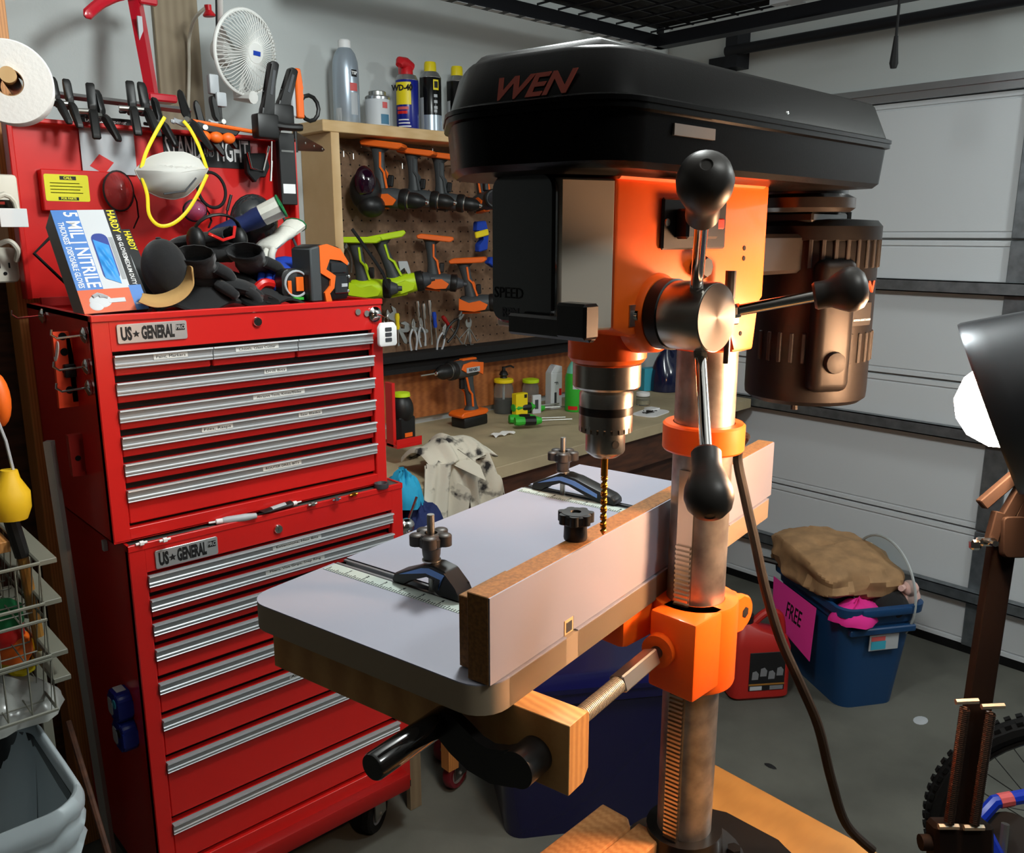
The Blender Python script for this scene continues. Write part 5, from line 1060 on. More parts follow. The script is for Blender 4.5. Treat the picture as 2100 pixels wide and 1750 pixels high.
part('straw', B().tube([b + V((-.044, -.016, .212)), b + V((-.042, -.014, .185))], .0014, 6), 'red_cap', k)
for i, px in enumerate((884, 938)):
    k, b = can('lube_spray_can', px, [(0, 0), (.038, 0), (.039, .003), (.039, .188), (.037, .192), (.03, .206), (.024, .21), (0, .21)], 'can_black', ('black and silver spray can with yellow cap, left of the pair', 'black and silver spray can with yellow cap, right of the pair')[i], 'spray can')
    wrap(k, b, 'silver_band', .0392, .002, .06, -1.5, 1.5, 'can_silver', 16); wrap(k, b, 'side_panel', .0396, .004, .12, -1.4, -.7, 'lgrey')
    part('shoulder', B().lathe(b + V((0, 0, .188)), (0, 0, 1), [(.039, 0), (.0395, .002), (.032, .016), (.026, .022), (0, .022)], 24), 'tin', k)
    part('cap', B().lathe(b + V((0, 0, .21)), (0, 0, 1), [(0, 0), (.023, 0), (.0225, .026), (.020, .034), (0, .036)], 20, sx=1, sy=.9), 'yellow_lab', k)
    wrap(k, b, 'shield', .0394, .145, .18, .25, .8, 'yellow_lab'); wrap(k, b, 'shield_inner', .0402, .152, .174, .35, .7, 'dark_ink')
    for j in range(3): wrap(k, b, 'text_line', .0394, .08 + .02 * j, .09 + .02 * j, .3, .65, 'lgrey')
    wrap(k, b, 'round_mark', .0394, .068, .078, .3, .6, ('lgrey', 'gold_ink')[i])
# ================================================================ workbench
BZ = .915
wb = thing('workbench', 'long wooden workbench with pale worn top behind the drill press table', 'workbench', (2.4, 2.4, 0))
part('top', B().prism([(1.36, 2.0), (3.46, 2.125), (3.46, 2.745), (1.36, 2.745)], .042, .002, m=Matrix.Translation((0, 0, BZ - .042))), 'worktop', wb)
part('apron', B().prism([(1.4, 2.05), (3.42, 2.17), (3.42, 2.205), (1.4, 2.085)], .14, .001, m=Matrix.Translation((0, 0, BZ - .182))), 'dark_wood', wb)
for x, y in ((1.42, 2.1), (2.42, 2.16), (3.38, 2.22), (1.42, 2.68), (3.38, 2.68)): part('leg', B().box(x - .04, x + .04, y - .02, y + .04, 0, BZ - .042, .002), 'dark_wood', wb)
part('lower_shelf', B().box(1.42, 3.4, 2.2, 2.7, .22, .24), 'dark_wood', wb); part('front_panel', B().prism([(1.44, 2.15), (3.38, 2.27), (3.38, 2.28), (1.44, 2.16)], .50, 0, m=Matrix.Translation((0, 0, .24))), 'dark_wood', wb)
solo('back_board', B().box(1.5, 3.3, 2.715, 2.745, BZ + .03, BZ + .24, .001), 'brown_board', 'orange brown board standing along the back of the workbench', 'board')
solo('black_shelf', B().box(1.75, 3.2, 2.64, 2.745, 1.165, 1.185, .001).box(1.75, 3.2, 2.64, 2.646, 1.145, 1.165), 'black_soft', 'long black shelf under the pegboard tools', 'shelf')
def bt_(px, py): return P(px, py, z=BZ + .0005)
# drill standing on the bench
c = bt_(955, 874); m = Matrix.Translation((c.x - .02, c.y, BZ + .2055 * 1.12)) @ Matrix.Rotation(math.radians(180 + 6), 4, 'Z') @ Matrix.Scale(1.12, 4)
bd_ = drill('cordless_drill', m, 'orange and grey cordless drill standing upright on the workbench with its battery', None, battery=True)
for o in kids(bd_):
    if o.name.startswith('foot'): o.data = o.data.copy()
part('brand_plate', B().box(-.055, .01, .0368, .0385, -.009, .009), 'lgrey', bd_, loc=True); text('RIDGID', frame((-.022, .0388, 0), (-1, 0, 0), (0, 0, 1)), .013, 'dark_ink', bd_, loc=True, bold=.0004)
part('drill_bit', B().cyl((.126, 0, 0), (.19, 0, 0), .003, n=8), 'zinc', bd_, loc=True)
# jars, boxes, bottles
def jar(px, py, r, h, label, lid='yellow', glass='jar_glass', fill=None, pump=False):
    c = bt_(px, py); k = thing('jar', label, 'jar', c)
    part('glass', B().lathe(c, (0, 0, 1), [(0, 0), (r, 0), (r * 1.02, .004), (r, h * .8), (r * .84, h * .93), (r * .84, h)], 24), glass, k)
    part('lid', B().lathe(c + V((0, 0, h)), (0, 0, 1), [(0, -.004), (r * 1.0, -.004), (r * 1.04, .0), (r * 1.0, .01), (r * .5, .014), (0, .014)], 24), lid, k)
    if fill: part('content', B().lathe(c + V((0, 0, .004)), (0, 0, 1), [(0, 0), (r * .94, 0), (r * .94, h * .4), (0, h * .4)], 20), fill, k)
    if pump: part('pump', B().lathe(c + V((0, 0, h + .012)), (0, 0, 1), [(0, 0), (.016, 0), (.014, .01), (.02, .016), (.014, .03), (.008, .034), (.007, .05), (0, .05)], 16).tube([c + V((0, 0, h + .058)), c + V((.03, -.01, h + .064)), c + V((.045, -.015, h + .056))], .004, 6), 'black_plastic', k); part('straw', B().cyl(c + V((0, 0, .01)), c + V((0, 0, h)), .004, n=8), 'lgrey', k)
    return k
jar(1033, 846, .041, .135, 'tall clear jar with yellow rim and black pump, left of two jars', pump=True, fill='black_soft')
jar(1088, 838, .036, .12, 'clear jar with lime yellow lid behind the yellow box', lid='lime', fill='brown_board')
def carton(name, px, py, w, d, h, rz, mat, label, cat='box', panel=None, pm=None):
    c = bt_(px, py); m = Matrix.Translation(c) @ Matrix.Rotation(rz, 4, 'Z'); k = thing(name, label, cat, m=m)
    part('carton', B().box(-w / 2, w / 2, -d / 2, d / 2, 0, h, .0015), mat, k, loc=True)
    if panel:
        for (x0, x1, z0, z1, pm_) in panel: part('print', B().box(x0, x1, -d / 2 - .0006, -d / 2, z0, z1), pm_, k, loc=True)
    return k
carton('yellow_carton', 1066, 852, .062, .03, .095, -.1, 'yellow', 'yellow cardboard box standing in front of the jars', panel=[(.012, .026, .075, .09, 'dark_ink')])
carton('white_card', 1100, 848, .04, .012, .08, -.3, 'carton_white', 'small white card with dark print right of the yellow box', 'card', [(-.01, .006, .02, .06, 'dgrey')])
k = carton('white_bottle', 1135, 838, .062, .04, .16, -.1, 'carton_white', 'white flat bottle with slanted shoulder and red print', 'bottle', [(.014, .028, .06, .09, 'red_paint'), (-.012, .0, .02, .075, 'dgrey')])
text('F', frame((-.004, -.0208, .115), (0, 0, -1), (1, 0, 0)), .03, 'dark_ink', k, loc=True)
part('shoulder', B().prism([(-.031, 0), (.031, 0), (.031, .026), (.0, .034), (-.012, .026)], .04, .002, m=frame((0, .02, .16), (1, 0, 0), (0, 0, 1))), 'carton_white', k, loc=True)
c = bt_(1178, 842)
k = thing('spray_bottle', 'green labelled bottle with mint top behind the chuck', 'bottle', c)
part('body', B().lathe(c, (0, 0, 1), [(0, 0), (.04, 0), (.042, .004), (.042, .15), (.036, .165)], 24), 'green', k); part('top', B().lathe(c + V((0, 0, .165)), (0, 0, 1), [(.036, 0), (.033, .02), (.02, .045), (.014, .05), (0, .05)], 24), 'mint', k)
wrap(k, c, 'red_patch', .0422, .01, .026, -.7, .3, 'red_paint'); wrap(k, c, 'white_patch', .0422, .1, .122, -.2, .5, 'carton_white')
c = P(1165, 728, y=2.62)
k = thing('grey_jug', 'grey capped jug standing on the black shelf end behind the chuck', 'jug', (c.x, 2.69, 1.1855)); c = V((c.x, 2.69, 1.1855))
part('body', B().lathe(c, (0, 0, 1), [(0, 0), (.034, 0), (.036, .004), (.034, .05), (.02, .07), (0, .07)], 20), 'grey', k); part('cap', B().lathe(c + V((0, 0, .07)), (0, 0, 1), [(0, 0), (.018, 0), (.018, .02), (0, .02)], 16), 'lgrey', k)
# right end of the bench
carton('blue_carton', 1330, 800, .085, .05, .11, -.3, 'teal', 'teal box with white top on the workbench right of the chuck', panel=None)
jar(1318, 830, .03, .045, 'low glass pot with white lid before the teal box', lid='white', fill='worktop')
c = bt_(1368, 800); k = solo('dark_bag', B().grid(lambda u, v: V((c.x + (.10 + .015 * math.sin(9 * u)) * math.cos(u * 6.2832) * math.sin(.15 + v * 1.5), c.y + .07 * math.sin(u * 6.2832) * math.sin(.15 + v * 1.5), BZ + .002 + .22 * (1 - v) ** .8 * (1 + .12 * math.sin(14 * u + 4 * v)))), 30, 10, .002), 'bag_navy', 'dark blue glossy plastic bag slumped at the back of the workbench', 'bag')
c = bt_(1335, 848)
k = thing('foam_plate', 'white foam tray holding a heap of black screws on the bench', 'tray', c)
part('tray', B().prism(rrect(-.085, .085, -.055, .055, .03, 5), .004, .001, m=Matrix.Translation((c.x, c.y, BZ + .0008)) @ Matrix.Rotation(.2, 4, 'Z')), 'white', k); part('flap', B().prism([(.02, .01), (.085, .0), (.09, .045), (.05, .06)], .006, .001, m=Matrix.Translation((c.x, c.y, BZ + .005)) @ Matrix.Rotation(.2, 4, 'Z')), 'white', k)
sc = B()
for i in range(30):
    q = V((c.x - .01 + random.gauss(0, .016), c.y + random.gauss(0, .008), BZ + .0065 + random.random() * .006)); t = random.random() * 6.28; sc.cyl(q, q + V((math.cos(t) * .012, math.sin(t) * .012, .001)), .0018, n=5)
solo('screw_heap', sc, 'black_metal', 'heap of black screws on the white foam tray', 'screws', kind='stuff')
GS = 'green handled screwdrivers on the bench'
for i, (px, py, t) in enumerate(((1078, 868, -.45), (1080, 850, -.15), (1098, 846, -.35), (1090, 880, -.42))):
    c = bt_(px, py) + V((0, 0, .019 + .014 * (i % 2))); u = V((math.cos(t), math.sin(t), -.03)).normalized(); k = thing('green_screwdriver', ('green and black screwdriver lying second from the front on the bench', 'green and black screwdriver at the back of the heap', 'green and black screwdriver crossing the top of the heap', 'green and black screwdriver nearest the bench front')[i], 'screwdriver', c, group=GS)
    part('handle', B().lathe(c - u * .07, u, [(0, 0), (.016, .001), (.019, .016), (.015, .05), (.018, .09), (.012, .11), (0, .112)], 10), 'green', k); part('grip_band', B().lathe(c - u * .03, u, [(.0175, 0), (.0192, .012), (.0185, .045), (.0155, .045)], 10), 'black_plastic', k)
    part('shaft', B().cyl(c + u * .04, c + u * .17, .0032, n=8), 'zinc', k)
c = bt_(1030, 893); solo('paper_scrap', B().grid(lambda u, v: c + V((-.05 + .1 * u, -.02 + .04 * v, .001 + .010 * abs(math.sin(7 * u + 3 * v)))), 12, 6, .0006), 'paper', 'crumpled white paper scrap beside the rag on the bench', 'paper')
c = bt_(1000, 835); solo('white_sheet', B().box(c.x - .05, c.x + .05, c.y - .03, c.y + .03, BZ + .0006, BZ + .002), 'paper', 'flat white sheet at the back of the bench behind the drill foot', 'paper')
# dirty rag hanging over the bench edge
rg0 = P(928, 930, y=2.02)
def rag(u, v):
    a_ = math.pi * (1.0 + .9 * u) ; f = .010 * math.sin(15 * u + 2 * v) + .006 * math.sin(29 * u + 5 * v)
    w = .115 + .035 * v; x = rg0.x + (u - .5) * 2 * w + .012 * math.sin(6 * v + 4 * u)
    lobe = .30 + .70 * abs(math.sin(math.pi * 2 * u + .1)) ** .6
    if v < .3: s = v / .3; return V((rg0.x + .04 + (u - .5) * .26 * (.75 + .25 * s), 2.21 - .21 * s + f, BZ + .016 + .095 * math.sin(2.55 * s + .15) * (1 - 1.6 * (u - .5) ** 2) + abs(f) * .8))
    s = (v - .3) / .7; return V((x, 1.995 - .030 * math.sin(1.57 * s) + f * 1.5 - .02 * math.cos(12.5 * u) * s, BZ + .072 - .05 * min(1, s * 3) - s * .235 * lobe))
solo('dirty_rag', B().grid(rag, 60, 44, .003), 'rag_cloth', 'dirty white rag with black grease stains draped over the workbench edge', 'rag', ang=70)
# red rack with dark tool right behind the chest, blue rags below
a, b = P(800, 910, y=2.28), P(832, 780, y=2.28)
k = thing('red_bracket', 'red steel tool rack on the side behind the tool chest', 'rack', (a.x, 2.28, a.z))
part('upright', B().box(a.x, a.x + .012, 2.26, 2.30, a.z - .01, b.z, .001), 'red_paint', k); part('ledge', B().box(a.x, a.x + .10, 2.24, 2.34, a.z - .012, a.z, .001).box(a.x, a.x + .10, 2.24, 2.244, a.z, a.z + .018), 'red_paint', k)
c = P(824, 840, y=2.30)
k = thing('grinder', 'black rounded tool with lime cap sitting in the red rack', 'tool', c)
part('body', B().ell(c, (.04, .04, .055)).box(c.x - .03, c.x + .035, c.y - .03, c.y + .03, a.z + .001, c.z - .02, .006), 'black_plastic', k); part('cap', B().lathe(c + V((.0, 0, .045)), (0, 0, 1), [(0, 0), (.03, 0), (.028, .012), (0, .016)], 16), 'lime', k); part('badge', B().box(c.x - .012, c.x + .018, c.y - .032, c.y - .03, a.z + .014, a.z + .028), 'tool_orange', k)
def heap(cx, cyy, z0, rx, ry, h, mat, name, label, cat, sd=0, n=26):
    rr = random.Random(sd); ph = [rr.random() * 6.28 for _ in range(6)]
    def fn(u, v):
        t = u * 6.2832; r = math.sin(min(1.57, v * 1.57)); k_ = 1 + .12 * math.sin(3 * t + ph[0]) + .07 * math.sin(7 * t + ph[1] + 4 * v)
        return V((cx + rx * r * k_ * math.cos(t), cyy + ry * r * k_ * math.sin(t), z0 + h * math.cos(v * 1.57) * (1 + .18 * math.sin(5 * t + ph[2]) * r + .1 * math.sin(9 * t + 6 * v + ph[3]))))
    return solo(name, B().grid(fn, n, 10, .003), mat, label, cat, ang=70)
c = P(835, 985, y=1.98); heap(c.x - .01, 1.98, c.z - .07, .05, .06, .085, 'teal_cloth', 'teal_rag', 'bright teal cloth bundled right of the chest ledge', 'cloth', 3)
c = P(868, 1050, y=1.95); heap(c.x - .015, 1.95, c.z - .10, .07, .07, .12, 'cloth_navy', 'navy_rag', 'navy cloth bundled under the teal one beside the white rag', 'cloth', 5)
c = P(838, 1065, y=1.90); solo('steel_ladle', B().ell(V((c.x - .01, 1.90, c.z - .02)), (.03, .02, .026)).tube([V((c.x, 1.90, c.z)), V((c.x + .03, 1.90, c.z + .06))], .004, 6), 'chrome', 'chrome rounded tool end peeking above the table edge beside the chest', 'tool')
k = thing('side_cart', 'low dark shop cart holding cloths right of the tool cabinet', 'cart', (1.42, 1.95, 0))
part('top', B().box(1.29, 1.55, 1.84, 1.99, .74, .76, .002), 'dark_wood', k)
part('leg', B().box(1.283, 1.323, 1.735 + .1, 1.755 + .1, 0, .74, .001), 'ply_grey', k, label='pale grey board leg'); part('leg', B().box(1.40, 1.438, 1.80, 1.838, .09, .74, .001), 'stud', k)
part('leg', B().box(1.50, 1.54, 1.95, 1.99, .09, .74, .001), 'stud', k); part('rail', B().box(1.44, 1.54, 1.81, 1.83, .2, .24, .001), 'stud', k)
caster(k, 1.455, 1.84, .05, .3, 'caster_red', 'lgrey'); caster(k, 1.52, 1.97, .05, .3, 'caster_red', 'lgrey')
# ================================================================ desk lamp on the right
lc0 = P(2026, 838, d=.80)
ax = (-RT * .90 - UP * .33 + FW * .53).normalized()
lm_ = thing('desk_lamp', 'black swing arm desk lamp with lit warm bulb at the right edge', 'lamp', P(1960, 1740, d=.86))
R0 = .083
prof = [(R0, 0), (R0 * 1.01, -.003), (R0 * .98, -.02), (R0 * .90, -.06), (R0 * .74, -.105), (R0 * .55, -.135), (R0 * .42, -.15), (R0 * .40, -.19), (R0 * .36, -.2), (0, -.2), (0, -.198), (R0 * .34, -.197), (R0 * .38, -.148), (R0 * .53, -.132), (R0 * .72, -.102), (R0 * .88, -.058), (R0 * .965, -.02), (R0 * .985, 0), (R0, 0)]
part('shade', B().lathe(lc0, ax, prof, 48), 'shade_black', lm_)
part('shade_lining', B().lathe(lc0, ax, [(R0 * .975, -.002), (R0 * .955, -.021), (R0 * .87, -.06), (R0 * .71, -.103), (R0 * .52, -.13), (R0 * .3, -.14)], 48), 'white', lm_)
bc = lc0 - ax * .018
part('bulb', B().lathe(bc, ax, [(0, .046), (.018, .042), (.034, .028), (.042, .008), (.042, -.008), (.034, -.034), (.022, -.056), (.014, -.066), (.013, -.09), (0, -.09)], 28), 'bulb_light', lm_, label='glowing warm bulb')
part('socket', B().lathe(bc - ax * .12, ax, [(0, 0), (.018, 0), (.018, .04), (0, .04)], 16), 'black_plastic', lm_)
# arms
def dq(px, py, d=.84): return P(px, py, d=d)
def bar(p, q, w, h, n=4, mat='lamp_brown', par=lm_, name='arm'):
    u = (q - p).normalized(); m = frame(p, u, UP if abs(u.dot(UP)) < .9 else RT); return part(name, B(m).box(0, (q - p).length, -w / 2, w / 2, -h / 2, h / 2, .001), mat, par)
bar(dq(2012, 1036), dq(2110, 952), .011, .010); bar(dq(2058, 1068), dq(2120, 960), .012, .010); bar(dq(2032, 1110), dq(2048, 1050), .010, .010); bar(dq(2070, 1120), dq(2125, 1000), .018, .010)
part('shade_bracket', B().tube([lc0 - ax * .17, dq(2130, 985, .82), dq(2118, 1000, .83)], .008, 8), 'lamp_brown', lm_)
part('joint_plate', B(frame(dq(2055, 1100), RT, UP)).prism(rrect(-.004, .02, -.02, .02, .005, 3), .010, .001), 'lamp_brown', lm_)
wb_ = B(frame(dq(2018, 1110), RT, UP)); wb_.box(-.008, .008, -.004, .004, .0, .01, .002).box(-.016, -.006, -.008, .002, .0, .008, .002).cyl((.0, .0, -.01), (.0, .0, .02), .003, n=8); part('wing_nut', wb_, 'chrome', lm_)
top, bot = dq(2054, 1118, .85), dq(1968, 1690, .87)
bar(top, bot, .024, .012, name='lower_arm')
for (x0, y0), (x1, y1) in (((1979, 1452), (1946, 1688)), ((2032, 1462), (1998, 1690))):
    p, q = dq(x0, y0, .845), dq(x1, y1, .855); u = (q - p).normalized(); L_ = (q - p).length; pts = []
    s1_ = u.orthogonal().normalized(); s2_ = u.cross(s1_); n = 60
    for i in range(n * 8 + 1): t = i / 8 * 6.2832; pts.append(p + u * (L_ * i / (n * 8)) + (s1_ * math.cos(t) + s2_ * math.sin(t)) * .0042)
    part('tension_spring', B().tube(pts, .0011, 4), 'steel_brown', lm_)
    part('spring_hook', B().tube([p - u * .006 - RT * .010, p - u * .007 + RT * .012], .003, 6), 'zinc_warm', lm_); part('spring_hook', B().tube([q + u * .004 - RT * .010, q + u * .004 + RT * .010], .003, 6), 'zinc_warm', lm_)
part('base_joint', B(frame(dq(1968, 1708, .87), RT, UP)).box(-.03, .03, -.03, .012, -.012, .012, .004).cyl((-.04, -.01, .0), (-.028, -.01, .0), .008, n=12), 'lamp_brown', lm_)
bp = dq(1968, 1720, .87); part('base_post', B().cyl(bp, V((bp.x, bp.y, .955)), .012, n=16), 'lamp_brown', lm_)
part('base', B().lathe((bp.x, bp.y, .9495), (0, 0, 1), [(0, 0), (.05, 0), (.05, .008), (.02, .02), (0, .02)], 32), 'black_metal', lm_)
# ================================================================ blue storage bin
Fz, Rz, Lz = P(1732, 1255, z=.40), P(1900, 1238, z=.40), P(1582, 1150, z=.40)
ux = (Rz - Fz); uy = (Lz - Fz); ux.z = uy.z = 0; wx, wy = ux.length, uy.length; ux.normalize(); uy = (uy - ux * uy.dot(ux)).normalized()
o0 = V((Fz.x, Fz.y, 0)); bn_m = frame(o0, ux, uy)
bn = thing('storage_bin', 'blue plastic storage tote full of odds and ends by the garage door', 'bin', m=bn_m)
def bring(z, ins, r=.05): return [V((x, y, z)) for x, y in rrect(ins, wx - ins, ins, wy - ins, r, 5)]
shell = B().loft([bring(.0, .045), bring(.33, .016), bring(.335, .010), bring(.365, .008), bring(.37, -.006), bring(.40, -.008), bring(.402, .004), bring(.37, .012), bring(.33, .022), bring(.01, .052)])
part('tub', shell, 'tub_blue', bn, loc=True)
part('front_recess', B().box(wx * .1, wx * .9, -.004, .02, .30, .325, .004), 'tub_blue', bn, loc=True)
part('handle_lip', B().box(wx * .2, wx * .8, -.016, .0, .372, .40, .006, 2), 'tub_blue', bn, loc=True)
part('brand_sticker', B().box(wx * .36, wx * .72, .008, .012, .235, .295, .001), 'lgrey', bn, loc=True); part('sticker_print', B().box(wx * .38, wx * .56, .0066, .0085, .24, .27), 'teal', bn, loc=True); part('sticker_print', B().box(wx * .38, wx * .55, .0066, .0085, .272, .288), 'label_pinkred', bn, loc=True)
ps = thing('paper_sign', 'hot pink paper sign reading FREE taped to the blue tote', 'sign', m=bn_m)
pm = bn_m @ frame((.0, .0, 0), (0, -1, 0), (.06, 0, 1))
qs = [P(*q, x=1) for q in ()]
def onface(px, py):
    """tote's long side, leaning like its wall"""
    n_ = bn_m.to_3x3() @ V((-1, 0, .09)).normalized(); r = FW + (px - 1050) / FPX * RT - (py - 875) / FPX * UP; p0 = bn_m @ V((-.008, 0, .36)); return CAM + r * ((p0 - CAM).dot(n_) / r.dot(n_))
cor = [onface(1587, 1182), onface(1674, 1248), onface(1660, 1357), onface(1584, 1268)]; nn_ = bn_m.to_3x3() @ V((-1, 0, .09)).normalized()
part('paper', B().hexa([c - nn_ * .001 for c in cor] + [c + nn_ * .001 for c in cor]), 'pinkpaper', ps)
cc = onface(1628, 1262); ud_ = (cor[1] - cor[0]).normalized(); vd_ = (cor[0] - cor[3]).normalized()
text('FREE', frame(cc + nn_ * .0015, ud_, vd_), .085, 'dark_ink', ps, sx=.62, bold=.0008)
cb_ = bn_m @ V((wx * .5, wy * .5, .36))
# contents
bgc = bn_m @ V((wx * .40, wy * .58, .455)); sgn = lambda a, e: math.copysign(abs(a) ** e, a)
def bagf(u, v):
    t, f = u * 6.2832, (v - .5) * 3.1415; ct, st2, cf, sf = math.cos(t), math.sin(t), math.cos(f), math.sin(f)
    x, y, z = .160 * sgn(cf, .45) * sgn(ct, .5), .225 * sgn(cf, .45) * sgn(st2, .5), .075 * sgn(sf, .5)
    z *= 1 + .35 * y / .25; w = .86 + .32 * NZ.voronoi(V((x, y, z * 1.6)) * 9)[0][0] + .10 * NZ.noise(V((x, y, z)) * 17)
    return bgc + bn_m.to_3x3() @ V((x * w, y * w, z * w))
solo('paper_bag', B().grid(bagf, 56, 34), 'kraft', 'crumpled brown paper bag lying on top of the blue tote', 'bag', ang=22)
hp = bn_m @ V((wx * .72, wy * .66, .40))
pts = [bn_m @ V((wx * .80, wy * (.5 + .34 * math.cos(t / 16 * math.pi)), .38 + .24 * math.sin(t / 16 * math.pi))) for t in range(17)]
dc = bn_m @ V((wx * .85, wy * .38, .34))
wsk = thing('clear_disc', 'clear plastic round lid standing up behind the paper bag', 'lid', dc)
dm = frame(dc + V((0, 0, .05)), bn_m.to_3x3() @ V((0, -1, 0)), (0, 0, 1))
part('sheet', B(dm).lathe((0, 0, 0), (0, 0, 1), [(0, 0), (.19, 0), (.19, .002), (0, .002)], 40), 'clear_sheet', wsk); part('rim', B(dm).tube([V((.19 * math.cos(i * .1571), .19 * math.sin(i * .1571), 0)) for i in range(40)], .005, 6, True), 'clear_rim', wsk)
c = bn_m @ V((wx * .93, wy * .14, .395)); solo('plush_toy', B().ell(c, (.045, .04, .05)).ell(c + V((-.02, -.01, .045)), (.03, .03, .028)).tube([c + V((-.03, 0, .05)), c + V((-.07, .0, .055))], .011, 8), 'skin_pink', 'pale pink soft toy at the right corner of the tote', 'toy')
c = bn_m @ V((wx * .72, wy * .14, .37)); solo('dark_cloth', B().ell(c, (.07, .06, .06), u=20, v=12), 'cloth_black', 'dark fuzzy cloth between paper bag and pink toy', 'cloth')
c = bn_m @ V((wx * .3, wy * .13, .375)); heap(c.x, c.y, c.z - .03, .12, .07, .055, 'pink_cloth', 'pink_cloth', 'bright pink cloth bulging at the front of the tote', 'cloth', 8)
c = bn_m @ V((wx * .8, wy * .30, .40)); heap(c.x, c.y, c.z - .04, .07, .06, .06, 'purple', 'purple_cloth', 'purple cloth peeping behind the dark fuzzy one', 'cloth', 9)
p, q = bn_m @ V((wx * .42, wy * .90, .42)), bn_m @ V((wx * .10, wy * 1.02, .44)); solo('white_tube', B().tube([p, q], .022, 12), 'lgrey', 'white rolled tube sticking out of the tote at the far left', 'tube'); p, q = bn_m @ V((wx * .25, wy * .75, .40)), bn_m @ V((-.06, wy * .96, .42)); solo('dark_bar', B().tube([p, q], .012, 8), 'black_plastic', 'dark bar sticking out of the tote near the drill press cord', 'bar')
# red fuel can
gc = P(1545, 1418, z=0); gm_ = Matrix.Translation(gc) @ Matrix.Rotation(-.62, 4, 'Z')
gcn = thing('fuel_can', 'red plastic jug with black cap and dark label on the floor beside the tote', 'can', m=gm_)
def gr(z, w, d, dx=0, r=.03): return [V((x + dx, y, z)) for x, y in rrect(-w / 2, w / 2, -d / 2, d / 2, r, 4)]
part('body', B().loft([gr(0, .20, .11), gr(.012, .225, .13), (gr(.20, .225, .13)), gr(.235, .20, .12), gr(.265, .10, .09, -.04), gr(.285, .06, .06, -.05)]), 'can_red', gcn, loc=True)
part('cap', B().lathe((-.05, 0, .283), (0, 0, 1), [(0, 0), (.03, 0), (.03, .03), (.024, .035), (0, .035)], 20), 'black_plastic', gcn, loc=True)
part('handle', B().tube(smooth([V((-.02, 0, .275)), V((.03, 0, .315)), V((.08, 0, .30)), V((.095, 0, .23))], 5), .015, 10), 'can_red', gcn, loc=True)
part('label', B().box(-.05, .085, -.067, -.064, .04, .19, .001), 'dark_ink', gcn, loc=True)
text('HEET', frame((.018, -.0675, .155), (1, 0, 0), (0, 0, 1)), .05, 'grey', gcn, loc=True, bold=.001) if 0 else None
for i in range(4): part('label_figure', B().prism([(-.012, 0), (.012, 0), (.014, .022), (.004, .034), (-.01, .03)], .001, m=frame((-.028 + .031 * i, -.0668, .085 + .012 * (i % 2)), (1, 0, 0), (0, 0, 1))), 'grey', gcn, loc=True)
part('label_stripe', B().box(-.05, .085, -.0682, -.0668, .062, .068), 'gold_ink', gcn, loc=True); part('label_patch', B().box(-.045, .0, -.0682, -.0668, .043, .058), 'lgrey', gcn, loc=True); part('label_patch', B().box(.03, .08, -.0682, -.0668, .043, .058), 'grey', gcn, loc=True)
# navy tub behind the drill press
c0_ = P(1022, 1742, z=0); nv = thing('navy_tub', 'tall glossy navy plastic tub on the floor behind the drill press', 'tub', c0_)
nm = frame(c0_, (.84, -.54, 0), (.54, .84, 0))
def nr(z, ins): return [V((x, y, z)) for x, y in rrect(.0 + ins, .56 - ins, ins, .44 - ins, .05, 5)]
part('tub', B(nm).loft([nr(0, .03), nr(.42, .0), nr(.43, -.012), nr(.46, -.012), nr(.46, .01), nr(.42, .012), nr(.02, .04)]), 'navy_gloss', nv)
part('lid', B(nm).loft([nr(.461, -.016), nr(.475, -.016), nr(.49, .03), nr(.49, .06)]), 'navy_gloss', nv)
# bicycle
wc = V((2.085, .405, .33)); wax = (RT * .25 + FW * .97); wax.z = 0; wax.normalize()
bk_ = thing('bicycle', 'bicycle with knobbly black tyre and blue frame parked at the right edge', 'bicycle', (wc.x, wc.y, 0))
hx_ = V((0, 0, 1)).cross(wax).normalized()
def wp(t, r, o=0): return wc + hx_ * (r * math.cos(t)) + V((0, 0, r * math.sin(t))) + wax * o
part('tyre', B().tube([wp(i * .1309, .268) for i in range(48)], .024, 10, True), 'rubber', bk_)
kn_ = B()
for i in range(72):
    for o in (-.012, .012): c = wp(i * .0873 + o, .289, o); kn_.box(-.006, .006, -.007, .007, -.004, .005, m=frame(c, wax, V((0, 0, 1)).cross(wax) * math.sin(i * .0873) - V((0, 0, 1)) * math.cos(i * .0873)))
part('tread_knob', kn_, 'rubber', bk_, kind='stuff')
part('rim', B().tube([wp(i * .1309, .238) for i in range(48)], .010, 8, True), 'black_metal', bk_)
sp_ = B()
for i in range(32): sp_.cyl(wp(i * .19635, .235), wp(i * .19635 + (.9 if i % 2 else -.9), .022, .02 if i % 4 < 2 else -.02), .0012, n=5)
part('spoke', sp_, 'black_metal', bk_, kind='stuff')
part('hub', B().cyl(wc - wax * .045, wc + wax * .045, .02, n=16), 'black_metal', bk_)
part('reflector', B().box(-.008, .008, -.01, .01, -.004, .004, m=frame(wp(2.2, .225, -.01), wax, (0, 0, 1))), 'white', bk_)
bb = wc + hx_ * .0 
q1 = wc + wax * .06 
part('chain_stay', B().tube([wc + wax * -.055, wc + wax * -.06 + hx_ * -.24 + V((0, 0, -.02))], .012, 8).tube([wc + wax * .055, wc + wax * .06 + hx_ * -.24 + V((0, 0, -.02))], .012, 8), 'bike_blue', bk_)
fr = [P(*q, d=1.75) for q in ((2000, 1690), (2040, 1645), (2110, 1632))]; f2 = [P(*q, d=1.7) for q in ((2012, 1700), (2045, 1765))]
part('frame_tube', B().tube(fr, .014, 10), 'bike_blue', bk_); part('frame_tube', B().tube(f2 + [V((f2[1].x + .1, f2[1].y - .1, .25))], .018, 10), 'bike_blue', bk_)
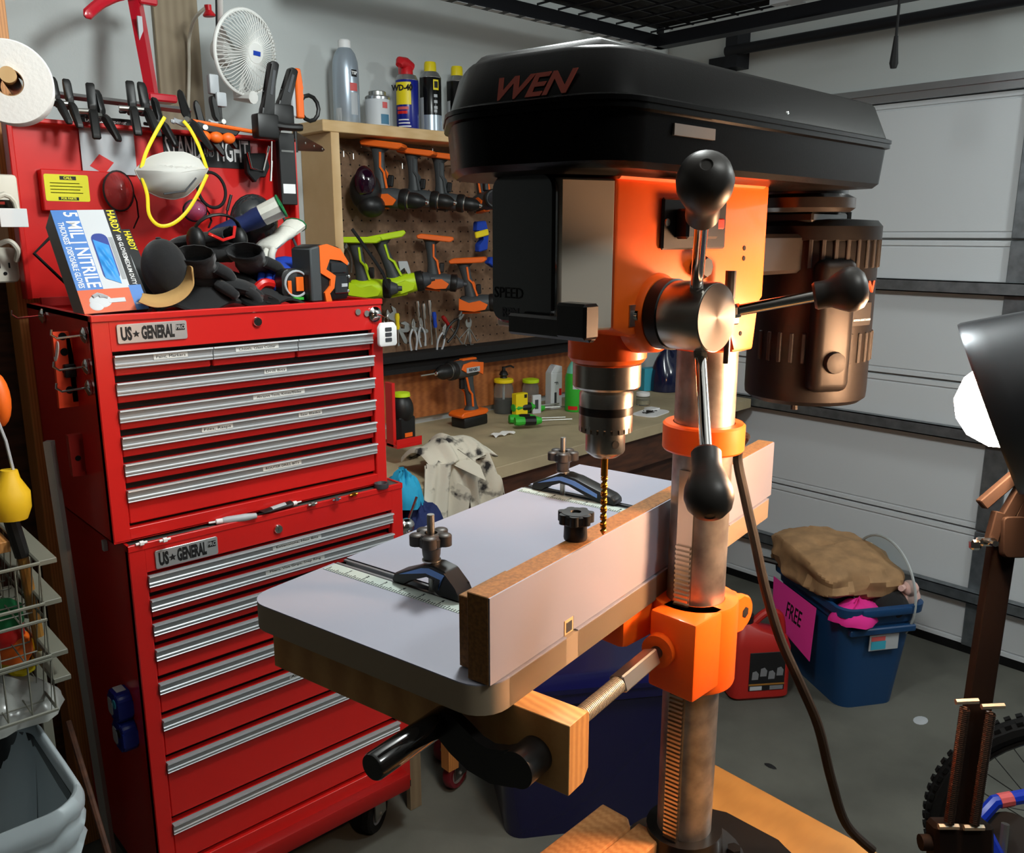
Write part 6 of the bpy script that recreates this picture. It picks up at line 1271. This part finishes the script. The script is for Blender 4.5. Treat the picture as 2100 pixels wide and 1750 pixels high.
part('decal', B().tube([fr[1].lerp(fr[2], .12), fr[1].lerp(fr[2], .5)], .0146, 10), 'label_pinkred', bk_)
part('crank_guard', B().cyl(P(2070, 1720, d=1.74), P(2070, 1720, d=1.78), .05, n=24), 'black_plastic', bk_)
part('kickstand', B().tube([P(2062, 1690, d=1.72), P(2050, 1800, d=1.72)], .008, 8), 'zinc', bk_)
# spots on the floor
c = P(1888, 1478, z=0); solo('paint_splat', B().lathe((c.x, c.y, .0002), (0, 0, 1), [(0, 0), (.022, 0), (.018, .0012), (0, .0016)], 14, sx=1.5), 'lgrey', 'pale paint splash on the bare concrete floor by the lamp', 'stain')
c = P(1580, 1600 - 28, z=0); solo('leaf', B().lathe((c.x, c.y, .0002), (.1, 0, 1), [(0, 0), (.016, 0), (.010, .004), (0, .006)], 8, sx=1.4, sy=.7), 'black_soft', 'small dry dark leaf on the concrete floor', 'leaf')
# ================================================================ left side
def X53(px, py): return P(px, py, x=.531)
# items on the side of the upper chest
HY = 1.93
def PH(px, py): return P(px, py, y=HY)
pts = [PH(*q) for q in ((108, 682), (140, 680), (172, 832), (122, 838))]
oh = thing('tool_holder', 'orange red plastic tool holder with round holes on the side of the top chest', 'tool holder', (.5, HY, pts[3].z))
part('plate', B().hexa([V((p.x, HY, p.z)) for p in pts] + [V((p.x, HY + .012, p.z)) for p in pts]).box(pts[2].x - .02, .532, HY, HY + .012, pts[2].z + .01, pts[1].z - .01), 'holder_orange', oh)
for q in ((128, 690), (132, 722), (136, 760), (143, 800)):
    c = PH(*q); part('hole', B().lathe((c.x, HY - .0002, c.z), (0, -1, 0), [(0, 0), (.008, 0), (.008, .0006), (0, .0008)], 14), 'hole', oh)
c = PH(140, 760); part('sensor_block', B().box(c.x - .01, c.x + .012, HY - .012, HY, c.z - .014, c.z + .014, .002), 'black_plastic', oh)
pts = [PH(*q) for q in ((140, 895), (170, 890), (176, 975), (150, 978))]
rh = thing('tool_holder', 'dull red plastic holder lower on the side of the top chest', 'tool holder', (.53, HY, pts[2].z))
part('plate', B().hexa([V((p.x, HY, p.z)) for p in pts] + [V((p.x, HY + .02, p.z)) for p in pts]).box(pts[1].x - .01, .532, HY, HY + .02, pts[2].z + .01, pts[1].z - .01), 'holder_red', rh); c = PH(160, 940); part('notch', B().lathe((c.x, HY - .0002, c.z), (0, -1, 0), [(0, 0), (.006, 0), (.006, .0006), (0, .0008)], 12), 'hole', rh)
for i, (q, lb) in enumerate((((176, 688), 'chrome magnetic hook on the chest side above the others'), ((180, 752), 'middle chrome magnetic hook on the chest side'), ((185, 795), 'lowest chrome magnetic hook on the chest side'), ((90, 648), 'chrome magnetic hook at the top rear of the chest side'))):
    c = X53(*q); k = thing('magnetic_hook', lb, 'hook', c, group='magnetic hooks on the chest side')
    part('base', B().lathe((.530, c.y, c.z), (-1, 0, 0), [(0, 0), (.016, 0), (.0165, .004), (.010, .008), (.003, .010), (0, .010)], 20), 'chrome', k)
    part('hook', B().tube([V((.52, c.y, c.z)), V((.478, c.y, c.z - .002)), V((.468, c.y, c.z + .006)), V((.470, c.y, c.z + .016))], .0022, 6), 'chrome', k)
c = X53(150, 718); solo('white_tag', B().lathe((.500, c.y, c.z), (-1, 0, .2), [(0, 0), (.014, 0), (.014, .002), (0, .002)], 20, sx=1, sy=1.5), 'white', 'white oval tag hanging from the magnetic hook', 'tag')
c = P(218, 1118, x=.548); solo('square_magnet', B().box(.540, .5495, c.y - .006, c.y + .006, c.z - .012, c.z + .012, .001), 'lgrey', 'small pale square magnet on the lower cabinet side', 'magnet')
for i, (q, lb) in enumerate((((244, 1445), 'blue and silver tape measure, upper of two on the cabinet side'), ((254, 1505), 'blue and silver tape measure, lower of two on the cabinet side'))):
    c = P(*q, x=.53); m = frame((.551, c.y, c.z), (0, -1, 0), (0, 0, 1)); k = thing('tape_measure', lb, 'tape measure', m=m, group='tape measures on the cabinet side')
    part('case', B().prism(rrect(-.036, .036, -.034, .034, .02, 5), .034, .006, 2), 'tape_blue', k, loc=True)
    part('grip', B().prism(rrect(-.037, .0, -.030, .016, .012, 4), .035, .004, 1), 'lgrey', k, loc=True); part('badge', B().lathe((.012, .01, .0335), (0, 0, 1), [(0, 0), (.011, 0), (.010, .002), (0, .002)], 16), ('teal', 'black_plastic')[i], k, loc=True)
    part('blade_hook', B().box(-.040, -.036, -.03, -.018, .006, .026), 'chrome', k, loc=True); part('top_label', B().box(-.02, .01, .034, .0352, .006, .026), 'carton_white', k, loc=True)
# framing lumber and tubes left of the chest
def post(name, q0, q1, y, w, d, mat, label, cat, z0=0.0, z1=None):
    a = P(*q0, y=y); b = P(*q1, y=y); x = (a.x + b.x) / 2
    return solo(name, B().box(x - w / 2, x + w / 2, y, y + d, z0, z1 or a.z, .001), mat, label, cat)
post('lumber_stud', (52, 570), (150, 1350), 2.33, .052, .085, 'stud', 'orange toned lumber stud standing upright left of the red chest', 'stud', 0, 2.4)
post('lumber_stud', (22, 300), (40, 560), 2.42, .05, .08, 'ply_grey', 'grey weathered stud behind the left edge of the lid', 'stud', 0, 2.0)
solo('shade_panel', B().box(-.9, .545, 2.46, 2.475, 0, 1.62, .001), 'dark_wood', 'dark panel added for the shade behind the shelf left of the chest', 'panel')  # dark panel added to stand for the shadow left of the chest
a, b = P(100, 905, y=2.02), P(190, 1500, y=2.02); b = a + (b - a) * ((a.z - .004) / (a.z - b.z)); solo('steel_bar', B().tube([a, b], .012, 4), 'bar_grey', 'grey steel bar leaning upright beside the red tool chest', 'bar')
solo('dark_rod', B().tube([P(110, 480, y=2.20), P(70, 520, y=2.16), P(175, 620, y=2.15)], .004, 6), 'black_soft', 'thin black cable sagging behind the glove box', 'cable')
# outlet strip, charger
c = P(15, 540, y=2.25)
ot = thing('outlet', 'white wall outlet with plug cord on the lumber stud', 'outlet', c)
part('plate', B().prism(rrect(-.03, .03, -.045, .035, .012, 4), .03, .003, 1, m=XZ((c.x, 2.31, c.z))), 'white_warm', ot)
for dx in (-.010, .010): part('slot', B().box(c.x + dx - .0016, c.x + dx + .0016, 2.278, 2.281, c.z - .012, c.z + .0), 'hole', ot)
part('ground_hole', B().cyl((c.x, 2.278, c.z - .024), (c.x, 2.281, c.z - .024), .004, n=10), 'hole', ot)
part('cord', B().tube(smooth([P(-10, 505, y=2.24), P(18, 495, y=2.23), P(36, 512, y=2.23), P(34, 535, y=2.25)], 5), .006, 8), 'white_warm', ot)
c = P(8, 410, y=2.20)
ch = thing('charger_box', 'white and grey charger box with coiled cord at the left edge', 'charger', c)
part('case', B().box(c.x - .06, c.x + .032, 2.20, 2.26, c.z - .045, c.z + .055, .008, 2), 'white_warm', ch); part('window', B().box(c.x - .03, c.x + .02, 2.197, 2.201, c.z - .02, c.z + .0), 'black_gloss', ch); part('red_mark', B().box(c.x - .03, c.x + .0, 2.1955, 2.198, c.z - .01, c.z - .004), 'red_paint', ch)
part('cord_coil', B().tube([P(12, 428, y=2.17) + V((.022 * math.cos(i * .5236), 0, .03 * math.sin(i * .5236))) for i in range(12)], .006, 8, True), 'white_warm', ch)
a, b = P(2, 466, y=2.16), P(55, 428, y=2.16); part('card', B().box(a.x, b.x, 2.16, 2.163, a.z, b.z, .001), 'white', ch)
# paper towel roll
c = P(18, 168, d=1.55); axr = (CAM - c); axr.z *= .6; axr = (axr.normalized() + V((-.04, .0, .0))).normalized(); rr_ = .073
pr_ = thing('paper_towel_roll', 'white paper towel roll on a wooden dowel at the upper left edge', 'paper roll', c)
part('roll', B().lathe(c, axr, [(.024, 0), (rr_ * .97, 0), (rr_, -.004), (rr_, -.20), (.024, -.20), (.024, 0)], 48), 'towel', pr_)
part('core', B().lathe(c, axr, [(.0245, -.001), (.0225, -.001), (.0225, -.19), (.0245, -.19)], 24), 'kraft', pr_); part('dowel', B().cyl(c + axr * .012 + V((0, 0, .012)), c - axr * .55, .014, n=20), 'pine', pr_)
# red steel bracket, fan, hose
k = thing('red_bracket_tool', 'red painted steel tool with hooked head leaning on the wall', 'tool', P(320, 205, y=2.40))
p0_, p1_ = P(277, 0, y=2.52), P(313, 200, y=2.40)
part('shaft', B().tube([P(262, -40, y=2.54), p0_, p0_.lerp(p1_, .5), p1_], [.020, .020, .019, .017], 4), 'red_gloss', k)
part('foot', B().box(p1_.x - .02, p1_.x + .055, p1_.y - .03, p1_.y + .02, p1_.z - .012, p1_.z + .008, .004), 'red_gloss', k)
part('claw', B().tube(smooth([P(300, -10, y=2.50), P(250, -12, y=2.49), P(210, 4, y=2.47), P(174, 34, y=2.45)], 5), [.012] * 5 + [.015] * 5 + [.014] * 5 + [.005], 8, flat=(1, .6)), 'red_gloss', k); part('ear', B().box(p0_.x + .0, p0_.x + .05, p0_.y - .03, p0_.y - .01, p0_.z - .012, p0_.z + .02, .004), 'red_gloss', k)
part('wear_strip', B().box(p0_.lerp(p1_, .3).x - .014, p0_.lerp(p1_, .3).x - .002, p0_.lerp(p1_, .3).y - .025, p0_.lerp(p1_, .3).y - .018, p0_.lerp(p1_, .45).z, p0_.lerp(p1_, .2).z), 'lgrey', k)
# clip fan
fc = P(503, 108, y=2.45); fx = ((CAM - fc).normalized() + RT * 1.45 - UP * .1).normalized()
fn = thing('clip_fan', 'small white clip fan with wire cage hanging on the wall post', 'fan', P(470, 205, y=2.52))
fm2 = frame(fc, V((0, 0, 1)).cross(fx), fx.cross(V((0, 0, 1)).cross(fx)))
fr_ = .112
cg = B()
for i in range(60):
    t = i * math.pi / 30; ca, sa_ = math.cos(t), math.sin(t)
    cg.tube([V((.026 * ca, .026 * sa_, .040)), V((.07 * ca, .07 * sa_, .036)), V((.10 * ca, .10 * sa_, .022)), V((fr_ * ca, fr_ * sa_, .0))], .0014, 4)
    if i % 2 == 0: cg.tube([V((fr_ * ca, fr_ * sa_, .0)), V((.09 * ca, .09 * sa_, -.022)), V((.03 * ca, .03 * sa_, -.03))], .0014, 4)
cg.xf = fm2; bmesh.ops.transform(cg.bm, matrix=fm2, verts=cg.bm.verts)
part('cage_wire', cg, 'fan_white', fn, kind='stuff')
part('cage_rim', B(fm2).tube([V((fr_ * math.cos(i * .1309), fr_ * math.sin(i * .1309), 0)) for i in range(48)], .0055, 8, True), 'fan_white', fn)
hbp = part('hub_badge', B(fm2).lathe((0, 0, .036), (0, 0, 1), [(0, 0), (.028, 0), (.027, .006), (0, .009)], 24), 'fan_white', fn); part('badge_print', B(fm2).box(-.012, .014, -.006, .006, .0435, .0455), 'cloth_blue', hbp)
for i in range(3):
    t = i * 2.094
    part('blade', B(fm2 @ Matrix.Rotation(t, 4, 'Z')).grid(lambda u, v: V((.02 + .082 * u, -.035 * (.5 + u * .6) + .075 * v * (.5 + u * .6), .010 - .02 * v)), 8, 4, .002), 'fan_blade', fn)
part('motor', B(fm2).lathe((0, 0, -.03), (0, 0, -1), [(0, 0), (.038, 0), (.046, .01), (.046, .05), (.034, .075), (0, .082)], 24), 'fan_white', fn)
bq = fm2 @ V((0, 0, -.07)); up0 = P(450, -20, y=2.50)
part('bracket', B().tube([bq, bq.lerp(up0, .5) + V((-.01, 0, .0)), up0], .014, 8, flat=(.5, 1.3)), 'fan_white', fn); part('neck', B().tube([fm2 @ V((.0, -.05, -.03)), fm2 @ V((.01, -.12, -.03)), P(520, 200, y=2.44)], .018, 10), 'fan_white', fn)
cl_ = thing('white_cable', 'white electric cable running down the wall post beside the fan', 'cable', P(386, 218, y=2.70))
part('cord', B().tube(smooth([P(424, 14, y=2.55), P(400, 38, y=2.62), P(388, 80, y=2.70), P(388, 140, y=2.71), P(386, 222, y=2.71)], 6), .005, 8), 'white_warm', cl_); a = P(427, 26, y=2.5); part('plug', B().lathe(a + V((0, 0, .02)), (.1, 0, -1), [(0, 0), (.010, 0), (.009, .014), (.018, .026), (.016, .03), (0, .03)], 14), 'red_cap', cl_)
solo('black_cable', B().tube([P(443, -20, y=2.42), P(444, 40, y=2.42), P(445, 78, y=2.43)], .0028, 6), 'black_soft', 'thin black cable hanging in front of the fan bracket', 'cable')
# wire drawer unit
wu = thing('wire_drawer_unit', 'white wire basket drawer unit at the left edge below the outlet', 'drawer unit', (.2, 1.9, 0))
for (q0, q1, y) in (((52, 1150), (113, 1490), 1.86), ((-40, 1150), (-20, 1490), 1.86)):
    a, b = P(*q0, y=y), P(*q1, y=y); part('post', B().box(a.x - .010, a.x + .010, y - .008, y + .008, 0, a.z + .04, .002), 'post_white', wu)
xr = P(52, 1150, y=1.86).x
for i, py in enumerate((1150, 1235, 1345, 1400)):
    z = P(40, py, y=1.70).z
    bk2 = B(); x0, x1, y0, y1 = xr - .46, xr - .02, 1.66, 2.02
    for zz in (z, z - .11): 
        bk2.tube([(x0, y0, zz), (x1, y0, zz), (x1, y1, zz), (x0, y1, zz)], .0035, 6, True)
    for j in range(12): x = x0 + (x1 - x0) * j / 11; bk2.tube([(x, y0, z), (x, y0 + .01, z - .11), (x, y1, z - .11), (x, y1, z)], .0016, 4)
    for j in range(8): y = y0 + (y1 - y0) * j / 7; bk2.tube([(x1, y, z), (x1 - .01, y, z - .11), (x0, y, z - .11)], .0016, 4)
    if i < 3: part('wire_basket', bk2, 'post_white', wu, kind='stuff')
    else: bk2.bm.free()
    part('runner', B().box(x1, xr + .01, y0, y1 + .05, z - .006, z + .004, .001), 'post_white', wu)
z2 = P(40, 1345, y=1.70).z - .108 + .11 - .11
for i, (px, py, mt, lb) in enumerate(((22, 1325, 'tool_orange', 'orange ball shaped item in the wire basket'), (45, 1345, 'yellow', 'yellow ring shaped item at the right of the wire basket'), (4, 1290, 'red_paint', 'red item at the left of the wire basket'), (2, 1262, 'green_dark', 'green item on top in the wire basket'))):
    c = P(px, py, y=1.80); r = .035
    if i == 1: solo('cord_ring', B().tube([c + V((.03 * math.cos(t * .5236), .01, .04 * math.sin(t * .5236))) for t in range(12)], .009, 8, True), mt, lb, 'cord')
    else: solo('supply_item', B().lathe(c + V((0, 0, -.03)), (.2, 0, 1), [(0, 0), (r * .8, .0), (r, .02), (r * .8, .05), (r * .3, .06), (0, .06)], 16), mt, lb, 'supplies')
c = P(20, 1430, y=1.80); heap(c.x - .02, 1.80, c.z - .03, .10, .10, .07, 'bag_clear', 'plastic_bag', 'clear plastic bag in the lowest wire basket', 'bag', 12)
# broom
br = thing('broom', 'yellow headed broom with dark handle at the left edge', 'broom', P(20, 1010, y=1.75))
a = P(14, 1020, y=1.72)
part('head', B().lathe(a + V((0, 0, -.04)), (.1, .0, 1), [(0, 0), (.03, 0), (.036, .02), (.034, .05), (.018, .075), (.014, .09), (0, .09)], 18), 'yellow_pale2', br)
part('handle', B().tube([a + V((0, 0, -.03)), P(46, 1140, y=1.73)], .013, 10), 'black_plastic', br); part('lower_handle', B().tube([P(46, 1140, y=1.73), P(84, 1330, y=1.76)], .010, 10), 'gold_ink', br); part('wire', B().tube([P(-6, 860, y=1.72), P(12, 905, y=1.72), P(36, 1000, y=1.72)], .0028, 6), 'lgrey', br)
a = P(-4, 820, y=1.74); part('upper_grip', B().ell(a, (.02, .03, .05)), 'tool_orange', br)
a, b = P(-30, 1120, y=1.9), P(30, 1080, y=1.9); solo('shelf_board', B().box(a.x, b.x - .02, 1.86, 2.2, a.z - .01, a.z + .012, .001), 'stud', 'short brown shelf board behind the broom at the left edge', 'shelf')
# trash can with liner
tc = V((.175, 1.64, 0)); tr = thing('trash_can', 'grey waste bin with pale plastic liner folded over the rim, lower left', 'trash can', tc)
def tring(z, wx_, wy_, r=.06): return [V((tc.x + x, tc.y + y, z)) for x, y in rrect(-wx_, wx_, -wy_, wy_, r, 6)]
zt_ = .70
part('bin', B().loft([tring(.0, .13, .15), tring(zt_ - .01, .165, .185), tring(zt_ - .01, .158, .178), tring(.02, .125, .145)]), 'black_metal', tr)
def liner(u, v):
    ring_ = rrect(-1, 1, -1, 1, .38, 10); n = len(ring_); f = (u * n) % n; i = int(f); t = f - i; x = ring_[i % n][0] * (1 - t) + ring_[(i + 1) % n][0] * t; y = ring_[i % n][1] * (1 - t) + ring_[(i + 1) % n][1] * t
    w = .006 * math.sin(40 * u * 6.2832 / 6 + 9 * v) 
    if v < .35: s = v / .35; k_ = .70 + .30 * s ** .5; return V((tc.x + .160 * x * k_, tc.y + .182 * y * k_, .40 + (zt_ + .004 - .40) * s + w))
    if v < .5: s = (v - .35) / .15; return V((tc.x + x * (.160 + .014 * s), tc.y + y * (.182 + .014 * s), zt_ + .004 + .01 * math.sin(3.1416 * s)))
    s = (v - .5) / .5; return V((tc.x + x * (.174 + .004 * math.sin(18 * s) - .004 * s), tc.y + y * (.196 + .004 * math.sin(18 * s)), zt_ - .13 * s * (1 + .25 * math.sin(u * 12)) + w))
part('liner', B().grid(liner, 64, 18), 'liner_grey', tr, label='pale plastic bin liner', ang=80)
heap(tc.x, tc.y, .40, .09, .12, .06, 'bag_clear', 'waste_bag', 'crumpled clear waste in the trash can', 'waste', 14)
c = V((tc.x + .06, tc.y - .03, .45)); solo('banana_peel', B().tube(smooth([c + V((-.04, 0, 0)), c + V((-.01, .01, .03)), c + V((.03, .0, .02)), c + V((.05, -.01, -.01))], 4), [.006] * 4 + [.012] * 4 + [.012] * 4 + [.004], 8, flat=(1, .6)), 'yellow_pale2', 'yellow peel among the waste in the trash can', 'peel')
a = P(150, 1480, y=1.9); solo('broom_stick', B().tube([P(140, 1480, y=1.95), P(230, 1780, y=1.72)], .007, 8), 'dark_wood', 'thin worn stick leaning low between trash can and red cabinet', 'stick')
